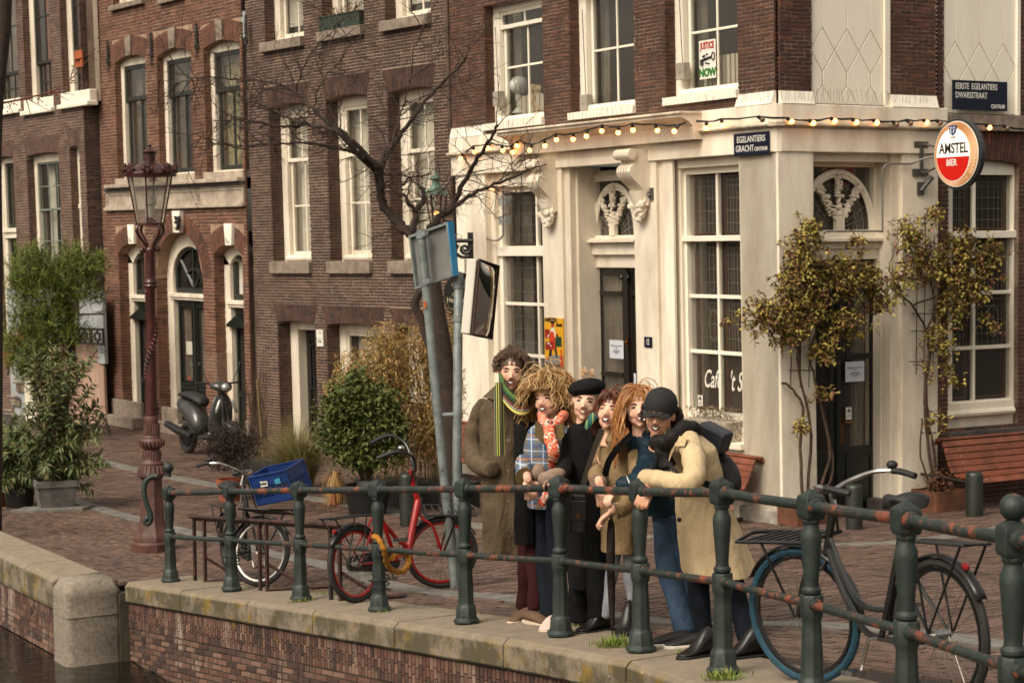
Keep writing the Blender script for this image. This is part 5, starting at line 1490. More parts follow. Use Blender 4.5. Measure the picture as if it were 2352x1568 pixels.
# quay
qn = NT('lichened_granite')
ca = qn.ramp(qn.noise(7, 6, .7), [(.3, lin('#75695a')), (.6, lin('#8f826e')), (.8, lin('#5c5244'))])
ca = qn.mix(qn.math('MULTIPLY', qn.noise(220, 2, .5), .5), ca, lin('#5a4f42'))
lm = qn.ramp(qn.noise(4.5, 6, .75), [(.52, (0, 0, 0, 1)), (.58, (1, 1, 1, 1))])
nz = qn.n('NewGeometry'); sep = qn.n('SeparateXYZ'); qn.l(nz.outputs['Normal'], sep.inputs[0])
side = qn.math('SUBTRACT', 1.0, sep.outputs['Z'])
ca = qn.mix(qn.math('MULTIPLY', lm, side), ca, lin('#7d6526'))
ca = qn.mix(qn.math('MULTIPLY', qn.ramp(qn.noise(3, 6, .7), [(.42, (0, 0, 0, 1)), (.56, (.9, .9, .9, 1))]), side), ca, lin('#453f2c'))
ca = qn.mix(qn.ramp(qn.noise(16, 5, .75), [(.66, (0, 0, 0, 1)), (.70, (1, 1, 1, 1))]), ca, lin('#c9bfa6'))
qn.out(ca, .9); qn.bump(qn.noise(60, 6, .7), .6, .006); GRAN = qn.m
MOSSY = mat('dark_wet_granite', '#4c4534', '#2c281e', scale=5, rough=.85, bump=.5, bscale=50, spots=[('#6b5f2a', 9, .62)])
quay = thing('quay_wall', None, None, SQ(14, -.3), kind='structure')
s = 17.5; rr = random.Random(12)
while s > 4:
 l = rr.uniform(1.25, 1.6); e = max(s - l, 3.5)
 mb = MB(); rows = []; dz_ = rr.uniform(-.008, .008)
 for i in range(5):
  x = lerp(s - .009, e + .009, i / 4); q0, q1 = edge_q(x) , edge_q(x) + (.64 if x > 9 else .64 + (9 - x) * .12)
  rows.append([SQ(x, q0 + .015, -.19), SQ(x, q0, -.17), SQ(x, q0, -.03), SQ(x, q0 + .035 + dz_, .004 + dz_), SQ(x, q1, .006 + dz_), SQ(x, q1, -.1)])
 mb.loft(rows); mb.build('coping_stone', GRAN, quay, bevel=.008)
 s = e
for (a, b) in ((17.98, 18.9), (18.9, 20.1), (20.1, 21.5), (21.5, 23), (23, 24.6)):
 mb = MB(); rows = []
 for i in range(3):
  x = lerp(a + .008, b - .008, i / 2); z = .12 - .03
  rows.append([QD * x + QM * (q + 6.434) + V3(0, 0, zz) for q, zz in ((-.79, z - .25), (-.80, z - .2), (-.80, z + .02), (-.74, z + .06), (-.34, z + .075), (-.34, z - .1))])
 mb.loft(rows); mb.build('coping_stone', GRAN, quay, bevel=.012)
# the upright granite corner stone
mb = MB(); rr = random.Random(2)
for (z0, z1, k) in ((-.75, -.17, 0), (-.165, .16, 1)):
 rings = []
 for i in range(7):
  z = lerp(z0, z1, i / 6); r = 1.0 - (.10 * max(0, (i - 4)) if k else 0) + rr.uniform(-.02, .02)
  ring = []
  for a in range(14):
   an = 2 * PI * a / 14; x = math.copysign(abs(math.cos(an)) ** .3, math.cos(an)) * .24 * r; y = math.copysign(abs(math.sin(an)) ** .3, math.sin(an)) * .27 * r
   ring.append(QD * (17.75 + x + rr.uniform(-.006, .006)) + QM * (6.434 - .56 + y) + V3(0, 0, z))
  rings.append(ring)
 m2 = MB(); m2.loft(rings); m2.build('corner_stone', mat('granite_post', '#8a8072', '#6d6457', scale=30, rough=.9, bump=.7, bscale=70), quay, smooth=True, angle=60)
UQ = -QD + V3(0, 0, .0915)
o_ = QD * 17.5 + QM * (6.434 - .23); FQ = Facade((o_.x, o_.y, G(SQ(17.5, 0).x, SQ(17.5, 0).y) - .19), UQ, V3(0, 0, 1))
mb = MB(); wall_sheet(FQ, mb, 0, 10.5, -2.4, 0.0, [], -.011); mb.build('mortar', MOQ, quay)
put_bricks(FQ, lay(FQ, 0, 10.5, -2.4, -.24, .205, .052, .010, seed=61), BQ, quay, keep=300, seed=61, T=.05)
soldier(FQ, 0, 10.5, lambda u: -.235, lambda u: -.012, BQ, quay, fan=0, wd=.052, rows=1, w=.004, seed=62, name='upright_course')
o_ = QD * 27 + QM * (6.434 - .76); FQ2 = Facade((o_.x, o_.y, .12 - .28), -QD, V3(0, 0, 1))
mb = MB(); wall_sheet(FQ2, mb, 0, 9.1, -1.2, .0, [], -.011); mb.build('mortar', MOQ, quay)
put_bricks(FQ2, lay(FQ2, 0, 9.1, -1.2, -.24, .205, .052, .010, seed=63), BQ, quay, keep=0, seed=63, T=.05, name='left_brickwork')
soldier(FQ2, 0, 9.1, lambda u: -.235, lambda u: -.012, BQ, quay, fan=0, wd=.055, rows=1, w=.004, seed=64, name='upright_course')
mb = MB(); mb.obox(QD * 17.5 + QM * (6.434 - .2) + V3(0, 0, -2), QD * .6, -QM * .12, V3(0, 0, 2.02)); mb.build('return_wall', MOSSY, quay)
# a row of longer edging bricks behind the wide coping
mb = MB(); rr = random.Random(5)
for i in range(30):
 a = 17.7 + i * .22; p0, p1 = SQ(a, -.335, -.02), SQ(a + .21, -.335, -.02); mb.obox(p0, p1 - p0, QM * .075, V3(0, 0, .035), rr.random())
mb.build('edging_bricks', BS, quay, kind='stuff')
wn = NT('canal_water'); wn.out(lin('#171510'), .06); wn.b.inputs['Specular IOR Level'].default_value = .5
wn.bump(wn.noise(3.5, 4, .6, wn.coord('Object', (1, 1, 1))), .35, .05)
mb = MB(); c = -QM; a0 = QD * 60 + QM * 6.3; b0 = QD * -30 + QM * 6.3
mb.add([V3(a0.x, a0.y, -.62), V3(b0.x, b0.y, -.62), V3(b0.x - QM.x * 16, b0.y - QM.y * 16, -.62), V3(a0.x - QM.x * 16, a0.y - QM.y * 16, -.62)], [(0, 3, 2, 1)])
mb.build('water', wn.m, None, kind='structure')
# ------------------------------------------------------------------ railing
rn = NT('rusty_green_paint')
g_ = rn.ramp(rn.noise(14, 4, .6), [(.3, lin('#181f1c')), (.7, lin('#27322c'))])
g_ = rn.mix(rn.ramp(rn.noise(7, 7, .78), [(.54, (0, 0, 0, 1)), (.59, (1, 1, 1, 1))]), g_, rn.ramp(rn.noise(30, 4, .7), [(.3, lin('#5a2c1c')), (.7, lin('#8c4a30'))]))
rn.out(g_, .55); rn.bump(rn.noise(40, 6, .7), .5, .004); RAILM = rn.m
rn = NT('green_post_paint')
g_ = rn.ramp(rn.noise(9, 5, .65), [(.3, lin('#161d1a')), (.7, lin('#28332d'))])
g_ = rn.mix(rn.ramp(rn.noise(6, 7, .78), [(.64, (0, 0, 0, 1)), (.68, (1, 1, 1, 1))]), g_, lin('#7c442f'))
g_ = rn.mix(rn.ramp(rn.noise(40, 4, .7), [(.72, (0, 0, 0, 1)), (.75, (.6, .6, .6, 1))]), g_, lin('#8d8a74'))
rn.out(g_, .55); rn.bump(rn.noise(28, 6, .7), .55, .006); POSTM = rn.m
rail = thing('canal_railing', 'old green cast iron railing with rust, running along the quay edge', 'railing', SQ(12, 0))
def post(s, q, ang, ball=False, lean=0.0, hgt=1.0):
 b = SQ(s, q, .0); R = Matrix.Rotation(ang, 3, 'Z'); R = Matrix.Rotation(lean, 3, 'X') @ R
 mb = MB(); sq = lambda prof, ph=PI / 4: mb.lathe([(r * 1.02, z * hgt) for r, z in prof], 8, b, R, sx=1, sy=1, ph=PI / 8)
 sq([(.078, -.02), (.078, .015), (.088, .02), (.088, .035), (.072, .05), (.066, .12), (.056, .135), (.052, .15), (.052, .24), (.046, .36), (.044, .40), (.052, .42), (.055, .44), (.055, .51), (.050, .52)])
 mb.lathe([(r * .96, z * hgt) for r, z in [(.040, .52), (.048, .53), (.048, .545), (.037, .555), (.035, .575), (.037, .60), (.045, .70), (.051, .77), (.050, .80), (.038, .825), (.036, .84), (.044, .852), (.044, .862), (.040, .868)]], 18, b, R)
 a = .050
 for (z0, z1, s0, s1) in ((.865, .885, .85, 1.0), (.885, .955, 1.0, 1.0), (.955, .97, 1.0, .93)):
  P0 = [b + R @ V3(x * a * s0, y * a * s0, z0 * hgt) for x, y in ((-1, -1), (1, -1), (1, 1), (-1, 1))]; P1 = [b + R @ V3(x * a * s1, y * a * s1, z1 * hgt) for x, y in ((-1, -1), (1, -1), (1, 1), (-1, 1))]
  mb.loft([P0, P1])
 P0 = [b + R @ V3(x * a * .93, y * a * .93, .97 * hgt) for x, y in ((-1, -1), (1, -1), (1, 1), (-1, 1))]; mb.add(P0 + [b + R @ V3(0, 0, 1.005 * hgt)], [(0, 1, 4), (1, 2, 4), (2, 3, 4), (3, 0, 4)])
 if ball:
  mb.lathe([(.03, .98), (.024, 1.0), (.03, 1.02)], 12, b, R); mb.sph(b + R @ V3(0, 0, 1.065), .05, 14)
 return mb.build('post', POSTM, rail, smooth=True, angle=35, bevel=.003), b, R
posts = []
for i, (s, q) in enumerate(PBASE):
 j = PBASE[min(i + 1, len(PBASE) - 1)]; h = PBASE[max(i - 1, 0)]
 d = SQ(*j) - SQ(*h); ang = math.atan2(d.y, d.x)
 hh = [.90, .93, .96, .98, 1.0, 1.02, 1.02, 1.05, 1.03, 1.03, 1.03][i]
 posts.append((post(s, q, ang + [.0, 0, .1, .25, .1, .3, -.1, .1, .15, .1, 0][i], ball=i in (0, 10), hgt=hh), hh))
for name, f, r in (('top_rail', .925, .0255), ('middle_rail', .475, .021)):
 P = [x[0][1] + V3(0, 0, f * x[1]) for x in posts]
 P.append(P[-1] + (P[-1] - P[-2]))
 for a, b in zip(P[:-1], P[1:]):
  mb = MB(); d = (b - a).normalized(); k = 6
  mb.tube([a.lerp(b, i / k) + V3(0, 0, -.004 * math.sin(PI * i / k)) for i in range(k + 1)], r, 10)
  mb.lathe([(r * 1.5, .045), (r * 1.5, .065), (r * 1.15, .08)], 10, a, Matrix((d.orthogonal().normalized(), d.cross(d.orthogonal().normalized()), d)).transposed())
  mb.build(name, RAILM, rail, smooth=True)
# curled end of the railing at the first post
b = posts[0][0][1]; d = (posts[0][0][1] - posts[1][0][1]).normalized()
cc = [b + V3(0, 0, .83), b + d * .10 + V3(0, 0, .845), b + d * .17 + V3(0, 0, .78), b + d * .17 + V3(0, 0, .66), b + d * .10 + V3(0, 0, .5), b + d * .04 + V3(0, 0, .36), b + d * .06 + V3(0, 0, .25), b + d * .14 + V3(0, 0, .22), b + d * .17 + V3(0, 0, .28)]
pp = [at(x, y, b.y + .12) for x, y in ((362, 1093), (345, 1096), (333, 1110), (331, 1132), (338, 1160), (345, 1180), (346, 1195), (339, 1203), (333, 1196), (338, 1190))]
mb = MB(); mb.tube(smoothpath(pp, 5), [.026] * 30 + [.024] * 16, 10); mb.sph(pp[-1], .03, 10); mb.build('scroll_end', POSTM, rail, smooth=True)
# ------------------------------------------------------------------ street lamp
LAMPM = mat('oxblood_lamp_paint', '#4a211b', '#2c1410', scale=6, rough=.3, bump=.1)
lb = gp(350, 1263); lt = at(343.5, 325, lb.y - .02)
lamp = thing('street_lamp', 'tall ornate dark red street lamp with crowned glass lantern', 'street lamp', lb)
ax = (lt - lb); Hl = ax.length; az_ = ax.normalized(); mpp = Hl / (1263 - 325)
Rl = Matrix((V3(1, 0, 0), az_.cross(V3(1, 0, 0)).normalized(), az_)).transposed()
LZ = lambda y: (1263 - y) * mpp
LP = lambda pr: [(h * mpp, LZ(y)) for y, h in pr]
LR = LAMPM
LAMPR = mat('weathered_lamp_base', '#5c3a31', '#40271f', scale=8, rough=.55, bump=.4, bscale=40)
mb = MB(); mb.lathe(LP([(1272, 48), (1245, 49), (1240, 44), (1232, 44), (1222, 40), (1205, 31), (1190, 28), (1120, 24), (1098, 23), (1092, 30), (1089, 34), (1084, 33)]), 8, lb, Rl, ph=PI / 8); mb.build('base', LAMPR, lamp, smooth=True, angle=40)
mb = MB(); mb.lathe(LP([(1086, 33), (1075, 30), (1066, 26), (1061, 27), (1057, 22), (1040, 18.5), (1030, 17.5), (1027, 20), (1022, 25), (1015, 27.5), (1008, 26), (1003, 21), (1000, 21), (997, 18), (985, 16.5), (965, 15), (960, 16.5), (956, 15.5), (952, 14.6)]), 16, lb, Rl)
rr = random.Random(3)
for k in range(20):
 a = 2 * PI * k / 20
 for (y0, y1, h0, h1) in ((1084, 1066, 33, 27), (1021, 1009, 27, 28), (1052, 1034, 20, 18.5), (995, 970, 17.5, 15.8)):
  d = Rl @ V3(math.cos(a), math.sin(a), 0); mb.tube([lb + d * h0 * mpp + az_ * LZ(y0), lb + d * (h0 + h1) / 2 * 1.02 * mpp + az_ * LZ((y0 + y1) / 2), lb + d * h1 * mpp + az_ * LZ(y1)], .012, 5)
mb.build('ornate_foot', LAMPR, lamp, smooth=True)
mb = MB(); mb.lathe(LP([(953, 14.5), (850, 13.2), (750, 11.6), (662, 10.8), (658, 13), (654, 15.5), (650, 13), (646, 15), (643, 12), (636, 11.6), (600, 11.4), (580, 11.4), (574, 12.6), (570, 12.6), (566, 10)]), 16, lb, Rl); sh = mb.build('shaft', LAMPM, lamp, smooth=True, angle=50)
mb = MB()
for k in range(60):     # raised ivy winding up the shaft
 t = k / 59; y = lerp(945, 670, t); a = t * 9 + (PI if k % 2 else 0) * .12; hw = lerp(14.8, 11.4, t)
 d = Rl @ V3(math.cos(a), math.sin(a), 0); p = lb + d * hw * mpp + az_ * LZ(y); mb.sph(p, (.02, .012, .02), 6)
 if k < 59:
  a2 = (k + 1) / 59 * 9; y2 = lerp(945, 670, (k + 1) / 59); d2 = Rl @ V3(math.cos(a2), math.sin(a2), 0); mb.tube([p, lb + d2 * hw * mpp + az_ * LZ(y2)], .005, 4)
mb.build('ivy_relief', LAMPM, sh, kind='stuff', smooth=True)
mb = MB(); mb.tube([lb + Rl @ V3(-16 * mpp, 0, LZ(574)), lb + Rl @ V3(14 * mpp, 0, LZ(571))], .016, 6)
mb.sph(lb + Rl @ V3(-18 * mpp, 0, LZ(573)), 7 * mpp, 10); mb.sph(lb + Rl @ V3(17 * mpp, 0, LZ(570)), 7 * mpp, 10); mb.build('ladder_bar', LAMPM, lamp, smooth=True)
mb = MB()
for k in range(4):
 a = PI / 4 + k * PI / 2; d = Rl @ V3(math.cos(a), math.sin(a), 0)
 mb.tube(smoothpath([lb + d * h * mpp + az_ * LZ(y) for y, h in ((572, 9), (560, 13), (545, 26), (531, 36), (520, 35), (512, 27))], 4), 3.4 * mpp, 8)
mb.build('cradle', LAMPM, lamp, smooth=True)
lan = None
mb = MB(); mb.lathe(LP([(517, 30), (516, 34), (511, 34), (510, 30), (509, 16), (504, 13), (500, 8), (498, 0)]), 16, lb, Rl); mb.build('lantern_floor', LAMPM, lamp, smooth=True, angle=50)
LG = glass_mat('lantern_glass', a=.30, refl=1.6)
for k in range(6):
 a0, a1 = PI / 6 + k * PI / 3, PI / 6 + (k + 1) * PI / 3
 P = [lb + Rl @ V3(math.cos(a) * h * mpp, math.sin(a) * h * mpp, LZ(y)) for a, h, y in ((a0, 32, 511), (a1, 32, 511), (a1, 53, 403), (a0, 53, 403))]
 mb = MB(); mb.add(P, [(0, 1, 2, 3)]); mb.build('lantern_pane', LG, lamp)
 mb = MB(); mb.tube([P[0], P[3]], .009, 5); mb.build('glazing_bar', LAMPM, lamp)
mb = MB(); mb.lathe([(.05, LZ(498)), (.05, LZ(470)), (.07, LZ(468)), (.07, LZ(450)), (.045, LZ(448)), (.0, LZ(446))], 12, lb, Rl); mb.build('lamp_bulb', mat('silver_bulb', '#c9c4ba', rough=.25, metal=.3), lamp, smooth=True)
mb = MB(); mb.lathe(LP([(405, 60), (402, 61), (400, 58), (396, 54), (390, 46), (381, 33), (374, 22), (371, 15.5), (370, 13), (353, 13), (351, 17), (348, 17.5), (346, 14), (342, 6), (338, 3), (334, 5), (331, 2), (326, 1), (324, 0)]), 24, lb, Rl); mb.build('lantern_roof', LAMPM, lamp, smooth=True, angle=50)
mb = MB()
for k in range(8):      # leaf crown round the brim
 a = 2 * PI * k / 8 + .1; d = Rl @ V3(math.cos(a), math.sin(a), 0); tdir = Rl @ V3(-math.sin(a), math.cos(a), 0)
 for (dx, y, r) in ((0, 384, .035), (0, 378, .022), (-.04, 389, .03), (.04, 389, .03), (-.025, 381, .02), (.025, 381, .02), (0, 393, .035)):
  mb.sph(lb + d * 57 * mpp + tdir * dx + az_ * LZ(y), (r, r * .8, r), 6)
 a2 = a + 2 * PI / 8
 mb.tube([lb + Rl @ V3(math.cos(lerp(a, a2, t)) * 57 * mpp, math.sin(lerp(a, a2, t)) * 57 * mpp, LZ(394 + 5 * math.sin(PI * t))) for t in (0, .25, .5, .75, 1)], .012, 5)
mb.build('leaf_crown', LAMPM, lamp, smooth=True)
# ------------------------------------------------------------------ sign pole and mirror pole
GALV = mat('galvanised_steel', '#8f9694', '#6b7170', scale=9, rough=.5, metal=.35, bump=.15, spots=[('#c3c8c2', 7, .66)])
GALVG = mat('galvanised_with_green_remnants', '#868d8a', '#636967', scale=8, rough=.5, metal=.25, bump=.25, spots=[('#1c2a22', 5, .60), ('#b9bdb4', 9, .70)])
gb = gp(1043, 1350)
sp = thing('sign_pole', 'leaning galvanised pole carrying a square traffic sign seen from behind', 'sign pole', gb)
pt = at(966, 528, gb.y + .05)
mb = MB(); mb.tube([gb + V3(0.01, 0, -.05), gb.lerp(pt, .5), pt], .037, 14); mb.build('pole', GALVG, sp, smooth=True)
def quadslab(P, th, name, m, par, inward):
 mb = MB(); mb.prism(P, inward * th); return mb.build(name, m, par, bevel=.004)
Pq = [at(934.5, 542, gb.y + .25), at(1024, 510, gb.y - .10), at(1036, 635, gb.y - .10), at(950, 665, gb.y + .25)]
nrm = (Pq[1] - Pq[0]).cross(Pq[3] - Pq[0]).normalized()
if nrm.y < 0: nrm = -nrm
Pq = [p + nrm * .05 for p in Pq]
bd = quadslab(Pq, .012, 'board', mat('sign_back_metal', '#8f8d88', '#7d7b76', scale=3, rough=.45, metal=.3), sp, nrm)
for i in range(4):
 a, b = Pq[i], Pq[(i + 1) % 4]; c = (Pq[0] + Pq[1] + Pq[2] + Pq[3]) / 4
 mb = MB(); inn = (c - (a + b) / 2).normalized() * .02; mb.obox(a - nrm * .035, b - a, inn, nrm * .034); mb.build('rim', GALV if i != 1 else GALV, bd)
mb = MB(); e = (Pq[1] - Pq[0]).normalized(); mb.obox(Pq[1] + e * .001 - nrm * .036, Pq[2] - Pq[1], e * .012, nrm * .06); mb.build('blue_edge', M_flat('traffic_blue', '#2a7aa5', .4), bd)
def clamp(par, p, ax_, r, side, n=12):
 mb = MB(); R = Matrix((ax_.orthogonal().normalized(), ax_.cross(ax_.orthogonal().normalized()), ax_)).transposed()
 mb.lathe([(r + .001, -.025), (r + .008, -.025), (r + .008, .025), (r + .001, .025)], n, p, R); mb.obox(p + side * r * .6 - ax_ * .02, side * .06, side.cross(ax_) * .03, ax_ * .04); mb.sph(p + side * (r + .04), .012, 6)
 mb.build('clamp', GALV, par, smooth=True, angle=30)
ad = (pt - gb).normalized(); L_ = (pt - gb).length
sd_ = (Pq[1] - Pq[0]).normalized()
clamp(sp, gb + ad * L_ * .985, ad, .037, sd_); clamp(sp, gb + ad * (L_ * (1350 - 648) / 822), ad, .037, sd_)
gb2 = gp(1040, 1352) + V3(.02, .12, 0); pt2 = at(1053.5, 630, gb2.y)
mp = thing('mirror_pole', 'upright galvanised pole holding a convex traffic mirror', 'mirror pole', gb2)
mb = MB(); mb.tube([gb2 + V3(0, 0, -.05), gb2.lerp(pt2, .5), pt2, pt2 + V3(0, 0, .02)], [.038, .038, .038, .025], 14); mb.build('pole', GALV, mp, smooth=True)
a2 = (pt2 - gb2).normalized()
mY = gb2.y - .25
Q = [at(1098, 595.5, mY), at(1142, 611, mY + .42), at(1126, 778, mY + .42), at(1082, 768, mY)]
mn = (Q[1] - Q[0]).cross(Q[3] - Q[0]).normalized()
if mn.y < 0: mn = -mn
MW = paint('white_mirror_shell', '#d9d3c5', '#8a7a66', .4, .5)
mb = MB(); k = 10; grid = []
for i in range(k + 1):
 row = []
 for j in range(k + 1):
  u, v = i / k, j / k; p = Q[0].lerp(Q[1], u).lerp(Q[3].lerp(Q[2], u), v); row.append(p - mn * .05 * (1 - (2 * u - 1) ** 2) * (1 - (2 * v - 1) ** 2) ** .5 if True else p)
 grid.append(row)
mb.loft(grid, cap=False, closed=False); face = mb.build('mirror', mat('silvered_mirror', '#dcd8cf', rough=.02, metal=1.0), mp, smooth=True)
mb = MB(); mb.prism([p + mn * .012 for p in Q], mn * .08); mb.build('housing', MW, mp, bevel=.012)
mb = MB(); mb.tube([p - mn * .012 for p in Q], .012, 6, closed=True); mb.build('rubber_rim', mat('brown_rubber', '#3a241a', rough=.7), mp)
for f in (.965, .86):
 p = gb2.lerp(pt2, f); sd2 = V3(.9, .1, 0).normalized(); clamp(mp, p, a2, .038, sd2)
 mb = MB(); q_ = Q[0].lerp(Q[3], .25 if f > .9 else .55) + mn * .06; mb.obox(p + V3(.03, 0, -.02), q_ - p - V3(.03, 0, 0), V3(0, .012, 0), V3(0, 0, .04)); mb.build('bracket', GALV, mp)
mb = MB(); f = lambda y: gb.lerp(pt, (1350 - y) / 822); mb.tube([f(1012 - 90 + 30), gb2.lerp(pt2, (1352 - 953) / 722)], .02, 8); mb.build('cross_tube', GALV, mp)
tag(quadslab([f(690) + V3(-.03, -.045, 0), f(690) + V3(-.01, -.045, 0), f(706) + V3(-.01, -.045, 0), f(706) + V3(-.03, -.045, 0)], .002, 'sticker', M_flat('orange_sticker', '#b5582a'), None, V3(0, 1, 0)), 'tiny orange sticker on the leaning sign pole', 'sticker')
# ------------------------------------------------------------------ bollards
BOLM = mat('rusty_dark_bollard_paint', '#262a22', '#171a16', scale=6, rough=.45, bump=.3, spots=[('#5a3223', 6, .62)])
def bollard(p, h, r, label, bar=None):
 t = thing('bollard', label, 'bollard', p, 'steel bollards in front of the cafe')
 mb = MB(); mb.lathe([(r * 1.02, -.05), (r, 0), (r, h * .9), (r * .93, h * .96), (r * .6, h * .995), (0, h)], 20, p); mb.build('post', BOLM, t, smooth=True, angle=50)
 if bar:
  mb = MB(); mb.tube([p + V3(0, 0, h * .72), bar], .018, 4); mb.build('bar', IRON, t)
 return t
pa = gp(1962, 1214); bollard(pa, 105 / 4490 * pa.y, 19.5 / 4490 * pa.y, 'rusty black bollard in front of the dark green cafe door', FR.p(FR.u(1868, 1126, .02), FR.v(1868, 1126, .02), .02))
pb = gp(2238, 1184); bollard(pb, 104 / 4490 * pb.y, 20 / 4490 * pb.y, 'black bollard at the end of the bench on the right', FR.p(FR.u(2116, 1088, .02), FR.v(2116, 1088, .02), .02))
pc = gp(936, 1105); pc = gy(936, 22.5); bollard(pc, .62, .09, 'black bollard between the round green shrub and the bamboo')
# ------------------------------------------------------------------ slatted benches
SLAT = mat('red_brown_bench_wood', '#7a4229', '#5c301e', scale=5, rough=.5, bump=.2, bscale=60)
BOLT = mat('bolt_steel', '#b9b3a6', rough=.3, metal=.8)
def bench(F, u0, u1, w0, zs, label, zg=0.0, back=True):
 base = F.p((u0 + u1) / 2, zg, w0 + .3); t = thing('bench', label, 'bench', base, 'slatted wooden benches at the cafe')
 prof = [(-.03, .84, 1.2), (.045, .865, .45), (.10, .815, -1.0), (.13, .735, -1.2), (.16, .655, -1.2), (.19, .575, -1.2), (.23, .50, -1.1), (.31, .44, -.35), (.40, .43, .1), (.49, .44, .15), (.575, .40, -.9)]
 for w, z, an in prof:
  z = z * zs
  mb = MB(); dv, dw = math.sin(an) * .036, math.cos(an) * .036
  tn = V3(0, 0, 0)
  c0, c1 = F.p(u0, zg + z, w0 + w), F.p(u1, zg + z, w0 + w)
  e = F.V * dv + F.N * dw; nn_ = F.V * math.cos(an) * .014 - F.N * math.sin(an) * .014
  mb.obox(c0 - e - nn_, c1 - c0, e * 2, nn_ * 2); s_ = mb.build('slat', SLAT, t, bevel=.006)
  mb = MB()
  for u in (u0 + .22, u1 - .22):
   mb.sph(F.p(u, zg + z, w0 + w) + nn_ * 1.1, .011, 6)
  mb.build('bolt', BOLT, s_, smooth=True, kind='stuff')
 for u in (u0 + .22, u1 - .22):
  mb = MB(); pts = [F.p(u, zg + z * zs - .03, w0 + w) for w, z, a in prof[1:]]; mb.tube(pts, .018, 6)
  mb.tube([F.p(u, zg + .42 * zs, w0 + .36), F.p(u, zg, w0 + .36)], .03, 8); mb.tube([F.p(u - .02, zg + .02, w0 + .1), F.p(u, zg + .02, w0 + .55)], .022, 6)
  mb.build('frame', IRON, t, smooth=True)
 return t
gR = lambda u, w: G(FR.p(u, 0, w).x, FR.p(u, 0, w).y)
gL = lambda u, w: G(FL.p(u, 0, w).x, FL.p(u, 0, w).y)
ub = FR.u(2185, 1030, .4)
bench(FR, ub, ub + 2.0, .16, (FR.v(2190, 1008, .2) - gR(ub, .4)) / .865, 'red-brown slatted bench under the window at the right edge', gR(ub, .4))
uc = FL.u(1708, 1050, .3)
bench(FL, uc - 1.9, uc, .05, (FL.v(1690, 1046, .1) - gL(uc, .4)) / .865, 'slatted bench under the cafe window behind the woman with the backpack', gL(uc, .4))
pk = at(984, 1055, 24.6); ud = FL.u(984, 1055, .55)
bench(FL, ud, ud + 1.75, .12, .88, 'slatted bench behind the two galvanised poles', gL(ud, .4))
# ------------------------------------------------------------------ enamel street signs, house number, notices
NAVY = mat('navy_enamel', '#10162c', '#0c1122', scale=5, rough=.3, spots=[('#4a3428', 9, .74)])
LETT = M_flat('white_lettering', '#d9d6cc', .4)
def plate(F, x0, y0, x1, y1, w, name, m, label, cat, group=None, th=.012, parent=None, bev=.003):
 q = F.r(x0, y0, x1, y1, w); mb = MB(); mb.fb(F, q[0], q[1], q[2], q[3], w - th, w)
 o = mb.build(name, m, parent, bevel=bev)
 if parent is None: tag(o, label, cat, group)
 return o, q
o, q = plate(FL, 1685, 304.5, 1766, 356, .055, 'street_sign', NAVY, 'navy enamel street sign reading EGELANTIERS GRACHT CENTRUM', 'street sign', 'enamel street name signs')
hh = q[3] - q[2]; ww = q[1] - q[0]
text_obj('EGELANTIERS', hh * .40, FL, (q[0] + q[1]) / 2, q[2] + hh * .70, .057, LETT, o, sx=ww * .88 / (hh * .40 * 6.6), bold=.0008)
text_obj('GRACHT', hh * .40, FL, q[0] + ww * .06, q[2] + hh * .29, .057, LETT, o, align='LEFT', sx=ww * .5 / (hh * .40 * 3.9), bold=.0008)
text_obj('CENTRUM', hh * .24, FL, q[1] - ww * .04, q[2] + hh * .24, .057, LETT, o, align='RIGHT', sx=ww * .36 / (hh * .24 * 4.6), bold=.001)
o, q = plate(FR, 2188, 186, 2314, 254, .03, 'street_sign', NAVY, 'navy enamel street sign reading EERSTE EGELANTIERS DWARSSTRAAT CENTRUM', 'street sign', 'enamel street name signs')
hh = q[3] - q[2]; ww = q[1] - q[0]
text_obj('EERSTE  EGELANTIERS', hh * .29, FR, q[0] + ww * .05, q[2] + hh * .79, .032, LETT, o, align='LEFT', sx=ww * .9 / (hh * .29 * 11.6), bold=.0008)
text_obj('DWARSSTRAAT', hh * .29, FR, q[0] + ww * .05, q[2] + hh * .49, .032, LETT, o, align='LEFT', sx=ww * .6 / (hh * .29 * 7.4), bold=.0008)
text_obj('CENTRUM', hh * .19, FR, q[1] - ww * .05, q[2] + hh * .14, .032, LETT, o, align='RIGHT', sx=ww * .25 / (hh * .19 * 4.6), bold=.001)
o, q = plate(FL, 1479, 773.5, 1497, 798, .012, 'house_number_sign', NAVY, 'small navy house number sign reading 12', 'house number')
text_obj('12', (q[3] - q[2]) * .75, FL, (q[0] + q[1]) / 2, (q[2] + q[3]) / 2, .014, LETT, o, sx=.7, bold=.0015)
PAPER = M_flat('white_paper', '#c9ccd4', .8)
def notice(F, x0, y0, x1, y1, w, label, lines):
 o, q = plate(F, x0, y0, x1, y1, w, 'paper_notice', PAPER, label, 'notice', 'paper notices taped inside the cafe doors', th=.002, bev=0)
 hh = q[3] - q[2]
 for i, (t, f) in enumerate(lines): text_obj(t, hh * .075, F, (q[0] + q[1]) / 2, q[2] + hh * f, w + .002, BLK, o, sx=1.0)
L_ = [('Tijdelijk gesloten - ivm verbouwing', .70), ("'t Smalle", .6), ('Temporarily closed', .45), ('renovations in progress', .37), ("'t Smalle", .28)]
notice(FL, 1400, 781, 1432, 823, -.40, 'white paper notice taped to the dark canal side door', L_)
notice(FR, 1941.7, 830, 1985, 876, -.30, 'white paper notice on the glass of the side street door', L_)
o, q = plate(FL, 1456, 857, 1461, 893, -.38, 'paper_notice', PAPER, 'sliver of a paper notice on the right leaf of the canal side door', 'notice', th=.002, bev=0)
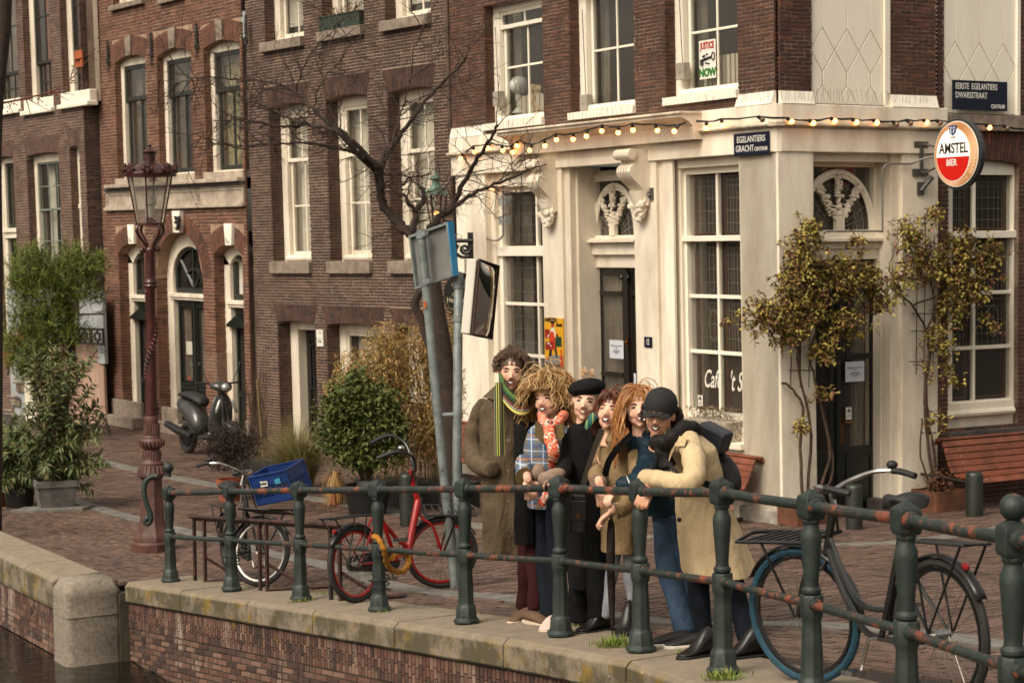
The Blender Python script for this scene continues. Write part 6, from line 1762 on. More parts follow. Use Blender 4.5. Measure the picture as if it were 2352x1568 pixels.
for F, x0, y0, x1, y1, w, lb_ in ((FL, 1603, 907, 1614, 933, -.20, 'small camera warning sticker on the cafe window'), (FR, 1943, 935, 1956, 963, -.30, 'small camera warning sticker on the side street door')):
 o, q = plate(F, x0, y0, x1, y1, w, 'warning_sticker', WPLATE, lb_, 'sticker', 'camera warning stickers', th=.002, bev=0)
 mb = MB(); c = ((q[0] + q[1]) / 2, lerp(q[2], q[3], .72)); r = (q[1] - q[0]) * .38
 mb.tube([F.p(c[0] + r * math.cos(a), c[1] + r * math.sin(a), w + .003) for a in (PI / 2, PI * 7 / 6, PI * 11 / 6)], .004, 4, closed=True)
 mb.fb(F, c[0] - r * .4, c[0] + r * .4, c[1] - r * .3, c[1] + .01, w + .001, w + .004)
 for k in range(3): mb.fb(F, q[0] + .012, q[1] - .012, lerp(q[2], q[3], .38 - k * .09), lerp(q[2], q[3], .40 - k * .09), w + .001, w + .003)
 mb.build('print', BLK, o)
o, q = plate(FL, 1606, 92, 1644, 181, -.20, 'window_poster', M_flat('poster_white', '#d6d2c6', .8), 'white window poster with JUSTICE NOW and a key', 'poster', th=.003, bev=0)
hh = q[3] - q[2]; ww = q[1] - q[0]; wv = -.197
text_obj('JUSTICE', hh * .24, FL, (q[0] + q[1]) / 2, q[2] + hh * .85, wv, M_flat('red_letter', '#a52a1c'), o, sx=ww * .88 / (hh * .24 * 3.75), bold=.004)
text_obj('NOW', hh * .28, FL, (q[0] + q[1]) / 2, q[2] + hh * .15, wv, M_flat('green_letter', '#2c6a25'), o, sx=ww * .86 / (hh * .28 * 2.25), bold=.008)
mb = MB(); P = lambda a, b: FL.p(q[0] + ww * a, q[2] + hh * b, wv + .002)
mb.tube([P(.86 + .09 * math.cos(t * PI / 6), .56 + .10 * math.sin(t * PI / 6)) for t in range(12)], .008, 5, closed=True)
mb.tube([P(.78, .55), P(.3, .50), P(.1, .48)], .014, 6); mb.tube([P(.18, .49), P(.2, .36)], .028, 6)
for a, b in ((.35, .6), (.5, .63), (.45, .4), (.6, .38), (.28, .58)): mb.sph(P(a, b), (.02, .01, .012), 6)
mb.build('key_print', BLK, o)
# gold "Cafe" lettering on the glass
uq = FL.uv(1635, 872, -.21); cl = thing('window_lettering', 'white script lettering Cafe on the left pane of the large cafe window', 'lettering', FL.p(uq[0], uq[1], -.2))
WL = M_flat('white_window_paint', '#d6d0c2', .6)
text_obj('Café', .30, FL, uq[0], uq[1], -.215, WL, cl, shear=.35, sx=.62, bold=.003)
uq = FL.uv(1688, 878, -.21); cl2 = thing('window_lettering', "white script lettering 't S cut off by the corner pier", 'lettering', FL.p(uq[0], uq[1], -.2))
text_obj("'t S", .32, FL, uq[0], uq[1], -.215, WL, cl2, shear=.35, sx=.62, bold=.003)
# yellow enamel advertising sign
o, q = plate(FL, 1251, 730, 1293.5, 842, .02, 'advertising_sign', M_flat('yellow_enamel', '#d9a023', .35), 'yellow enamel advert with striding waiter and AMSTEL thuis lettering', 'advertising sign', th=.02)
hh = q[3] - q[2]; ww = q[1] - q[0]; P = lambda a, b, e=.022: FL.p(q[0] + ww * a, q[2] + hh * b, e)
def blob(pts, m, nm='print', e=.022, th=.002):
 mb = MB(); mb.prism([P(a, b, e) for a, b in pts], FL.N * th); mb.build(nm, m, o)
RED = M_flat('enamel_red', '#8f1f16', .35); ORG_ = M_flat('enamel_orange', '#c8401a', .35); GRN = M_flat('enamel_green', '#173f2a', .35); GRY = M_flat('enamel_grey', '#85827c', .35); DBL = M_flat('enamel_navy', '#151a2a', .35); CRM = M_flat('enamel_cream', '#d9d0b8', .35)
blob([(0.01, 0.01), (.99, .01), (.99, .24), (.35, .24), (.01, .12)], GRY); blob([(.55, .42), (.92, .42), (.92, .62), (.55, .62)], GRN, e=.0222)
blob([(.04, .58), (.3, .58), (.3, .76), (.04, .76)], RED, e=.0223); blob([(.5, .62), (.75, .62), (.75, .68), (.5, .68)], RED, e=.0224)
blob([(.22, .16), (.34, .16), (.42, .42), (.28, .44)], DBL, e=.0226); blob([(.5, .42), (.62, .2), (.7, .18), (.62, .44)], DBL, e=.0227)
blob([(.22, .34), (.56, .36), (.6, .6), (.56, .74), (.34, .74), (.3, .6)], ORG_, e=.0230); blob([(.3, .68), (.42, .82), (.54, .82), (.64, .66), (.6, .58), (.5, .72), (.36, .72), (.2, .58), (.16, .62)], CRM, e=.0235)
blob([(.4, .8), (.52, .8), (.54, .88), (.4, .88)], M_flat('enamel_skin', '#b03a20'), e=.024); blob([(.36, .88), (.56, .88), (.56, .93), (.4, .94)], DBL, e=.0242)
blob([(.06, .34), (.5, .38), (.5, .53), (.06, .50)], RED, e=.0245); blob([(.12, .13), (.24, .16), (.22, .2), (.12, .16)], ORG_, e=.0246)
blob([(.82, .02), (.97, .02), (.97, .2), (.92, .24), (.92, .36), (.87, .36), (.87, .24), (.82, .2)], ORG_, e=.0247)
text_obj('AMSTEL', hh * .115, FL, q[0] + ww * .37, q[2] + hh * .955, .0225, BLK, o, sx=ww * .7 / (hh * .115 * 3.6), bold=.003, shear=.1)
text_obj('thuis', hh * .09, FL, q[0] + ww * .8, q[2] + hh * .86, .0225, BLK, o, sx=ww * .36 / (hh * .09 * 2.2), bold=.003, shear=.2)
text_obj('AMSTEL', hh * .055, FL, q[0] + ww * .24, q[2] + hh * .47, .027, CRM, o, sx=.6, bold=.001)
text_obj('BIER', hh * .04, FL, q[0] + ww * .36, q[2] + hh * .42, .027, CRM, o, sx=.7, bold=.001)
text_obj('lang HOUDBAAR', hh * .075, FL, q[0] + ww * .42, q[2] + hh * .04, .025, BLK, o, sx=ww * .82 / (hh * .075 * 7.8), bold=.0008)
# round illuminated beer sign on its bracket, seen obliquely
ec = at(2198, 354, FR.p(FR.u(2110, 350), 2.5, 0).y - .55)
bs = thing('round_beer_sign', 'round illuminated beer sign AMSTEL BIER on a wall bracket', 'sign', ec)
sx_ = V3(math.cos(.38), math.sin(.38), 0)     # the disc faces the camera and a little to its left
mppS = ec.y / 4490; rxs = 62 * mppS / .84;
FS = Facade(ec, V3(.508, -.861, 0), V3(0, 0, 1))
RS = 78 * mppS
def disc(r, w0, w1, m, name, par, n=40, cy=0, sy=1.04):
 mb = MB(); ring = lambda w: [FS.p(r * math.cos(2 * PI * i / n), cy + r * sy * math.sin(2 * PI * i / n), w) for i in range(n)]
 mb.prism(ring(w0), FS.N * (w1 - w0)); return mb.build(name, m, par, bevel=.006 if r > RS * .9 else 0)
disc(RS, -.065, 0, mat('grey_sign_case', '#2f3130', rough=.4), 'case', bs)
disc(RS * .955, .0, .012, M_flat('sign_black', '#0f0e0d'), 'rim', bs); disc(RS * .93, .01, .016, M_flat('sign_white', '#d9d4c8', .3), 'white_rim', bs)
BR_ = NT('copper_gradient_print'); BR_.out(BR_.ramp(BR_.noise(2.2, 2, .5), [(.35, lin('#a8703f')), (.65, lin('#dcae84'))]), .3); BR_.b.inputs['Emission Strength'].default_value = 0
disc(RS * .90, .014, .019, BR_.m, 'copper_ring', bs)
SW = emis('sign_white_lit', '#efe9dc', .22); SR = emis('sign_red_lit', '#b01408', .18)
mb = MB(); n = 30; cx_, cy_, rx, ry = -.10 * RS, -.02 * RS, RS * .70, RS * .78
def halfd(a0, a1, m, nm, w, k=1.0):
 mb = MB(); pts = [FS.p(cx_ + rx * k * math.cos(t), cy_ + ry * k * math.sin(t), w) for t in [lerp(a0, a1, i / n) for i in range(n + 1)]]; mb.prism(pts, FS.N * .004); return mb.build(nm, m, bs)
halfd(0, 2 * PI * .999, SW, 'label_field', .019); halfd(PI + .08, 2 * PI - .08, SR, 'red_field', .0235, .97)
text_obj('AMSTEL', RS * .42, FS, cx_ + .02 * RS, cy_ + RS * .18, .025, BLK, bs, sx=RS * 1.28 / (RS * .42 * 3.75), bold=.0035)
text_obj('BIER', RS * .27, FS, cx_ - .05 * RS, cy_ - RS * .23, .029, LETT, bs, sx=.85, bold=.003)
text_obj('1870', RS * .10, FS, cx_ - .02 * RS, cy_ + RS * .50, .025, BLK, bs, shear=.2)
for i, ch in enumerate('TRADITIE GEBROUWEN'):
 a = lerp(-1.9, .35, i / 17)
 if ch != ' ': text_obj(ch, RS * .11, FS, RS * .82 * math.cos(a), RS * .84 * math.sin(a), .021, M_flat('pale_copper', '#e3c6a4'), bs, ang=a + PI / 2 - PI * 0 , bold=.001)
mb = MB(); mb.prism([FS.p(cx_ + a * RS, cy_ + b * RS, .024) for a, b in ((-.17, .86), (.17, .86), (.13, .66), (0, .56), (-.13, .66))], FS.N * .006); sh_ = mb.build('shield', M_flat('shield_blue', '#27427a', .3), bs)
mb = MB()
for s in (-1, 1):
 for (a, b, r) in ((.05, .78, .03), (.07, .71, .035), (.04, .66, .025), (.09, .8, .02)): mb.sph(FS.p(cx_ + s * a * RS, cy_ + b * RS, .031), (r * RS, .003, r * RS), 6)
mb.build('lion_emblem', LETT, sh_, smooth=True)
mb = MB()
for y in (333, 396):
 a = FR.uv(2113, y, .02); mb.fb(FR, a[0] - .10, a[0] + .12, a[1] - .04, a[1] + .04, 0, .03)
 mb.tube([FR.p(a[0], a[1], .03), FR.p(a[0] + .02, a[1], .10), FS.p(-RS * .95, (.25 if y < 350 else -.35) * RS, -.04)], .014, 6)
a = FR.uv(2118, 365, .05); b0 = FR.v(2118, 333, .05); b1 = FR.v(2118, 396, .05); mb.fb(FR, a[0] - .02, a[0] + .02, b1, b0, .03, .05)
mb.build('wall_bracket', mat('bracket_steel', '#57544f', rough=.5, metal=.4), bs, smooth=True, angle=30)
mb = MB(); P_ = [FR.p(*FR.uv(x, y, w), w) for x, y, w in ((2027, 534, .0), (2027, 470, .0), (2027, 400, .0), (2036, 378, .02), (2060, 376, .03), (2092, 376, .04), (2118, 366, .12))]
P_ = P_ + [FS.p(-RS * .98, 0, -.04)]; mb.tube(smoothpath(P_, 5), .013, 6); mb.tube([FR.p(*FR.uv(x, 531, .0), .0) for x in (1900, 2027)], .013, 6)
tag(mb.build('power_cable', mat('grey_cable', '#6f6b64', rough=.5), None, smooth=True), 'grey cable conduit running up the door recess to the round sign', 'cable')
for (F, x, y, lb_) in ((FL, 1493, 443, 'short steel flag holder beside the right scroll bracket'), (FR, 2116, 430, 'short steel flag holder under the round beer sign')):
 a = F.uv(x, y, .02); mb = MB(); mb.fb(F, a[0] - .05, a[0] + .05, a[1] - .09, a[1] + .06, .001, .02); mb.tube([F.p(a[0], a[1] - .04, .02), F.p(a[0] + (.10 if F is FR else -.13), a[1] + .12, .10)], .028, 10)
 tag(mb.build('flag_holder', mat('bracket_steel', '#57544f'), None, smooth=True, angle=30), lb_, 'flag holder', 'flag pole holders')
# ------------------------------------------------------------------ string of bulbs
CORD = mat('green_black_cord', '#1d2a20', '#12160f', scale=20, rough=.6)
SOCK = M_flat('black_socket', '#161311', .5)
sl = thing('string_lights', 'string of warm bulbs on a green cord round the cafe corner', 'string lights', FL.p(-3, 4, .1))
LB = [(1058, 364), (1090, 349), (1120, 340), (1155, 346), (1177, 349.5), (1187, 335), (1216.5, 345), (1251.5, 335), (1278, 321), (1316, 320), (1347, 313), (1382, 301), (1420, 305), (1454, 299), (1510, 300), (1549, 302), (1585, 290), (1621, 294.5), (1660, 288)]
RB = [(1751, 275, 0), (1818, 279, 1), (1868, 283, 1), (1917.5, 278, 1), (1967, 281, 1), (2014, 282, 1), (2059.5, 286, 0), (2092, 283.5, 0), (2129.5, 282, 1), (2160, 283, 0), (2273, 293.5, 1), (2314, 295, 0)]
cord = []
for i, (x, y) in enumerate(LB):
 w = .12 if x < 1130 or x > 1575 else (.20 if x < 1200 else .40 if x < 1575 else .15)
 c = FL.p(*FL.uv(x, y, w), w); up_ = c + V3(random.Random(i).uniform(-.03, .05), 0, .075)
 mb = MB(); mb.sph(c, .030, 12); mb.build('bulb', BULBHOT, sl, smooth=True)
 mb = MB(); mb.tube([c.lerp(up_, .3), c.lerp(up_, .95)], [.019, .022], 8); mb.build('socket', SOCK, sl, smooth=True)
 cord.append(up_)
for i, (x, y, lit) in enumerate(RB):
 w = .13; c = FR.p(*FR.uv(x, y, w), w); up_ = c + V3(-.05, 0, .035)
 mb = MB(); mb.sph(c, .030, 12); mb.build('bulb', BULBHOT if lit else GLASSB, sl, smooth=True)
 mb = MB(); mb.tube([c.lerp(up_, .3), c.lerp(up_, .98)], [.019, .022], 8); mb.build('socket', SOCK, sl, smooth=True)
 cord.append(up_)
c0 = FR.p(*FR.uv(2352, 296, .13), .13); cord.append(c0)
cp = []
for a, b in zip(cord[:-1], cord[1:]): cp += [a, a.lerp(b, .5) + V3(0, 0, -.012)]
cp.append(cord[-1]); mb = MB(); mb.tube(cp, .009, 5); mb.tube([p + V3(0, 0, .012 * math.sin(i)) for i, p in enumerate(cp)], .006, 4); mb.build('cord', CORD, sl, smooth=True)
c = FL.p(*FL.uv(1131, 435, .02), .02); mb = MB(); mb.sph(c, .032, 12); mb.build('bulb', BULBHOT, sl, smooth=True); mb = MB(); mb.tube([c + V3(.02, 0, 0), c + V3(.08, 0, .01)], .02, 8); mb.build('socket', SOCK, sl)
P_ = [FL.p(*FL.uv(x, y, .06), .06) for x, y in ((1060, 352), (1075, 380), (1095, 405), (1110, 422), (1128, 430), (1145, 436))]; mb = MB(); mb.tube(smoothpath(P_, 4), .007, 5); mb.build('cord', CORD, sl)
# junction boxes with conduit
GP = mat('light_grey_plastic', '#8e918e', rough=.5)
for k, (y0, y1, lb_) in enumerate(((452, 472, 'upper grey junction box left of the cafe window'), (497, 517, 'lower grey junction box left of the cafe window'))):
 q = FL.r(1147, y0, 1163, y1, -.05); mb = MB(); mb.fb(FL, q[0], q[1], q[2], q[3], -.12, -.03); b_ = mb.build('junction_box', GP, None, bevel=.005); tag(b_, lb_, 'junction box', 'grey junction boxes')
mb = MB(); P_ = [FL.p(*FL.uv(x, y, -.02), -.02) for x, y in ((1156, 425), (1156, 520), (1155, 540), (1145, 551), (1130, 552), (1110, 543), (1095, 540), (1060, 540), (1000, 541))]; mb.tube(smoothpath(P_, 4), .013, 6)
tag(mb.build('cable_conduit', mat('grey_cable', '#6f6b64'), None, smooth=True), 'grey conduit bending below the junction boxes across the white wall', 'cable')
# old wall lantern and hanging oval sign at the left end of the cafe
VERD = mat('verdigris_copper', '#5f7a69', '#2a2a22', scale=9, rough=.6, bump=.3)
wl = thing('wall_lantern', 'old wall lantern with verdigris roof behind the bare branches', 'lantern', at(1003, 470, 27.0)); lc = at(1003, 512, 26.8); m_ = 26.8 / 4490
mb = MB(); mb.lathe([(14 * m_, 0), (24 * m_, 62 * m_)], 6, lc); mb.build('lantern_glass', glass_mat('warm_lantern_glass', a=.3, refl=1.0), wl)
mb = MB(); mb.lathe([(33 * m_, 64 * m_), (31 * m_, 68 * m_), (18 * m_, 78 * m_), (12 * m_, 84 * m_), (10 * m_, 86 * m_), (9 * m_, 100 * m_), (15 * m_, 101 * m_), (13 * m_, 105 * m_), (3 * m_, 110 * m_), (2 * m_, 122 * m_), (0, 123 * m_)], 12, lc); mb.build('roof', VERD, wl, smooth=True, angle=40)
mb = MB(); mb.sph(lc + V3(0, 0, .13), .035, 10); mb.build('bulb', BULBHOT, wl, smooth=True)
mb = MB()
for k in range(6):
 a = k * PI / 3; mb.tube([lc + V3(math.cos(a) * 14 * m_, math.sin(a) * 14 * m_, 0), lc + V3(math.cos(a) * 24 * m_, math.sin(a) * 24 * m_, 62 * m_)], .01, 4)
mb.lathe([(15 * m_, -.03), (15 * m_, 0)], 12, lc); mb.tube([lc + V3(0, 0, -.02), lc + V3(0, 0, -.15), lc + V3(.25, .2, -.25)], .02, 6); mb.build('frame', IRON, wl)
hs_ = thing('hanging_sign', 'black oval hanging beer sign on a scrolled iron bracket', 'sign', at(1070, 560, 25.5)); Y_ = 25.5; Pp = lambda x, y: at(x, y, Y_)
mb = MB(); mb.obox(Pp(1075, 622) + V3(0, 0, 0), Pp(1088, 622) - Pp(1075, 622), V3(0, .1, 0), V3(0, 0, 88 * Y_ / 4490)); mb.tube([Pp(1088, 553), Pp(1015, 553)], .03, 6)
for cx0, cy0, r0, s in ((1068, 572, 13, 1), (1045, 566, 8, -1)):
 mb.tube([Pp(cx0 + s * r0 * (1 - t / 16) * math.cos(t * .7), cy0 + r0 * (1 - t / 16) * math.sin(t * .7)) for t in range(15)], .022, 6)
mb.tube(smoothpath([Pp(1030, 556), Pp(1040, 575), Pp(1060, 590), Pp(1078, 588)], 4), .025, 6); mb.build('scroll_bracket', IRON, hs_, smooth=True)
mb = MB()
for x in (1069,):
 for k in range(9): c = Pp(x, 590 + k * 5.2); mb.tube([c + V3(.010 * math.cos(a * PI / 3), .010 * (k % 2) * math.cos(a * PI / 3), .018 * math.sin(a * PI / 3)) for a in range(6)], .005, 4, closed=True)
mb.build('chain', IRON, hs_)
mb = MB(); n = 30; cc_ = Pp(1063, 675); a_, b_ = 42 * m_, 56 * m_; pts = [cc_ + V3(a_ * math.cos(2 * PI * i / n), 0, b_ * (1 if math.sin(2 * PI * i / n) < 0 else .82) * math.sin(2 * PI * i / n)) for i in range(n)]; mb.prism(pts, V3(0, .05, 0)); sg = mb.build('board', M_flat('sign_black_paint', '#14120e', .5), hs_)
FH = Facade(cc_, V3(1, 0, 0), V3(0, 0, 1)); GOLD = M_flat('dull_gold', '#8d7a58', .5)
text_obj('Heineken Bier', 17 * m_, FH, 0, -.23 * b_, .008, M_flat('cream_letter', '#b9ad94'), sg, sx=.72, bold=.0015)
mb = MB()
for s in (-1, 1):
 for (ox, oz, r, ph) in ((.35, .3, .2, 0), (.45, -.02, .15, 2), (.2, .55, .13, 4)):
  mb.tube([cc_ + V3(s * a_ * (ox + r * (1 - t / 14) * math.cos(t * .6 + ph)), -.01, b_ * (oz + r * (1 - t / 14) * math.sin(t * .6 + ph))) for t in range(12)], .008, 4)
mb.build('gilt_scrolls', GOLD, sg)
# ------------------------------------------------------------------ plants
def leafm(name, cols, rough=.55):
 n = NT(name); k = len(cols)
 c = n.ramp(n.attr('tone'), [(i / (k - 1), lin(x)) for i, x in enumerate(cols)])
 n.out(c, rough); n.b.inputs['Specular IOR Level'].default_value = .35
 MATS[name] = n.m; return n.m
def leaf(mb, p, d, L, W, rr, fold=.25, up=V3(0, 0, 1), tone=None):
 d = d.normalized(); s = d.cross(up); s = s.normalized() if s.length > .1 else d.orthogonal().normalized()
 s = (s + V3(rr.uniform(-.6, .6), rr.uniform(-.6, .6), rr.uniform(-.6, .6))); s = (s - d * s.dot(d)).normalized(); n_ = d.cross(s)
 m_ = p + d * L * .45 - n_ * W * fold; e = p + d * L + V3(0, 0, -L * .15)
 mb.add([p, m_ + s * W * .5 + n_ * W * fold, e, m_ - s * W * .5 + n_ * W * fold, m_], [(0, 4, 1), (1, 4, 2), (2, 4, 3), (3, 4, 0)], rr.random() if tone is None else tone)
def rdir(rr, up=.0):
 v = V3(rr.gauss(0, 1), rr.gauss(0, 1), rr.gauss(0, 1) + up); return v.normalized()
def scatter(mb, blobs, n, L, W, rr, up=.3, hollow=.55, yflat=1.0):
 """leaves in clusters through ellipsoids given as (centre, (rx, ry, rz))"""
 tot = sum(b[1][0] * b[1][2] for b in blobs)
 for c, r in blobs:
  k = int(n * r[0] * r[2] / tot / 6) + 1
  for _ in range(k):
   d = rdir(rr); rad = rr.uniform(hollow, 1.0) ** .8
   q = c + V3(d.x * r[0] * rad, d.y * r[1] * rad, d.z * r[2] * rad); base = rr.random()
   for _ in range(6):
    p = q + V3(rr.gauss(0, L * .7), rr.gauss(0, L * .7), rr.gauss(0, L * .7))
    leaf(mb, p, rdir(rr, up), L * rr.uniform(.6, 1.2), W * rr.uniform(.7, 1.2), rr, tone=min(1, max(0, base * .6 + rr.random() * .4)))
BARK = mat('dark_bark', '#3a2b20', '#231a14', scale=14, rough=.9, bump=.8, bscale=45, spots=[('#5f5526', 6, .68)])
BARK2 = mat('grey_brown_stem', '#5a4636', '#3a2b20', scale=14, rough=.9, bump=.5, bscale=60)
BLKPOT = M_flat('black_plastic_pot', '#171614', .5)
SOIL = M_flat('soil', '#1b140f', .95)
def pot(par, p, r0, r1, h, m, name='pot', n=20, square=False, rz=0):
 mb = MB(); R = Matrix.Rotation(rz, 3, 'Z'); k = 1.414 if square else 1
 mb.lathe([(r0 * k, 0), (r1 * .93 * k, h * .78), (r1 * k, h * .79), (r1 * k, h), (r1 * .88 * k, h), (r1 * .86 * k, h * .85), (0, h * .85)], 4 if square else n, p, R, ph=PI / 4 if square else 0)
 o = mb.build(name, m, par, smooth=not square, angle=40, bevel=.006 if square else 0); return o
def bl(items, Y, ry=None):
 out = []
 for x, y, rx, rz in items:
  k = Y / 4490; out.append((at(x, y, Y), (rx * k, (ry or (rx + rz) / 2 * k), rz * k)))
 return out
# conifer on the stoop
rr = random.Random(21); Yc = 34.6
cb = at(165, 890, Yc); t = thing('conifer', 'feathery green conifer with a bare trunk in front of the stoop', 'conifer', cb, 'evergreen garden plants')
mb = MB(); mb.tube(smoothpath([cb, at(166, 830, Yc), at(160, 760, Yc), at(150, 690, Yc), at(120, 640, Yc)], 4), [.075] * 9 + [.05] * 8, 8); mb.build('trunk', BARK, t, smooth=True)
mb = MB(); B_ = bl([(95, 690, 62, 85), (150, 640, 60, 38), (200, 615, 38, 26), (60, 640, 28, 60), (62, 800, 45, 70), (100, 830, 50, 50), (120, 740, 40, 60), (205, 680, 22, 22), (80, 590, 12, 25), (165, 590, 14, 25), (175, 770, 16, 25)], Yc, .5)
for c, r in B_:
 for _ in range(int(1700 * (r[0] * r[2]) / .45 + 60)):
  d = rdir(rr); q = c + V3(d.x * r[0], d.y * r[1], d.z * r[2]) * rr.uniform(.3, 1.25) ** .6; dd = (rdir(rr, .9) + V3(d.x, 0, .2) * .8).normalized(); tn_ = rr.random()
  for k in range(7): leaf(mb, q + dd * .035 * k, (dd + rdir(rr) * .55), rr.uniform(.06, .10), .018, rr, tone=min(1, tn_ * .7 + .3 * k / 7))
mb.build('foliage', leafm('conifer_green', ['#323e17', '#4c5a1e', '#727f30', '#54401f']), t, kind='stuff')
# oleanders
OLE = leafm('oleander_leaf', ['#3e4a24', '#56633a', '#6d7648', '#45522c', '#8a7a4e'])
def oleander(px, py, label, tips, n, Lf, seed, Y=None, dy=1.0):
 rr = random.Random(seed); g = gp(px, py); Y = g.y; t = thing('oleander', label, 'potted plant', g, 'oleanders in pots at the left')
 ms = MB(); ml = MB()
 for (x, y) in tips:
  e = at(x, y, Y + rr.uniform(-.35, .35) * dy); b = g + V3(rr.uniform(-.1, .1), rr.uniform(-.1, .1), .4)
  m1 = b.lerp(e, .5) + V3((b.x - e.x) * .25, 0, .08); pts = smoothpath([b, m1, e], 6)
  ms.tube(pts, [.012] * 7 + [.007] * 6, 5)
  L_ = (e - b).length
  for i, p in enumerate(pts[3:], 3):
   f = i / 12; d = (pts[min(i + 1, 12)] - pts[i - 1]).normalized()
   for k in range(int(n * (.35 + f))):
    a = rr.uniform(0, 2 * PI); s = d.orthogonal().normalized(); s = Matrix.Rotation(a, 3, d) @ s
    leaf(ml, p + d * rr.uniform(-.04, .04), (d * rr.uniform(.2, .9) + s).normalized(), Lf * rr.uniform(.7, 1.25), .030, rr)
 ms.build('stems', BARK2, t, smooth=True); ml.build('foliage', OLE, t, kind='stuff'); return t, g
rr = random.Random(5)
tips = [(rr.uniform(60, 225), rr.uniform(800, 1090)) for _ in range(95)] + [(120, 800), (95, 830), (155, 820), (190, 855), (205, 900), (225, 1000), (240, 1060), (205, 1120), (180, 860), (70, 870)]
o1, g1 = oleander(128, 1168, 'tall oleander with long narrow leaves in the square grey planter', tips, 6, .13, 31)
GPL = mat('weathered_grey_planter', '#6c6862', '#4c4945', scale=5, rough=.8, bump=.3)
pot(o1, g1 - V3(0, 0, .02), .20, .265, .40, GPL, 'planter', square=True, rz=.35)
rr = random.Random(6)
tips = [(rr.uniform(-20, 90), rr.uniform(975, 1120)) for _ in range(60)]
o2, g2 = oleander(45, 1163, 'low bushy oleander in the round black pot at the left edge', tips, 7, .12, 32)
pot(o2, g2, .17, .21, .25, BLKPOT)
rr = random.Random(16); g = gp(-8, 1110); Y3 = g.y + 1.5
tips = [(rr.uniform(-30, 60), rr.uniform(960, 1060)) for _ in range(30)]
o3, g3 = oleander(-12, 1120, 'background oleander at the left picture edge behind the black pot', tips, 7, .12, 36); pot(o3, g3, .17, .21, .25, BLKPOT)
p = gp(12, 1158); mb = MB(); mb.lathe([(.10, 0), (.13, .2), (.14, .2), (.14, .24), (.12, .24), (.11, .18), (0, .18)], 14, gp(-6, 1162)); tag(mb.build('flower_pot', TERRA, None, smooth=True), 'empty terracotta pot at the left edge beside the black pot', 'pot')
# slab under the pots
mb = MB(); a, b = gp(25, 1178), gp(190, 1172); mb.obox(a - V3(0, 0, .03), b - a, V3(.1, .3, 0), V3(0, 0, .07)); mb.build('kerb_stone', KST, ground, bevel=.01)
# dark trunk at the left edge
Yt = 22; t = thing('tree', 'dark tree trunk with a budding twig cut off by the left edge', 'tree', gy(-2, Yt), 'bare trees')
mb = MB(); mb.tube(smoothpath([gy(-12, Yt), at(-9, 900, Yt), at(-9, 600, Yt), at(-12, 300, Yt), at(-4, 180, Yt), at(6, 80, Yt), at(12, -60, Yt), at(20, -200, Yt)], 4), [.075] * 12 + [.085] * 8 + [.09] * 9, 12); mb.build('trunk', BARK, t, smooth=True)
mb = MB(); rr = random.Random(9)
pts = smoothpath([at(0, 238, Yt), at(60, 226, Yt), at(130, 205, Yt), at(180, 165, Yt), at(222, 108, Yt)], 5); mb.tube(pts, [.013 - .0005 * i for i in range(21)], 5)
for (a, x, y) in ((5, 75, 280), (5, 128, 262), (9, 160, 232), (9, 170, 218), (3, 40, 215), (12, 210, 190), (7, 90, 240), (2, 30, 262), (13, 175, 130)): mb.tube([pts[a], at((pts[a].x * 0 + x), y, Yt)], [.006, .002], 4)
for _ in range(70): p = rr.choice(pts); mb.sph(p + V3(rr.gauss(0, .05), 0, rr.gauss(-.03, .05)), .009, 4)
mb.build('twig', mat('reddish_twig', '#4a3022', '#6e3a22', scale=30, rough=.8), t)
# bare tree behind the poles
Yb = 23.2; g = gy(1036, Yb); t = thing('tree', 'bare winter tree with crooked limbs behind the galvanised poles', 'tree', g, 'bare trees')
rr = random.Random(14); mb = MB()
mb.tube(smoothpath([g, at(1030, 950, Yb), at(1020, 830, Yb), at(1010, 760, Yb), at(995, 660, Yb), at(985, 590, Yb), at(975, 545, Yb)], 4), [.13] * 5 + [.11] * 8 + [.10] * 12, 12)
mb.tube(smoothpath([at(1015, 850, Yb), at(985, 790, Yb), at(968, 735, Yb), at(953, 700, Yb), at(965, 670, Yb), at(985, 655, Yb)], 4), .05, 8)
mb.build('trunk', BARK, t, smooth=True)
limbs = {'a': ([(975, 550), (950, 540), (925, 523), (889, 483), (872, 433), (865, 393), (835, 363), (815, 347), (769, 300), (702, 287), (635, 260), (555, 230)], .075, .01),
 'b': ([(875, 430), (875, 400), (862, 377), (802, 317), (755, 283), (715, 243), (682, 213), (619, 187), (540, 187)], .04, .008),
 'c': ([(868, 400), (889, 347), (922, 307), (989, 217), (1049, 160), (1069, 133)], .04, .01), 'd': ([(875, 400), (892, 350), (909, 300), (922, 260), (932, 230)], .022, .006),
 'e': ([(815, 350), (722, 330), (649, 330), (555, 337), (500, 325)], .018, .006), 'f': ([(970, 550), (949, 523), (955, 487), (975, 455), (965, 430)], .05, .02),
 'g': ([(980, 560), (995, 517), (1035, 480), (1058, 436), (1093, 372), (1128, 318), (1143, 287)], .05, .012), 'h': ([(1019, 490), (1087, 444), (1136, 423), (1210, 394), (1252, 378)], .03, .006),
 'i': ([(955, 487), (930, 455), (920, 430), (945, 410), (990, 400)], .025, .008), 'j': ([(682, 213), (700, 150), (760, 70), (775, 50)], .010, .004), 'k': ([(720, 245), (745, 180), (800, 120)], .010, .004), 'l': ([(930, 240), (960, 90), (1005, 40)], .008, .003), 'm': ([(702, 287), (640, 290), (560, 275), (520, 262)], .02, .006),
 'n': ([(555, 337), (500, 330), (445, 305)], .008, .003), 'o': ([(640, 262), (580, 232), (500, 200), (430, 185), (370, 215)], .010, .003), 'p': ([(555, 187), (480, 175), (420, 190), (360, 180)], .009, .003)}
mb = MB(); mt = MB()
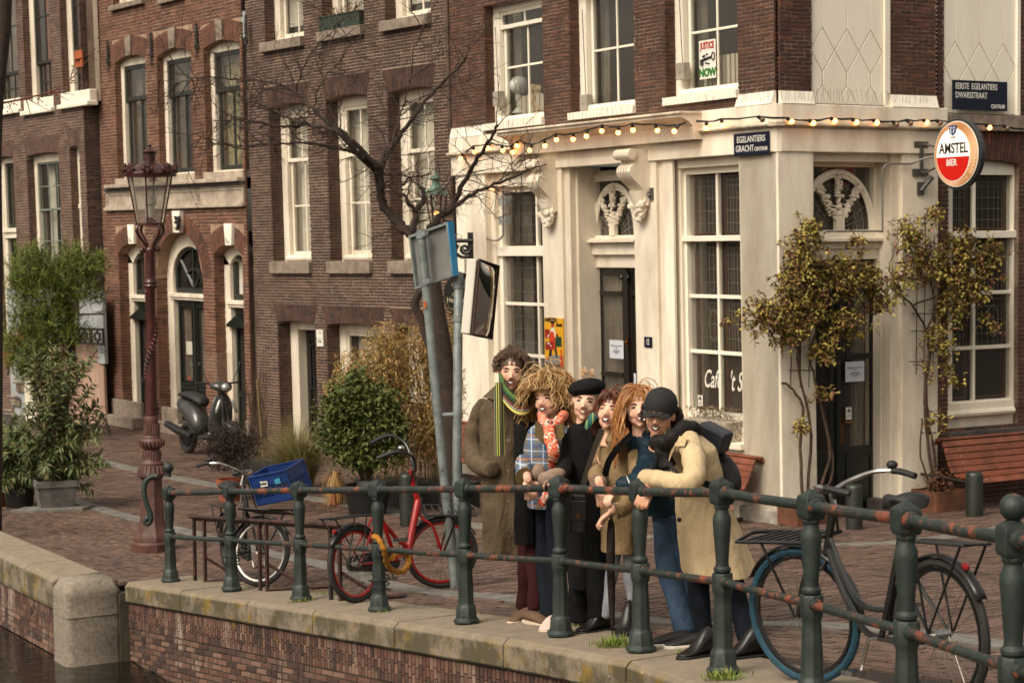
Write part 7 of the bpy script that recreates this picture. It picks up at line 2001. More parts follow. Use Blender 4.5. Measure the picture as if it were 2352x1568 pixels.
for k, (pts, r0, r1) in limbs.items():
 P = smoothpath([at(x, y, Yb + .9 * math.sin(i * .7 + len(pts)) * (i / len(pts))) for i, (x, y) in enumerate(pts)], 5); n = len(P)
 mb.tube([p + V3(rr.gauss(0, .012), 0, rr.gauss(0, .012)) for p in P], [lerp(r0, r1, i / (n - 1)) for i in range(n)], 7)
 def twig(p, d, L, r, lvl):
  q = p; pp = [p];
  for i in range(4):
   d = (d + rdir(rr) * .28).normalized(); q = q + d * L / 4; pp.append(q)
  mt.tube(pp, [r, r * .8, r * .7, r * .55, r * .35], 4, cap=False)
  if lvl > 0:
   for i in (1, 2, 3, 4):
    if rr.random() < .8:
     s = Matrix.Rotation(rr.uniform(0, 2 * PI), 3, d) @ d.orthogonal(); twig(pp[i], (d + s * .9).normalized(), L * rr.uniform(.35, .6), r * .6, lvl - 1)
 for i in range(2, n - 1):
  if rr.random() < (.75 if i > n * .3 else .3):
   d = (P[i + 1] - P[i]).normalized(); s = Matrix.Rotation(rr.uniform(0, 2 * PI), 3, d) @ d.orthogonal(); twig(P[i], (d * .8 + s).normalized(), rr.uniform(.3, .75), .007, 2)
mb.build('limbs', BARK, t, smooth=True); mt.build('twigs', BARK, t, kind='stuff')
# garden by the brown house
GRS = leafm('pampas_blade', ['#8b8355', '#6f6d42', '#a08f5f', '#5c5e38'])
rr = random.Random(33); g = gp(690, 1085); g = gy(690, 26.0); t = thing('ornamental_grass', 'clump of arching pale ornamental grass in front of the basement door', 'grass clump', g)
mb = MB()
for _ in range(1700):
 a = rr.uniform(0, 2 * PI); L = rr.uniform(.7, 1.4); sp_ = rr.uniform(.15, .95); d = V3(math.cos(a), math.sin(a), 0); p0 = g + d * rr.uniform(0, .18); pts = []
 for i in range(6): f = i / 5; pts.append(p0 + d * sp_ * f ** 1.6 + V3(0, 0, L * (f * 1.25 - f * f * (.35 + .5 * sp_))))
 s = V3(-d.y, d.x, 0) * .004; tn_ = rr.random()
 for i in range(5): w0, w1 = 1 - i / 5.5, 1 - (i + 1) / 5.5; mb.add([pts[i] - s * w0, pts[i] + s * w0, pts[i + 1] + s * w1, pts[i + 1] - s * w1], [(0, 1, 2, 3)], tn_)
mb.build('blades', GRS, t, kind='stuff')
rr = random.Random(34); g = gy(845, 23.6); t = thing('shrub', 'round dark green leafy shrub in a big black tub', 'potted shrub', g, 'evergreen garden plants')
mb = MB(); scatter(mb, bl([(830, 985, 88, 92), (800, 910, 50, 40), (870, 935, 58, 55), (845, 1040, 85, 38), (765, 950, 32, 50), (900, 1000, 36, 60), (820, 870, 30, 18), (745, 1010, 22, 30)], 23.5, .42), 9000, .075, .045, rr, hollow=.3)
mb.build('foliage', leafm('laurel_leaf', ['#2b3516', '#3e4a1e', '#525c28', '#63652e', '#23290f']), t, kind='stuff')
mb = MB(); [mb.tube([g + V3(0, 0, .2), at(830 + rr.uniform(-50, 50), 960 + rr.uniform(-60, 60), 23.5)], .012, 5) for _ in range(12)]; mb.build('stems', BARK2, t); pot(t, g, .22, .30, .36, BLKPOT)
rr = random.Random(35); Yv = 24.6; g = gy(960, Yv); t = thing('bamboo', 'thicket of dry yellow bamboo leaves behind the round shrub', 'bamboo', g)
mb = MB(); mc = MB()
BV = bl([(930, 900, 110, 130), (1000, 780, 60, 90), (880, 860, 80, 80), (1010, 950, 45, 120), (960, 1000, 80, 70), (1045, 900, 25, 90), (820, 850, 60, 55), (900, 790, 70, 60), (780, 900, 40, 50)], Yv, .45)
for c, r in BV:
 for _ in range(int(3000 * r[0] * r[2] / .37)):
  d = rdir(rr); q = c + V3(d.x * r[0], d.y * r[1], d.z * r[2]) * rr.random() ** .45; up_ = V3(rr.gauss(0, .7), rr.gauss(0, .5), rr.gauss(-.1, .6)); tn_ = min(1, max(0, .5 + (rr.random() - .5) * .8 + (.25 if c.x > 0 and False else 0)))
  leaf(mb, q, up_, rr.uniform(.06, .12), .017, rr, tone=tn_)
for _ in range(46):
 x = rr.uniform(800, 1060); top = at(x + rr.uniform(-30, 30), rr.uniform(700, 900) + abs(x - 980) * .5, Yv + rr.uniform(-.3, .3)); b_ = g + V3(rr.uniform(-.6, .5), rr.uniform(-.2, .2), 0); mc.tube([b_, b_.lerp(top, .5) + V3(0, 0, .1), top], [.008, .006, .003], 4)
mb.build('foliage', leafm('bamboo_leaf', ['#5f6528', '#8e7b3c', '#b3905a', '#a8824e', '#6e5a30', '#c9a878']), t, kind='stuff'); mc.build('canes', mat('cane', '#7d6a3c', rough=.6), t, kind='stuff')
mb = MB(); q = g + V3(0, -.3, .16); mb.box(q, (1.6, .45, .34), rz=-.55); mb.build('trough', BLKPOT, t, bevel=.01)
rr = random.Random(36); g = gy(530, 25.2); t = thing('shrub', 'withered dark brown shrub in a terracotta pot before the scooter', 'potted shrub', g)
mb = MB(); scatter(mb, bl([(530, 1005, 75, 48), (500, 1025, 48, 40), (565, 1020, 45, 38), (525, 1060, 55, 25)], 25.1, .38), 6500, .04, .016, rr, hollow=.15, up=-.2)
mb.build('foliage', leafm('withered_leaf', ['#1b1410', '#2a1f17', '#33241a', '#241b14']), t, kind='stuff'); pot(t, g, .13, .18, .28, TERRA)
g = gy(610, 27.0); t = thing('shrub', 'leafless shrub with upright stems and a bamboo cane in a black trough', 'potted shrub', g); rr = random.Random(38)
mb = MB()
for _ in range(26):
 x = rr.uniform(560, 620); e = at(x + rr.uniform(-14, 14), rr.uniform(830, 940), 27); b_ = g + V3(rr.uniform(-.2, .2), 0, .2); mb.tube(smoothpath([b_, b_.lerp(e, .5) + V3(rr.gauss(0, .08), 0, 0), e], 3), [.012, .010, .009, .007, .006, .005, .003], 4)
mb.build('stems', BARK2, t); mb = MB(); mb.tube([gy(610, 27.0), at(590, 870, 27)], .012, 5); mb.build('cane', mat('cane', '#9a6a35'), t); mb = MB(); mb.box(g + V3(.05, 0, .18), (.95, .35, .36), rz=-.6); mb.build('trough', BLKPOT, t, bevel=.01)
g = gy(240, 34.2); g.z = G(g.x, g.y); t = thing('conifer', 'tiny dark cone-shaped conifer at the foot of the stoop', 'conifer', g, 'evergreen garden plants'); rr = random.Random(39); mb = MB()
for _ in range(700): f = rr.random(); a = rr.uniform(0, 6.3); r = .16 * (1 - f) + .01; leaf(mb, g + V3(math.cos(a) * r, math.sin(a) * r, .05 + .42 * f), rdir(rr, .8), .05, .014, rr)
mb.build('foliage', leafm('dark_conifer', ['#1e2413', '#2c331a', '#3a3a1e']), t, kind='stuff')
g = gy(772, 24.6); t = thing('dry_grass', 'withered straw-coloured grass hanging over a small terracotta pot', 'potted plant', g); rr = random.Random(40); mb = MB()
for _ in range(260):
 a = rr.uniform(0, 6.3); d = V3(math.cos(a), math.sin(a), 0); L = rr.uniform(.04, .17); p0 = g + V3(0, 0, .24); s = V3(-d.y, d.x, 0) * .003
 h_ = rr.uniform(-.06, .12); P = [p0, p0 + d * L * .5 + V3(0, 0, .08 + h_), p0 + d * L + V3(0, 0, -.02 + h_), p0 + d * L * 1.15 + V3(0, 0, -.2 + h_)]; tn_ = rr.random()
 for i in range(3): mb.add([P[i] - s, P[i] + s, P[i + 1] + s, P[i + 1] - s], [(0, 1, 2, 3)], tn_)
mb.build('blades', leafm('straw', ['#a8824e', '#8a6a3c', '#c09a62']), t, kind='stuff'); pot(t, g, .08, .12, .22, TERRA)
# flower trough on the upper sill, basket with heather on the cafe sill
mb = MB(); a, b = F3.uv(749, 84, .06), F3.uv(835, 62, .06); base = F3.p((a[0] + b[0]) / 2, T2['v0'], .0); t = thing('window_box', 'green window box with dried brown plants on the upper sill', 'window box', base)
for k, (u0, u1) in enumerate(((T2['u0'] + .02, lerp(T2['u0'], T2['u1'], .52)), (lerp(T2['u0'], T2['u1'], .54), T2['u1'] - .02))):
 mb = MB(); mb.fb(F3, u0, u1, T2['v0'] + .004, T2['v0'] + .20, -.10, .075); mb.fb(F3, u0 - .01, u1 + .01, T2['v0'] + .20, T2['v0'] + .225, -.11, .085); mb.build('trough', mat('faded_green_plastic', '#2f3f33', '#1f2a22', scale=6, rough=.6), t, bevel=.008)
rr = random.Random(41); mb = MB()
for _ in range(420): u = rr.uniform(T2['u0'], T2['u1']); leaf(mb, F3.p(u, T2['v0'] + .2 + rr.uniform(-.12, .14), rr.uniform(-.03, .10)), rdir(rr, .3), .05, .02, rr)
mb.build('dried_plants', leafm('dried_leaf', ['#5c3420', '#7a4a2c', '#45281a']), t, kind='stuff')
vS = vbC - .30; uq0, uq1 = FL.u(1588, 980, .02), FL.u(1690, 980, .02); t = thing('basket_planter', 'white woven basket planter with dry heather on the cafe window sill', 'planter', FL.p((uq0 + uq1) / 2, vS, .0))
BSK = NT('white_woven_plastic'); v_ = BSK.n('TexVoronoi'); v_.inputs['Scale'].default_value = 45; BSK.l(BSK.coord(), v_.inputs['Vector']); BSK.out(BSK.ramp(v_.outputs['Distance'], [(.1, lin('#d8d0c0')), (.6, lin('#8f8574'))]), .5); BSK.bump(v_.outputs['Distance'], .8, .01)
mb = MB(); r0 = [(uq0 + .05, -.10), (uq1 - .05, -.10), (uq1 - .05, .10), (uq0 + .05, .10)]; r1 = [(uq0, -.14), (uq1, -.14), (uq1, .14), (uq0, .14)]
mb.loft([[FL.p(u, vS, w) for u, w in r0], [FL.p(u, vS + .24, w) for u, w in r1]]); mb.build('basket', BSK.m, t, bevel=.01)
rr = random.Random(42); mb = MB()
for _ in range(900): leaf(mb, FL.p(rr.uniform(uq0, uq1), vS + .24 + rr.random() * .13, rr.uniform(-.12, .14)), rdir(rr, 1.3), .04, .010, rr)
mb.build('heather', leafm('heather', ['#5c4632', '#7d6a4e', '#46351f', '#9a8a70', '#4f5a2c']), t, kind='stuff')
# climbing roses with trellis
ROSE = leafm('rose_leaf', ['#5f5a24', '#7d7430', '#9a8c3c', '#7a5230', '#5a3422', '#8c8038', '#b3a04e'])
def rose(F, w, pl, stems, blobs, n, label, seed, trel):
 rr = random.Random(seed); base = pl; t = thing('climbing_rose', label, 'climbing rose', base, 'climbing roses beside the side street door'); mb = MB()
 Yw = lambda x, y, ww: F.p(*F.uv(x, y, ww), ww)
 for pts, r0, r1 in stems:
  P = smoothpath([Yw(x, y, w + .03 * math.sin(i)) for i, (x, y) in enumerate(pts)], 4); m_ = len(P); mb.tube([p + V3(rr.gauss(0, .006), 0, rr.gauss(0, .006)) for p in P], [lerp(r0, r1, i / (m_ - 1)) for i in range(m_)], 6)
 mb.build('stems', BARK2, t, smooth=True); ml = MB(); mt = MB(); B = []
 for x, y, rx, ry in blobs:
  c = Yw(x, y, w + .06); k = c.y / 4490; B.append((c, rx * k, ry * k))
 tot = sum(b[1] * b[2] for b in B)
 for c, rx, rz in B:
  for _ in range(int(n * rx * rz / tot)):
   a = rr.uniform(0, 6.283); f = rr.random() ** .6; q = c + F.U * (rx * 1.15 * f * math.cos(a) + rr.gauss(0, .04)) + F.V * (rz * 1.15 * f * math.sin(a) + rr.gauss(0, .04)) + F.N * rr.uniform(-.05, .22)
   d = (rdir(rr, .2) + (q - c).normalized() * .5).normalized(); L = rr.uniform(.08, .2); mt.tube([q - d * L, q - d * L * .4 + V3(0, 0, .01), q], .003, 3, cap=False); tn_ = rr.random()
   for k in range(5):
    leaf(ml, q - d * (k * L / 6), rdir(rr, .0) + d * .3, rr.uniform(.04, .07), .036, rr, tone=min(1, max(0, tn_ + rr.uniform(-.15, .15))))
 ml.build('foliage', ROSE, t, kind='stuff'); mt.build('twigs', BARK2, t, kind='stuff')
 m3 = MB()
 for (a, b) in trel: m3.tube([Yw(a[0], a[1], .04), Yw(b[0], b[1], .04)], .005, 4)
 m3.build('trellis', IRON, t)
 return t
WPL = mat('cedar_planter_slats', '#6e452f', '#4c2f20', scale=6, rough=.7, bump=.3, bscale=50)
def slat_planter(p, sx, sy, h, rz, label):
 t = thing('wooden_planter', label, 'planter', p, 'slatted wooden planters with climbing roses'); R = Matrix.Rotation(rz, 3, 'Z'); rr = random.Random(int(p.x * 10))
 mb = MB(); mb.box(p + V3(0, 0, h * .45), (sx - .04, sy - .04, h * .85), rz); mb.build('liner', SOIL, t)
 for side, (L, off, dx) in enumerate(((sx, -sy / 2, 1), (sx, sy / 2, 1), (sy, -sx / 2, 0), (sy, sx / 2, 0))):
  n = int(L / .035)
  for i in range(n):
   x = (i + .5) / n * L - L / 2; q = R @ (V3(x, off, 0) if dx else V3(off, x, 0)); mb = MB()
   mb.box(p + q + V3(0, 0, h / 2 + rr.uniform(-.003, .003)), (L / n - .004, .014, h) if dx else (.014, L / n - .004, h), rz); mb.build('slat', WPL, t)
 return t
pA = gp(1858, 1205); pB = gp(2160, 1176)
slat_planter(FR.p(FR.u(1840, 1160, .2), G(pA.x, pA.y), .22), .42, .34, .25, .53, 'slatted wooden planter left of the side street door')
uB2 = FR.u(2150, 1150, .25); slat_planter(FR.p(uB2, gR(uB2, .3), .30), .46, .42, .25, .53, 'slatted wooden planter between the door and the right bench')
rose(FR, .10, FR.p(FR.u(1840, 1160, .2), G(pA.x, pA.y) + .2, .2),
  [([(1845, 1165), (1838, 1060), (1842, 935), (1815, 890), (1798, 880)], .022, .014), ([(1852, 1165), (1862, 1000), (1850, 920), (1830, 820), (1850, 740), (1860, 700)], .02, .012), ([(1860, 1165), (1905, 1050), (1880, 900), (1860, 820), (1875, 760)], .018, .012),
  ([(1868, 1165), (1915, 1080), (1890, 940)], .016, .012), ([(1860, 700), (1900, 695), (1960, 680), (2020, 680)], .012, .005), ([(1830, 800), (1800, 740), (1740, 735), (1668, 745)], .012, .004), ([(1850, 760), (1840, 650), (1838, 560), (1845, 500)], .012, .005), ([(1838, 840), (1835, 740), (1825, 650), (1815, 590)], .012, .006)],
  [(1833, 697, 62, 45), (1917, 635, 78, 42), (1820, 640, 42, 40), (1748, 723, 52, 30), (1840, 573, 36, 50), (1850, 520, 14, 25), (1927, 745, 42, 28), (2005, 690, 28, 28), (1880, 800, 26, 26), (1990, 640, 30, 30), (1800, 760, 40, 30), (1880, 900, 20, 10), (1825, 980, 14, 16), (1670, 740, 10, 8), (1960, 560, 30, 8)], 1450, 'yellow-green climbing rose arching left over the side street door', 51,
  [((1822, 590), (1816, 890)), ((1842, 590), (1838, 890)), ((1862, 590), (1858, 890)), ((1808, 600), (1870, 600)), ((1810, 680), (1872, 680)), ((1806, 722), (1876, 722)), ((1812, 850), (1874, 850))])
rose(FR, .10, FR.p(uB2, gR(uB2, .3) + .2, .2),
  [([(2150, 1140), (2130, 1013), (2124, 890), (2133, 807), (2127, 757), (2093, 697), (2053, 667)], .022, .012), ([(2158, 1140), (2140, 1010), (2128, 900), (2138, 800), (2150, 720), (2160, 640)], .02, .010), ([(2130, 757), (2145, 700), (2130, 600), (2125, 520), (2133, 480)], .013, .005),
  ([(2100, 700), (2150, 680), (2230, 650), (2290, 600)], .012, .004), ([(2145, 1140), (2115, 1050), (2118, 960)], .014, .010), ([(2070, 675), (2045, 620), (2060, 560), (2095, 520)], .009, .004)],
  [(2083, 541, 38, 38), (2117, 602, 48, 42), (2200, 609, 48, 55), (2262, 590, 40, 32), (2183, 694, 38, 45), (2262, 735, 26, 10), (2147, 780, 26, 36), (2133, 497, 22, 20), (2195, 545, 36, 18), (2060, 640, 28, 40), (2230, 660, 35, 30), (2170, 850, 16, 30), (2115, 840, 10, 12), (2135, 970, 14, 20)], 850, 'sparser climbing rose on a trellis between door and right window', 52,
  [((2108, 540), (2104, 860)), ((2126, 540), (2122, 860)), ((2146, 540), (2143, 860)), ((2096, 560), (2152, 560)), ((2096, 640), (2152, 640)), ((2094, 720), (2150, 720)), ((2092, 760), (2150, 760)), ((2088, 830), (2140, 830))])
rr = random.Random(55); mb = MB(); c = FR.p(uB2, gR(uB2, .3) + .33, .30)
for _ in range(380): leaf(mb, c + V3(rr.gauss(0, .07), rr.gauss(0, .07), rr.gauss(0, .06)), rdir(rr), .06, .03, rr)
tag(mb.build('dead_plant', leafm('dead_hydrangea', ['#4a2e1e', '#65402a', '#38231a']), None, kind='stuff'), 'brown withered plant ball in the right wooden planter', 'withered plant')
# moss and grass tufts on the quay
mb = MB(); rr = random.Random(61); TUF = leafm('grass_tuft', ['#4d6a20', '#6b8230', '#8a8a44', '#3d5418'])
for (x, y, n, L) in ((1413, 1487, 260, .10), (690, 1383, 60, .05), (1660, 1562, 160, .08), (560, 1350, 40, .03), (880, 1408, 30, .04), (1300, 1440, 60, .04), (1085, 1432, 50, .03), (1590, 1500, 80, .04)) + tuple((rr.uniform(380, 1600), 0, 14, .02) for _ in range(40)):
 if y: g = gp(x, y)
 else: s_ = rr.uniform(9.5, 17.3); g = SQ(s_, .385)
 for _ in range(n): p = g + V3(rr.gauss(0, .05), rr.gauss(0, .03), 0); p.z = G(p.x, p.y); leaf(mb, p, rdir(rr, 2.2), L * rr.uniform(.5, 1.2), .007, rr)
tag(mb.build('grass', TUF, None), 'green grass tufts sprouting between the quay stones', 'grass', kind='stuff')
# ------------------------------------------------------------------ bicycles
CHR = mat('chrome', '#c9c6bf', '#8d8a84', scale=12, rough=.18, metal=.95)
TYRE = mat('black_tyre', '#1b1918', '#2b2724', scale=20, rough=.85, bump=.3)
BKP = mat('black_bicycle_paint', '#131312', '#1e1c1a', scale=8, rough=.28)
BKR = M_flat('black_rubber', '#191817', .65)
SPK = mat('spoke_steel', '#77736b', rough=.35, metal=.7)
def bicycle(pr, pf, label, R=.33, lean=0.0, steer=0.0, frame=None, tyre=(None, None), rimm=(None, None), swan=True, bars='swept', carrier=True, front=True, saddle=True, bars_h=None, chaincase=True, fr_rack='porteur', seat=.97, hb=1.12, up=V3(0, 0, 1), mud=(True, True)):
 frame = frame or BKP
 X = (pf - pr).normalized(); W = (pf - pr).length; Yv = up.cross(X).normalized(); Z = X.cross(Yv); Lr = Matrix.Rotation(lean, 3, X); Yv = Lr @ Yv; Z = Lr @ Z
 t = thing('bicycle', label, 'bicycle', pr, 'city bicycles parked at the railing')
 P = lambda x, z, y=0.0: pr + X * x + Yv * y + Z * z
 hx, hz = W - .20, .80          # head tube centre
 sa = (P(W - .05, R) - P(hx - .07, hz + .15)).normalized() * -1
 piv = P(hx - .03, hz)
 S = Matrix.Rotation(steer, 3, sa)
 FP = lambda x, z, y=0.0: piv + S @ (P(x, z, y) - piv)
 def wheel(Q, xc, front_, ty, rm, muds):
  n = 30; w = thing('wheel', None, None, t.location); w.parent = t; w.location = (0, 0, 0); ORG[w.name] = ORG[t.name]
  circ = lambda r, y=0.0: [Q(xc + r * math.cos(2 * PI * i / n), R + r * math.sin(2 * PI * i / n), y) for i in range(n)]
  mb = MB(); mb.tube(circ(R - .022), .022, 8, closed=True); mb.build('tyre', ty or TYRE, w, smooth=True)
  mb = MB(); a, b, c, d = circ(R - .045, -.013), circ(R - .045, .013), circ(R - .062, .010), circ(R - .062, -.010)
  mb.loft([[a[i], b[i], c[i], d[i]] for i in list(range(n)) + [0]], cap=False); mb.build('rim', rm or CHR, w, smooth=True, angle=30)
  mb = MB(); mb.tube([Q(xc, R, -.045), Q(xc, R, .045)], .024, 10); mb.tube([Q(xc, R, -.07), Q(xc, R, .07)], .008, 6); mb.build('hub', CHR, w, smooth=True)
  mb = MB()
  for i in range(28):
   a_ = 2 * PI * i / 28; s_ = 1 if i % 2 else -1; b_ = a_ + (.55 if i % 4 < 2 else -.55)
   mb.tube([Q(xc + .022 * math.cos(b_), R + .022 * math.sin(b_), .032 * s_), Q(xc + (R - .055) * math.cos(a_), R + (R - .055) * math.sin(a_), 0)], .0016, 3, cap=False)
  mb.build('spokes', SPK, w)
  if muds:
   a0, a1 = muds; rows = []; k = 18
   for i in range(k + 1):
    a_ = math.radians(lerp(a0, a1, i / k)); r = R + .018
    rows.append([Q(xc + (r - .012 * (abs(s_) > 1.5)) * math.cos(a_), R + (r - .012 * (abs(s_) > 1.5)) * math.sin(a_), .016 * s_) for s_ in (-2, -1, 0, 1, 2)])
   m2 = MB(); m2.loft(rows, cap=False, closed=False); m2.build('mudguard', BKP, t, smooth=True, solid=.003)
 wheel(P, 0, False, tyre[0], rimm[0], (-5, 150) if mud[0] else None); wheel(FP, W, True, tyre[1], rimm[1], (30, 190) if mud[1] else None)
 bb, st = P(.46, .29), P(.30, .72)
 mb = MB(); hd0, hd1 = P(hx - .0, hz - .12), P(hx - .055, hz + .08)
 mb.tube([bb, st, P(.285, .78)], .016, 8); mb.tube([hd0, hd1], .021, 10)
 if swan: mb.tube(smoothpath([P(hx - .01, hz - .03), P(hx - .12, .60), P(.62, .44), P(.40, .43)], 5), .016, 8); mb.tube(smoothpath([P(hx, hz - .09), P(hx - .12, .50), P(.60, .32), bb], 5), .017, 8)
 else: mb.tube([P(hx, hz - .05), P(.62, .36), bb], .030, 10); mb.tube([P(.36, .58), P(.50, .44), P(.60, .38)], .018, 8)
 for s_ in (-1, 1):
  mb.tube([P(.44, .29, .02 * s_), P(.2, .29, .05 * s_), P(0, R, .055 * s_)], .010, 6); mb.tube([P(.30, .70, .012 * s_), P(.1, .45, .05 * s_), P(0, R, .055 * s_)], .009, 6)
 mb.build('frame', frame, t, smooth=True)
 mb = MB()
 for s_ in (-1, 1): mb.tube(smoothpath([FP(hx + .005, hz - .14, .0), FP(hx + .02, hz - .20, .04 * s_), FP(W - .08, R + .22, .052 * s_), FP(W, R, .05 * s_)], 3), .011, 6)
 mb.tube([FP(hx - .055, hz + .08), FP(hx - .08, hz + .18)], .014, 8); mb.build('fork', frame if not swan else BKP, t, smooth=True)
 mb = MB(); zb = hz + .18; xb = hx - .08
 if bars == 'swept': pts = [(-.30, .03, -.27), (-.19, .055, -.28), (-.08, .06, -.24), (.0, .03, -.12), (.02, 0, 0), (.0, .03, .12), (-.08, .06, .24), (-.19, .055, .28), (-.30, .03, .27)]
 elif bars == 'high': pts = [(-.30, .16, -.27), (-.15, .22, -.29), (-.02, .17, -.24), (.03, .04, -.10), (.03, 0, 0), (.03, .04, .10), (-.02, .17, .24), (-.15, .22, .29), (-.30, .16, .27)]
 B_ = smoothpath([FP(xb + x, zb + z, y) for x, z, y in pts], 4); mb.tube(B_, .012, 8); mb.tube([FP(xb, zb - .1), FP(xb + .02, zb)], .016, 8); mb.build('handlebar', CHR if bars == 'swept' else BKP, t, smooth=True)
 for e in (B_[:6], B_[-6:]): mb = MB(); mb.tube(e, .017, 8); mb.build('grip', BKR, t, smooth=True)
 mb = MB(); mb.sph(B_[5] + Z * .03, (.03, .03, .022), 10); mb.build('bell', CHR if bars != 'swept' else BKR, t, smooth=True)
 if saddle:
  mb = MB(); rows = []
  for i in range(9):
   f = i / 8; x = .13 + f * .27; wd = [.055, .09, .105, .10, .075, .05, .035, .028, .018][i]; z = seat - [.012, .0, .0, .008, .018, .02, .018, .014, .02][i]
   rows.append([P(x, z - abs(math.cos(a_)) ** 2 * .02 + (.014 if math.sin(a_) > 0 else -.055) * abs(math.sin(a_)) , wd * math.cos(a_)) for a_ in [2 * PI * k / 12 for k in range(12)]])
  mb.loft(rows); mb.build('saddle', BKR, t, smooth=True, angle=60); mb = MB(); mb.tube([P(.30, .74), P(.255, seat - .05)], .013, 8); mb.build('seat_post', CHR, t, smooth=True)
 if chaincase:
  mb = MB(); o = [P(.46 + .10 * math.cos(a_), .29 + .10 * math.sin(a_), .035) for a_ in [math.radians(d) for d in range(-80, 100, 20)]] + [P(.02 + .06 * math.cos(a_), R + .06 * math.sin(a_), .035) for a_ in [math.radians(d) for d in range(100, 281, 30)]]
  mb.prism(o, Yv * .03); mb.build('chain_case', mat('grey_black_plastic', '#262524', rough=.5), t, bevel=.004)
 mb = MB()
 for s_ in (-1, 1):
  a_ = math.radians(-70 if s_ > 0 else 110); e = P(.46 + .17 * math.cos(a_), .29 + .17 * math.sin(a_), .085 * s_); mb.tube([P(.46, .29, .03 * s_), P(.46, .29, .075 * s_), e], .009, 6); mb.obox(e - X * .045 - Z * .012, X * .09, Yv * .08 * s_, Z * .024)
 mb.build('cranks', CHR, t, smooth=True, angle=30)
 if carrier:
  mb = MB(); z = 2 * R + .07
  for y in (-.06, -.02, .02, .06): mb.tube([P(-.28, z, y), P(.16, z, y)], .006, 5)
  mb.tube([P(-.29, z, -.07), P(.17, z, -.06), P(.17, z, .06), P(-.29, z, .07)], .008, 6, closed=True)
  for s_ in (-1, 1): mb.tube([P(-.26, z, .07 * s_), P(0, R, .07 * s_), P(.1, z, .065 * s_)], .007, 5)
  mb.build('rear_carrier', BKP, t, smooth=True); mb = MB(); mb.sph(P(-.20, z - .10), (.02, .035, .02), 8); mb.build('tail_light', M_flat('tail_light_red', '#8a1a14', .2), t, smooth=True)
 if fr_rack == 'porteur':
  mb = MB(); z = min(hz + .03, 2 * R + .05)
  for i in range(7): mb.tube([FP(W - .18 + .0, z + .0, 0)] * 0 + [FP(hx + .06 + i * .06, z, -.15), FP(hx + .06 + i * .06, z, .15)], .007, 5)
  mb.tube([FP(hx + .03, z, -.16), FP(hx + .45, z, -.16), FP(hx + .47, z + .02, 0), FP(hx + .45, z, .16), FP(hx + .03, z, .16)], .010, 6, closed=True)
  for s_ in (-1, 1): mb.tube([FP(hx + .30, z, .15 * s_), FP(W, R, .07 * s_)], .008, 6); mb.tube([FP(hx + .03, z, .14 * s_), FP(hx - .04, hz + .12, .04 * s_)], .008, 6)
  mb.build('front_carrier', BKP, t, smooth=True)
 return t, P, FP, hx, hz, W
a, b = gp(826, 1382), gp(1006, 1388)
RDP = mat('bright_red_paint', '#a3160f', '#86100b', scale=8, rough=.3)
a = gp(822, 1384); b = gy(1012, a.y + .76); b = a + (b - a).normalized() * .98
tr_, P, FP, hx, hz, W = bicycle(a, b, 'red frame bicycle with red rims and black front carrier behind the railing', R=.30, lean=-.10, steer=-.75, frame=RDP, rimm=(RDP, RDP), swan=False, bars='high', seat=.92, mud=(True, True))
# yellow chain lock
LKM = mat('ochre_fabric_sleeve', '#b3781c', '#8f5c14', scale=20, rough=.9, bump=.5, bscale=60)
cp_ = [at(x, y, yy) for x, y, yy in ((858, 1232, 14.0), (870, 1238, 13.9), (882, 1262, 13.9), (888, 1290, 14.05), (900, 1308, 14.3), (925, 1312, 14.5), (938, 1295, 14.6), (936, 1275, 14.7), (918, 1268, 14.5), (900, 1280, 14.3))]
mb = MB(); P_ = smoothpath(cp_, 6); mb.tube(P_, [.020 + .005 * math.sin(i * 1.9) for i in range(len(P_))], 8); tag(mb.build('chain_lock', LKM, None, smooth=True), 'yellow sleeved chain lock looped round the post and red bicycle', 'lock')
# black bicycle with the blue crate
a = gp(533, 1330); b = gp(655, 1362); d_ = (b - a).normalized(); b = a + d_ * 1.0
tb_, P, FP, hx, hz, W = bicycle(a, b, 'black bicycle with a blue crate on its front, second from the lamp', R=.305, lean=.05, steer=.75, seat=.90, hb=1.1, bars='swept')
cc = at(644, 1108, b.y - .15); ex = (at(716, 1075, cc.y) - at(585, 1120, cc.y)).normalized();
ex = V3(.83, -.46, .20).normalized(); ez = V3(-.28, -.10, .95); ez = (ez - ex * ez.dot(ex)).normalized(); ey = ez.cross(ex)
CRB = mat('blue_crate_plastic', '#17356f', '#12295a', scale=6, rough=.45)
crate = thing('crate', 'blue plastic bottle crate riding on the front of the black bicycle', 'crate', cc)
cw, cd, ch = .20, .14, .135
def wallp(o, e1, e2, n_, L, H, slots):
 mb = MB(); th_ = .012
 mb.obox(o, e1 * L, e2 * H * .22, n_ * th_); mb.obox(o + e2 * H * .60, e1 * L, e2 * H * .40, n_ * th_); mb.obox(o + e2 * H * .38, e1 * L, e2 * H * .04, n_ * th_)
 for i in range(slots + 1): mb.obox(o + e1 * (L * i / slots) - e1 * .004 + e2 * H * .2, e1 * .008, e2 * H * .42, n_ * th_ * .8)
 for f in (0, .985): mb.obox(o + e1 * L * f - n_ * .006, e1 * .012, e2 * H, n_ * .018)
 mb.obox(o + e2 * H * .95 - n_ * .008, e1 * L, e2 * .014, n_ * .02); mb.obox(o + e2 * H * .62 - n_ * .004, e1 * L, e2 * .006, n_ * .016)
 mb.build('side', CRB, crate, kind='stuff')
o_ = cc - ez * ch
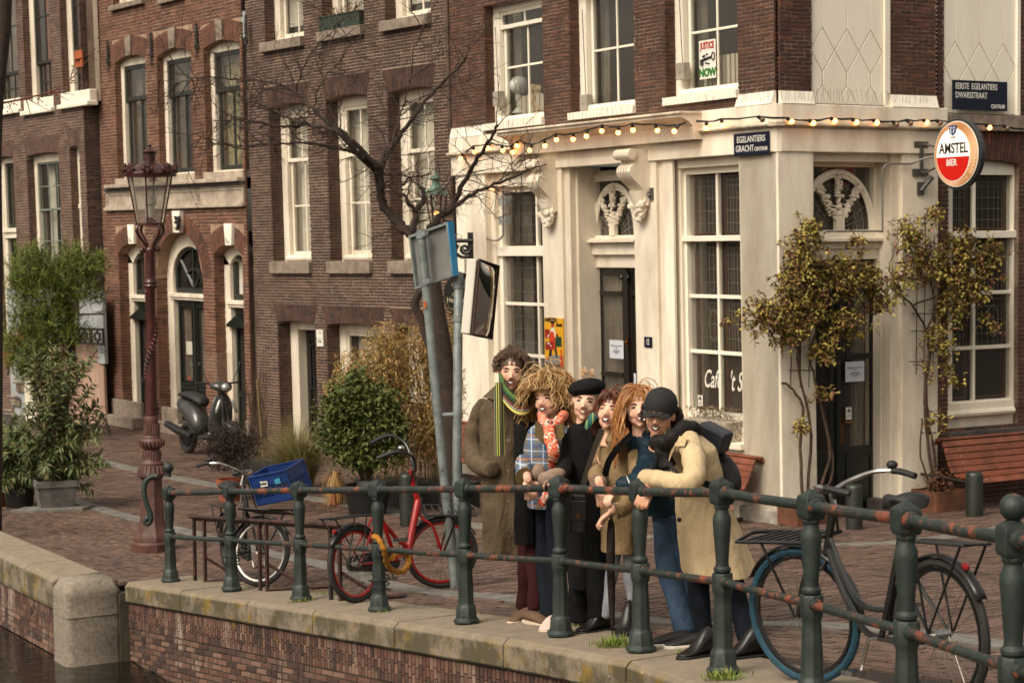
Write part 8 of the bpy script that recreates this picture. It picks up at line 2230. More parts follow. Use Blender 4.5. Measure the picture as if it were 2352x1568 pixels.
wallp(o_ - ex * cw - ey * cd, ex, ez, ey, 2 * cw, 2 * ch, 14); wallp(o_ - ex * cw + ey * cd, ex, ez, -ey, 2 * cw, 2 * ch, 14); wallp(o_ - ex * cw - ey * cd, ey, ez, ex, 2 * cd, 2 * ch, 10); wallp(o_ + ex * cw - ey * cd, ey, ez, -ex, 2 * cd, 2 * ch, 10)
mb = MB(); mb.obox(o_ - ex * cw - ey * cd, ex * 2 * cw, ey * 2 * cd, ez * .012); mb.build('bottom', CRB, crate)
FC = Facade(cc - ey * (cd + .009), ex, ez)
mb = MB(); mb.prism([FC.p(-.06 + x, .05 + y, .001) for x, y in ((-.035, -.022), (.04, -.022), (.045, .02), (-.03, .028))], FC.N * .002); stk = mb.build('sticker', WPLATE, crate)
text_obj('WEAR', .032, FC, -.058, .052, .004, BLK, stk, sx=.75, bold=.001)
mb = MB(); mb.prism([FC.p(x, y, .001) for x, y in ((.06, .03), (.12, .03), (.12, .08), (.06, .07))], FC.N * .002); mb.build('sticker', M_flat('cyan_sticker', '#3d8fa5'), crate)
# black and blue bicycle in front
a = gp(2165, 1634); b = gp(1838, 1566); d_ = (b - a)
BTY = mat('blue_tyre', '#1a4558', '#133543', scale=30, rough=.75, bump=.4, bscale=60)
n_ = d_.normalized()
tk_, P, FP, hx, hz, W = bicycle(a, a + n_ * 1.10, 'large black dutch bicycle with a blue front tyre, nearest the right', R=.35, chaincase=False, lean=.03, steer=.35, tyre=(None, BTY), rimm=(BKP, BKP), seat=.98, bars='swept', fr_rack='porteur', hb=1.2)
FBk = Facade(P(.72, .50, .0), -(P(.72, .50) - P(.60, .40)).normalized(), V3(0, 0, 1))
# part of one more bicycle at the right edge
a = SQ(4.6, .05); b = a + (SQ(5.4, -.35) - a).normalized() * 1.05
bicycle(a + V3(.62, -.1, 0), b + V3(.62, -.1, 0), 'black bicycle barely in view at the right edge behind the ball post', R=.35, fr_rack='porteur')
# rusty rack
RUST = mat('rusty_rack_iron', '#4a2a20', '#2a1a15', scale=10, rough=.8, bump=.4, spots=[('#171412', 6, .55)])
rk = thing('bicycle_rack', 'low rusty iron bicycle rack between the railing posts', 'bicycle rack', SQ(15.5, .25))
h0, h1 = .58, .60
mb = MB(); A_, B_ = SQ(16.9, .16), SQ(13.75, .16); mb.tube([A_ + V3(0, 0, h1), B_ + V3(0, 0, h1)], .018, 4); mb.tube([SQ(16.9, .22) + V3(0, 0, h0), SQ(13.75, .22) + V3(0, 0, h0)], .022, 4); mb.build('rail', RUST, rk)
for s_ in (16.85, 16.6, 15.35, 15.2, 13.95, 13.78):
 p = SQ(s_, .18); mb = MB(); mb.tube([p + V3(0, 0, h1), p], .018, 4); mb.build('upright', RUST, rk)
for s_ in (16.6, 15.2, 13.8):
 p = SQ(s_, .18); q = SQ(s_ - .3, .62); mb = MB(); mb.tube([p + V3(0, 0, .015), q + V3(0, 0, .015)], .016, 4); mb.tube([p + V3(0, 0, .24), p.lerp(q, .6) + V3(0, 0, .015)], .014, 4); mb.build('foot', RUST, rk)
# cable ties and straps on the posts
for (i, z, lb_) in ((1, .22, 'black cable wound round the second railing post'), (3, .16, 'thin metal strap round the fourth railing post')):
 b_ = posts[i][0][1]; mb = MB(); mb.tube([b_ + V3(.075 * math.cos(t * .5), .075 * math.sin(t * .5), z + t * .004) for t in range(28)], .006, 4); tag(mb.build('cable_loop', BKR, None), lb_, 'cable')
# ------------------------------------------------------------------ scooter
SCG = mat('grey_scooter_paint', '#4a4947', '#3a3937', scale=4, rough=.22, metal=.3)
g = gp(432, 1032); g = V3(g.x, g.y, g.z); Yg = 31.5; g = gy(432, Yg); g2 = gy(522, Yg - 1.05)
X = (g2 - g).normalized(); Z = V3(.05, 0, 1).normalized(); Yv = Z.cross(X)
sc = thing('scooter', 'grey motor scooter with windscreen parked by the arched doorway', 'scooter', g); P = lambda x, z, y=0.0: g + (X * x + Yv * y + Z * z) * 1.12
def sect(rows, name, m, sub=1): mb = MB(); mb.loft(rows); return mb.build(name, m, sc, smooth=True, sub=sub)
def ring(x, z, ry, rz, n=10, tilt=0): return [P(x + rz * math.sin(2 * PI * k / n) * tilt, z + rz * math.sin(2 * PI * k / n), ry * math.cos(2 * PI * k / n)) for k in range(n)]
for xc, r in ((.05, .24), (1.25, .24)):
 mb = MB(); mb.tube([P(xc + (r - .05) * math.cos(a), r + (r - .05) * math.sin(a)) for a in [2 * PI * i / 20 for i in range(20)]], .055, 8, closed=True); w_ = mb.build('wheel', TYRE, sc, smooth=True)
 mb = MB(); mb.lathe([(.14, -.03), (.15, 0), (.14, .03), (0, .035)], 14, P(xc, r), Matrix((X, Z, Yv)).transposed()); mb.build('rim', mat('dark_alloy', '#2c2b2a', rough=.4, metal=.6), w_, smooth=True)
sect([ring(-.28, .72, .05, .05), ring(-.12, .70, .13, .13), ring(.15, .62, .16, .19), ring(.38, .50, .16, .20), ring(.55, .38, .15, .12)], 'tail_body', SCG)
sect([ring(-.22, .84, .09, .03), ring(-.05, .86, .13, .05), ring(.2, .84, .14, .06), ring(.4, .80, .13, .07), ring(.52, .74, .10, .08)], 'seat', BKR)
sect([ring(.5, .28, .16, .05), ring(.7, .26, .17, .04), ring(.9, .30, .17, .06)], 'footboard', BKR)
sect([ring(.86, .35, .16, .10, tilt=-.3), ring(.98, .50, .20, .20, tilt=-.35), ring(1.03, .72, .19, .17, tilt=-.3), ring(1.02, .88, .12, .08, tilt=-.3)], 'leg_shield', SCG)
sect([ring(1.08, .30, .06, .05), ring(1.2, .52, .11, .05), ring(1.38, .50, .11, .05), ring(1.5, .36, .05, .04)], 'front_mudguard', SCG)
sect([ring(.84, 1.0, .13, .05), ring(.95, 1.03, .19, .08), ring(1.06, 1.0, .15, .09), ring(1.12, .98, .07, .05)], 'headlamp_housing', SCG)
mb = MB(); mb.sph(P(1.10, 1.0), (.07, .09, .07), 12); mb.build('headlight', mat('headlight_glass', '#c9cac6', '#8f908c', scale=30, rough=.08, metal=.6), sc, smooth=True)
for s_ in (-1, 1):
 mb = MB(); mb.sph(P(1.14, .74, .13 * s_), (.03, .03, .12), 10, Matrix.Rotation(.35 * s_, 3, X)); mb.build('indicator', MATS['headlight_glass'], sc, smooth=True)
 mb = MB(); mb.tube([P(.92, 1.05, .15 * s_), P(.84, 1.06, .36 * s_)], .016, 8); mb.build('handle_grip', BKR, sc, smooth=True)
 mb = MB(); mb.tube([P(.94, 1.08, .2 * s_), P(.92, 1.28, .30 * s_)], .007, 5); mb.sph(P(.92, 1.31, .32 * s_), (.03, .07, .05), 10); mb.build('mirror', BKR, sc, smooth=True)
mb = MB(); rows = [[P(1.05 - .14 * f - .04 * abs(v), 1.06 + .42 * f, v * lerp(.16, .24, math.sin(f * 2.2))) for v in (-1, -.5, 0, .5, 1)] for f in (0, .25, .5, .75, 1)]
mb.loft(rows, cap=False, closed=False); mb.build('windscreen', glass_mat('scooter_screen', a=.10, refl=1.5), sc, smooth=True)
mb = MB(); mb.tube([P(.45, .28, -.17), P(.1, .34, -.19), P(-.25, .42, -.2)], [.04, .07, .055], 10); mb.build('exhaust', mat('dark_alloy', '#3a3938'), sc, smooth=True)
mb = MB(); mb.tube([P(1.0, .95, 0), P(1.25, .24, .07)], .025, 8); mb.tube([P(1.0, .95, 0), P(1.25, .24, -.07)], .025, 8); mb.tube([P(.1, .3), P(.5, .35)], .06, 8); mb.build('chassis', BKR, sc, smooth=True)
# ------------------------------------------------------------------ people
def YQ(px, q): return (q + 6.434) / (.859 * (px - CX) / FPX + .512)
def PT(px, py, q=.5): return at(px, py, YQ(px, q))
def skin(name, h):
 n = NT(name); c = lin(h); n.out(n.mix(n.ramp(n.noise(22, 3, .5), [(.4, (0, 0, 0, 1)), (.75, (.22, .22, .22, 1))]), c, lin('#bd755c')), .5); n.b.inputs['Subsurface Weight'].default_value = .12; n.b.inputs['Subsurface Radius'].default_value = (.02, .008, .004); return n.m
SKA, SKB, SKC = skin('fair_skin', '#d6a88c'), skin('rosy_skin', '#dcb096'), skin('warm_skin', '#cc9a7c')
def cloth(name, c1, c2, scale=10, rough=.85, bump=.35, bs=22, fine=320):
 n = NT(name); n.out(n.ramp(n.noise(scale, 4, .6), [(.3, lin(c1)), (.7, lin(c2))]), rough)
 h = n.math('ADD', n.noise(bs, 3, .55, n.coord('Object', (1, 1, .45)), 1.2), n.math('MULTIPLY', n.noise(fine, 2, .5), .12)); n.bump(h, min(1, bump * 1.7), .025); n.b.inputs['Specular IOR Level'].default_value = .2; MATS[name] = n.m; return n.m
def plaid():
 n = NT('plaid_wool'); g = n.coord('Object', (1, 1, 1)); s = n.n('SeparateXYZ'); n.l(g, s.inputs[0])
 def st(ax, f, wd, ph=0): return n.math('LESS_THAN', n.math('FRACT', n.math('ADD', n.math('MULTIPLY', s.outputs[ax], f), ph)), wd)
 c = lin('#566880'); c = n.mix(n.math('MULTIPLY', st('X', 13, .45), .75), c, lin('#6f6148')); c = n.mix(n.math('MULTIPLY', st('Z', 13, .40, .2), .65), c, lin('#3c4f6c'))
 c = n.mix(n.math('MULTIPLY', st('X', 13, .10, .3), .8), c, lin('#b9c2c8')); c = n.mix(n.math('MULTIPLY', st('Z', 13, .10, .5), .8), c, lin('#b0bac2')); c = n.mix(n.math('MULTIPLY', st('Z', 6.5, .06, .1), .8), c, lin('#a8703f'))
 n.out(c, .9); n.bump(n.noise(20, 3, .5), .3, .02); return n.m
def stripes(name, cols, f=38, ax='X'):
 n = NT(name); s = n.n('SeparateXYZ'); n.l(n.coord('Object'), s.inputs[0]); x = n.math('FRACT', n.math('MULTIPLY', s.outputs[ax], f / len(cols)))
 n.out(n.ramp(x, [(i / len(cols), lin(c)) for i, c in enumerate(cols)], 'CONSTANT'), .95); n.bump(n.noise(200, 2, .5), .3, .003); return n.m
def blotch(name, cols, sc=16):
 n = NT(name); k = len(cols); n.out(n.ramp(n.noise(sc, 3, .6, None, 1.5), [(.25 + .5 * i / k, lin(c)) for i, c in enumerate(cols)], 'CONSTANT'), .8); n.bump(n.noise(30, 3, .5), .4, .01); return n.m
def hairm(name, cols):
 n = NT(name); k = len(cols); n.out(n.ramp(n.attr('tone'), [(i / (k - 1), lin(c)) for i, c in enumerate(cols)]), .42); return n.m
DARKM, TEETH, LIP = M_flat('mouth_dark', '#2c0f0c', .5), M_flat('teeth', '#d8d0c2', .3), M_flat('lips', '#b06a5c', .45); EYE = M_flat('eye_dark', '#1f1510', .2); EYEW = M_flat('eye_white', '#b9aea2', .3)
def Rface(yaw, pitch, roll):
 """yaw: to the picture's right; pitch: up; roll: clockwise"""
 return Matrix.Rotation(yaw, 3, 'Z') @ Matrix.Rotation(PI, 3, 'Z') @ Matrix.Rotation(pitch, 3, 'X') @ Matrix.Rotation(-roll, 3, 'Y')
CL = bpy.data.textures.new('folds', 'CLOUDS'); CL.noise_scale = .15; CL.noise_depth = 2
def crease(o, k=.02):
 for m in o.modifiers:
  if m.type == 'SUBSURF': m.levels = m.render_levels = 2
 d = o.modifiers.new('folds', 'DISPLACE'); d.texture = CL; d.strength = k; d.mid_level = .5; d.texture_coords = 'GLOBAL'
 return o
class Person:
 def __init__(s, label, foot, skinm):
  s.o = thing('person', label, 'person', foot, 'six laughing people leaning on the railing'); s.mb = MB(); s.skin = skinm; s.late = []
 def head(s, px, py, q, k, yaw, pitch, roll, mouth=1.0, brow='#4a3424', eyes='slit'):
  s.c = PT(px, py, q); s.k = k; s.R = Rface(yaw, pitch, roll); H = lambda x, y, z: s.c + s.R @ V3(x * k, y * k, z * k); s.H = H; mb = s.mb
  S = lambda c, r: mb.sph(H(*c), tuple(a * k for a in r), 14, s.R)
  S((0, -.018, .030), (.074, .093, .086)); S((0, .018, -.015), (.067, .075, .080)); S((0, .022, -.062), (.055, .058, .044)); S((0, .064, -.090), (.020, .018, .018))
  for a in (-1, 1): S((.036 * a, .056, -.032), (.023, .022, .022)); S((.076 * a, -.008, -.004), (.008, .017, .029)); S((.010 * a, .096, -.030), (.008, .009, .007)); S((.042 * a, .0, -.055), (.022, .04, .03))
  S((0, .068, .022), (.046, .018, .011)); mb.tube([H(0, .078, .014), H(0, .098, -.014), H(0, .106, -.027)], [.008 * k, .010 * k, .012 * k], 8)
  mb.tube([H(0, -.015, -.05), H(0, -.03, -.12), H(0, -.04, -.20)], [.050 * k, .048 * k, .058 * k], 12)
  def f():
   b = MB(); w_, h_ = .025, .011 * mouth
   if mouth > .1:
    b.sph(H(0, .079, -.058), (w_ * k, .013 * k, h_ * k), 12, s.R); s_ = b.build('mouth', DARKM, s.o, smooth=True)
    b = MB(); rows = [[H(w_ * .86 * math.sin(t), .0925 - .010 * t * t, -.0545 + .0045 * t * t + z) for t in (-1.1, -.7, -.35, 0, .35, .7, 1.1)] for z in (.005, -.004 - .002 * mouth)]; b.loft(rows, cap=False, closed=False); b.build('teeth', TEETH, s.o, smooth=True)
   b = MB(); P = [H(w_ * 1.1 * math.cos(a), .0915 - .013 * math.cos(a) ** 2, -.057 + (h_ + .003) * math.sin(a) + .007 * math.cos(a) ** 2) for a in [2 * PI * i / 16 for i in range(16)]]; b.tube(P, .0024 * k, 5, closed=True); b.build('lips', LIP, s.o, smooth=True)
   for a in (-1, 1):
    b = MB(); b.tube([H(a * x, y, z) for x, y, z in ((.017, .080, .0045), (.025, .083, .009), (.034, .081, .0095), (.044, .073, .004))], .0032 * k, 5)
    if eyes == 'open': b.sph(H(a * .031, .079, .005), (.007 * k, .005 * k, .005 * k), 8, s.R)
    b.build('eye', EYE, s.o, smooth=True)
    b = MB(); b.tube([H(a * x, y, z) for x, y, z in ((.014, .086, .024), (.026, .088, .030), (.040, .080, .028), (.050, .070, .021))], [.0035 * k, .0042 * k, .0035 * k, .002 * k], 5); b.build('eyebrow', M_flat('brow_' + brow[1:].replace('#', 'x') if False else 'eyebrow_hair', brow, .8), s.o, smooth=True)
  s.late.append(f)
 def limb(s, pts, n=10):
  P = [PT(*p[:3]) for p in pts]; s.mb.tube(smoothpath(P, 4), [lerp(pts[min(int(i / 4), len(pts) - 1)][3], pts[min(int(i / 4) + 1, len(pts) - 1)][3], (i % 4) / 4) / 4490 * P[0].y for i in range(4 * (len(pts) - 1) + 1)], n)
 def hand(s, px, py, q, d=(-.3, -.6, -.7), side=(1, 0, 0), up=(0, -.3, .95), k=1.12, curl=.8, thumb=1):
  w_ = PT(px, py, q); d = Vector(d).normalized(); side = Vector(side); side = (side - d * side.dot(d)).normalized(); n_ = side.cross(d) ; n_ = n_ if n_.dot(Vector(up)) > 0 else -n_
  M = Matrix((side, d, n_)).transposed(); s.mb.tube([w_ - d * .05, w_ + d * .02], .026 * k, 8); s.mb.sph(w_ + d * .052 * k, (.041 * k, .050 * k, .017 * k), 12, M)
  for i, (x, L) in enumerate(((-.030, .062), (-.010, .073), (.011, .069), (.031, .053))):
   p = w_ + d * .088 * k + side * x * k; pts = [p - d * .02]; a = .35; q_ = p
   for j in range(3): dd = d * math.cos(a) - n_ * math.sin(a); pts.append(q_); q_ = q_ + dd * L * k * (.45, .32, .25)[j]; a += curl
   pts.append(q_); s.mb.tube(pts, [.0105 * k, .0105 * k, .0098 * k, .009 * k, .0075 * k], 7)
  p = w_ + d * .03 * k - side * .036 * k * thumb; s.mb.tube([p, p - side * .022 * thumb * k + d * .025 * k - n_ * .006, p - side * .020 * thumb * k + d * .055 * k - n_ * .022], [.014 * k, .012 * k, .009 * k], 7)
 def finish(s):
  o = s.mb.build('body', s.skin, s.o, smooth=True, angle=180); m = o.modifiers.new('remesh', 'REMESH'); m.mode = 'VOXEL'; m.voxel_size = .0065; m.use_smooth_shade = True
  c = o.modifiers.new('smooth', 'SMOOTH'); c.factor = .5; c.iterations = 3
  for f in s.late: f()
  return s.o
 def coat(s, rings, name, m, folds=7, amp=.05, seed=0, n=40, open_top=True, solid=.006, wr=.0):
  """rings: (px, py, q, half width px, depth m, fold strength[, turn])"""
  rr = random.Random(seed); R = []
  dense = []
  for a, b in zip(rings[:-1], rings[1:]):
   for t in (0, .25, .5, .75): dense.append([lerp(a[i], b[i], t) for i in range(6)])
  dense.append(list(rings[-1][:6])); ph = [rr.uniform(0, 6.28) for _ in range(5)]
  for j, (px, py, q, hw, dp, fo) in enumerate(dense):
   c = PT(px, py, q); w_ = hw * c.y / 4490; ring = []
   for i in range(n):
    a = 2 * PI * i / n; k = 1 + fo * (.55 * math.sin(folds * a + ph[0] + j * .05) + .3 * math.sin((folds * 2 - 3) * a + ph[1] - j * .1) + .25 * math.sin(3 * a + ph[2] + j * .3)) + wr * math.sin(j * 1.7 + 2 * a + ph[3]) * math.sin(a * 3 + j)
    ring.append(c + V3(math.copysign(abs(math.cos(a)) ** .85, math.cos(a)) * w_ * k, math.sin(a) * dp * k, 0))
   R.append(ring)
  mb = MB(); mb.loft(R, cap=False); return crease(mb.build(name, m, s.o, smooth=True, sub=1, solid=solid), .016)
 def sleeve(s, pts, m, name='sleeve', seed=0, wr=.07, n=14, cuff=None):
  rr = random.Random(seed); P = [PT(*p[:3]) for p in pts]; Q = smoothpath(P, 6); N = len(Q); rs = []
  for i in range(N):
   f = i / 6; a = min(int(f), len(pts) - 1); b = min(a + 1, len(pts) - 1); r = lerp(pts[a][3], pts[b][3], f - a) * P[0].y / 4490; rs.append(r * (1 + wr * math.sin(i * 1.55 + seed) + wr * .5 * rr.uniform(-1, 1)))
  mb = MB(); mb.tube(Q, rs, n); o = crease(mb.build(name, m, s.o, smooth=True, sub=1), .014)
  if cuff: mb = MB(); mb.tube([Q[-2].lerp(Q[-1], -.3), Q[-1] + (Q[-1] - Q[-2]) * .15], [rs[-1] * 1.12, rs[-1] * 1.18], n); mb.build('cuff', cuff, s.o, smooth=True, angle=40)
  return o
 def legs(s, legs_, m, name='trousers'):
  mb = MB()
  for i, pts in enumerate(legs_):
   P = [PT(*p[:3]) for p in pts]; Q = smoothpath(P, 6); N = len(Q); mb.tube(Q, [lerp(pts[min(int(j / 6), len(pts) - 1)][3], pts[min(int(j / 6) + 1, len(pts) - 1)][3], (j / 6) % 1) * P[0].y / 4490 * (1 + .05 * math.sin(j * 1.3 + i)) for j in range(N)], 16)
   s.limb([(p[0], p[1], p[2], p[3] * .6) for p in pts])
  return crease(mb.build(name, m, s.o, smooth=True, sub=1), .014)
 def shoe(s, px, py, ang, m, sole, L=.27, h=.09, name='shoe', boot=0):
  g = gp(px, py); g.z = G(g.x, g.y); d = V3(math.cos(ang), math.sin(ang), 0); e = V3(-d.y, d.x, 0); L *= 1.1; rows = []
  for x, w_, z0, z1 in ((-.38, .03, .02, .07), (-.32, .042, .015, h), (-.12, .045, .015, h + boot), (.05, .042, .015, h * .95 + boot * .4), (.25, .05, .015, .06), (.45, .048, .015, .045), (.58, .028, .02, .035)):
   c = g + d * x * L; zm = (z0 + z1) / 2; rows.append([c + e * w_ * math.cos(a) + V3(0, 0, zm + (z1 - z0) / 2 * math.sin(a)) for a in [2 * PI * i / 12 for i in range(12)]])
  mb = MB(); mb.loft(rows); o = mb.build(name, m, s.o, smooth=True, sub=1); mb = MB(); mb.prism([g + d * x * L + e * y for x, y in ((-.4, -.03), (-.3, -.045), (.2, -.052), (.45, -.048), (.6, -.02), (.6, .02), (.45, .048), (.2, .052), (-.3, .045), (-.4, .03))], V3(0, 0, .024)); mb.build('sole', sole, o, bevel=.006)
 def hair(s, m, n, length, seed, wave=.008, r=.0024, vol=.12, front=.30, cap=(.080, .094, .090), zmin=-.3, g=.3, capz=.034, fringe=0, init=.6, comb=(0, -.3, 0), name='hair', side=.066, zmax=1):
  rr = random.Random(seed); mb = MB(); k = s.k; C = V3(0, -.022, capz); mb.sph(s.H(*C), tuple(a * k for a in cap), 20, s.R, tone=.3)
  dn = s.R.transposed() @ V3(0, 0, -1)
  for i in range(n + fringe):
   fr = i >= n; x, y, z = rdir(rr)
   if fr: x, y, z = rr.uniform(-.75, .75), rr.uniform(.3, .6), rr.uniform(.55, .9)
   elif z < zmin or z > zmax or (y > front and z < .62): continue
   ei = 1 + vol * rr.random(); nn_ = math.sqrt(x * x + y * y + z * z); q = C + V3(x / nn_ * cap[0], y / nn_ * cap[1], z / nn_ * cap[2]) * ei
   L = (length if not fr else min(length, .07)) * rr.uniform(.75, 1.1); N = 12; d = (V3(x, y, z * .2) * init + Vector(comb)).normalized()
   if fr: d = V3(x * .8, .5, .1).normalized()
   ph, w1, w2 = rr.uniform(0, 6.28), rr.uniform(.7, 1.3) * wave, rr.uniform(.9, 1.6); pts = []
   for j in range(N):
    u = q - C; e = math.sqrt((u.x / cap[0]) ** 2 + (u.y / cap[1]) ** 2 + (u.z / cap[2]) ** 2)
    if e < ei: q = C + u * (ei / e)
    if not fr and q.y > .02 and q.z < .055 and abs(q.x) < side + (ei - 1) * .05: break
    pts.append(s.H(q.x + w1 * math.sin(ph + j * w2), q.y + w1 * math.cos(ph + j * w2), q.z)); d = (d * (1 - g) + dn * g).normalized(); q = q + d * L / N
   if len(pts) > 3: mb.tube(pts, [r * k * (.55 + .6 * math.sin(PI * (j + 1) / (len(pts) + 1))) for j in range(len(pts))], 4, tone=rr.random(), cap=False)
  return mb.build(name, m, s.o, smooth=True)
BLACKC = cloth('black_wool', '#080808', '#0f0e0d', bump=.3); NAVYJ = cloth('dark_navy_denim', '#0a0e15', '#131923', bump=.3)
OLIVE = cloth('olive_coat_cotton', '#4e4232', '#635441', bump=.55, bs=14); KHAKI = cloth('khaki_jacket_cotton', '#7a6547', '#8d7655', bump=.45, bs=14); TRENCH = cloth('beige_trench_cotton', '#b9a27c', '#c9b28c', bump=.5, bs=12, rough=.7)
TEAL = cloth('teal_puffer', '#0a1f2a', '#102c38', bump=.5, bs=12, rough=.4); PUFF = cloth('black_puffer', '#12100f', '#1d1a18', bump=.6, bs=16, rough=.5); JEAN = cloth('blue_denim', '#28384a', '#3b4d62', bump=.35); GJEAN = cloth('grey_denim', '#6d7076', '#8b8d90', bump=.35); MAROON = cloth('maroon_corduroy', '#2c1010', '#3b1716', bump=.3)
BRSH, WSOLE, BKL = cloth('taupe_suede', '#5a4636', '#6b5442', bump=.2), M_flat('off_white_sole', '#b9a893', .6), mat('black_leather', '#100e0d', '#1c1917', rough=.35, bump=.2)
def strapband(pts, m, par, w_=.014, t=.004, name='strap'):
 P = smoothpath(pts, 4); mb = MB(); rows = []
 for i, p in enumerate(P):
  d = (P[min(i + 1, len(P) - 1)] - P[max(i - 1, 0)]).normalized(); e = d.cross(V3(0, -1, .1)).normalized(); n_ = d.cross(e); rows.append([p - e * w_ - n_ * t, p + e * w_ - n_ * t, p + e * w_ + n_ * t, p - e * w_ + n_ * t])
 mb.loft(rows); return mb.build(name, m, par, smooth=True, angle=50)
# 1 tall man in olive coat and striped scarf
f_ = gp(1215, 1432); p = Person('tall man in long olive coat and striped green scarf, leftmost of the group', f_, SKA)
p.head(1176, 853, .50, 1.17, -.05, -.05, .06, 1.0)
p.limb([(1183, 905, .5, 18), (1170, 960, .52, 50), (1168, 1060, .52, 46), (1170, 1150, .52, 44)]); p.limb([(1120, 935, .5, 16), (1095, 1030, .5, 14), (1120, 1078, .38, 11)])
p.coat([(1186, 893, .5, 26, .09, .0), (1172, 914, .5, 52, .13, .0), (1164, 940, .5, 62, .15, .02), (1163, 1000, .5, 62, .16, .03), (1163, 1070, .5, 58, .17, .05), (1165, 1140, .5, 57, .18, .08), (1167, 1210, .5, 57, .19, .12), (1167, 1275, .5, 56, .20, .14)], 'coat', OLIVE, seed=1, folds=7)
p.coat([(1196, 925, .36, 16, .03, .0), (1205, 990, .34, 24, .05, .02), (1206, 1070, .34, 24, .06, .03), (1206, 1250, .36, 24, .07, .06)], 'black_jumper', BLACKC, seed=2)
p.sleeve([(1118, 925, .50, 22), (1096, 975, .48, 25), (1087, 1040, .44, 24), (1105, 1068, .32, 23), (1132, 1078, .30, 19)], OLIVE, seed=3, wr=.06)
mb = MB(); mb.prism([PT(1108, 912, .36), PT(1140, 882, .40), PT(1150, 890, .33), PT(1140, 918, .30)], V3(0, -.012, 0)); mb.build('collar', OLIVE, p.o, bevel=.006)
for i in range(3): mb = MB(); mb.lathe([(.011, 0), (.011, .004), (0, .005)], 10, PT(1168, 1010 + i * 70, .24), Matrix.Rotation(PI / 2, 3, 'X')); mb.build('button', M_flat('horn_button', '#6b5a44', .4), p.o)
SCF = stripes('striped_scarf_knit', ['#16351f', '#c9bd62', '#1c1f18', '#41602a', '#6e2a1c', '#7b7b74', '#1c1f18', '#2f5a2c', '#c4b95c', '#16351f'], 210)
rows = []; P = [(1147, 878), (1147, 900), (1147, 940), (1146, 985), (1146, 1046)]
for (x, y), hw in zip(P, (9, 12, 13, 13, 13)): c = PT(x, y, .27); e = V3(hw * c.y / 4490, 0, 0); rows.append([c - e, c - e * .3 - V3(0, .018, 0), c + e * .3 - V3(0, .02, 0), c + e, c + V3(0, .02, 0)])
mb = MB(); mb.loft(rows); mb.build('scarf_end', SCF, p.o, smooth=True)
mb = MB(); P_ = smoothpath([PT(1150, 875, .42), PT(1160, 905, .30), PT(1185, 930, .26), (PT(1208, 932, .30)), PT(1219, 910, .42), PT(1206, 888, .52), PT(1180, 872, .62), PT(1156, 870, .54)], 5)
for dz, col in ((.045, 3), (.028, 0), (.010, 6), (-.008, 4), (-.026, 5), (-.044, 8)):
 m2 = MB(); m2.tube([q + V3(0, -.01, dz) for q in P_], .014, 7); m2.build('scarf_loop', M_flat('scarf_' + ['a_green', '', '', 'b_moss', 'c_rust', 'd_grey', 'e_black', '', 'f_yellow'][col], ['#16351f', 0, 0, '#41602a', '#6e2a1c', '#7b7b74', '#1c1f18', 0, '#c4b95c'][col], .9), p.o, smooth=True)
p.legs([[(1205, 1200, .5, 22), (1207, 1310, .5, 18), (1200, 1400, .5, 17)], [(1222, 1200, .45, 20), (1228, 1310, .42, 18), (1228, 1402, .4, 17)]], MAROON)
p.shoe(1205, 1425, -2.2, BRSH, WSOLE); p.shoe(1232, 1434, -.9, BRSH, WSOLE)
p.hair(hairm('tousled_brown_hair', ['#3a2a1d', '#584232', '#6b523c', '#4a3626']), 1500, .05, 7, wave=.003, r=.0022, front=.5, g=.08, zmin=-.35, comb=(0, .35, .1), vol=.10)
p.finish()
# 2 curly woman in plaid jacket
p = Person('woman with big curly blonde hair, plaid jacket and orange scarf', gp(1262, 1448), SKB)
p.head(1258, 917, .42, 1.10, -.45, .05, -.10, 1.25, brow='#5a3d28')
p.limb([(1262, 955, .45, 14), (1262, 1000, .47, 40), (1258, 1090, .47, 40), (1262, 1160, .47, 42)]); p.limb([(1218, 1020, .42, 14), (1212, 1075, .3, 12), (1212, 1100, .05, 9)])
p.coat([(1262, 968, .45, 24, .08, 0), (1260, 988, .45, 48, .12, .01), (1259, 1020, .45, 56, .14, .02), (1256, 1080, .45, 56, .15, .03), (1258, 1130, .45, 52, .16, .05), (1262, 1162, .45, 50, .165, .06)], 'plaid_jacket', plaid(), seed=4, folds=5)
PL_ = MATS.get('plaid_wool') or [m for m in bpy.data.materials if m.name == 'plaid_wool'][0]
OLC = cloth('olive_collar_cord', '#4a3c24', '#5c4b2e', bump=.2)
p.sleeve([(1220, 1002, .45, 22), (1207, 1045, .38, 22), (1203, 1080, .22, 20), (1207, 1098, .12, 19)], PL_, seed=5, cuff=OLC)
p.hand(1212, 1100, .12, d=(.15, -.75, -.62), side=(1, .1, 0), curl=.75, thumb=-1)
for s_ in (-1, 1): mb = MB(); mb.prism([PT(1262 + s_ * 10, 970, .24), PT(1262 + s_ * 32, 966, .30), PT(1262 + s_ * 34, 1000, .24), PT(1262 + s_ * 12, 1022, .21)], V3(0, -.012, 0)); mb.build('collar', OLC, p.o, bevel=.006)
OSC = blotch('orange_print_scarf', ['#0f0c0b', '#b8330f', '#cf8a68', '#c23c12', '#e0cdb8', '#141110', '#c8451a'], 15)
mb = MB(); mb.tube(smoothpath([PT(1245, 948, .42), PT(1248, 965, .28), PT(1262, 975, .24), PT(1282, 968, .27), PT(1296, 952, .38)], 5), [.035 + .006 * math.sin(i * 1.7) for i in range(21)], 10)
mb.tube(smoothpath([PT(1262, 968, .22), PT(1262, 1000, .18), PT(1272, 1035, .17), PT(1268, 1075, .20)], 5), [.036, .04, .042, .04, .036, .04, .045, .045, .04, .042, .044, .04, .036, .03, .028, .028], 10, flat=.6)
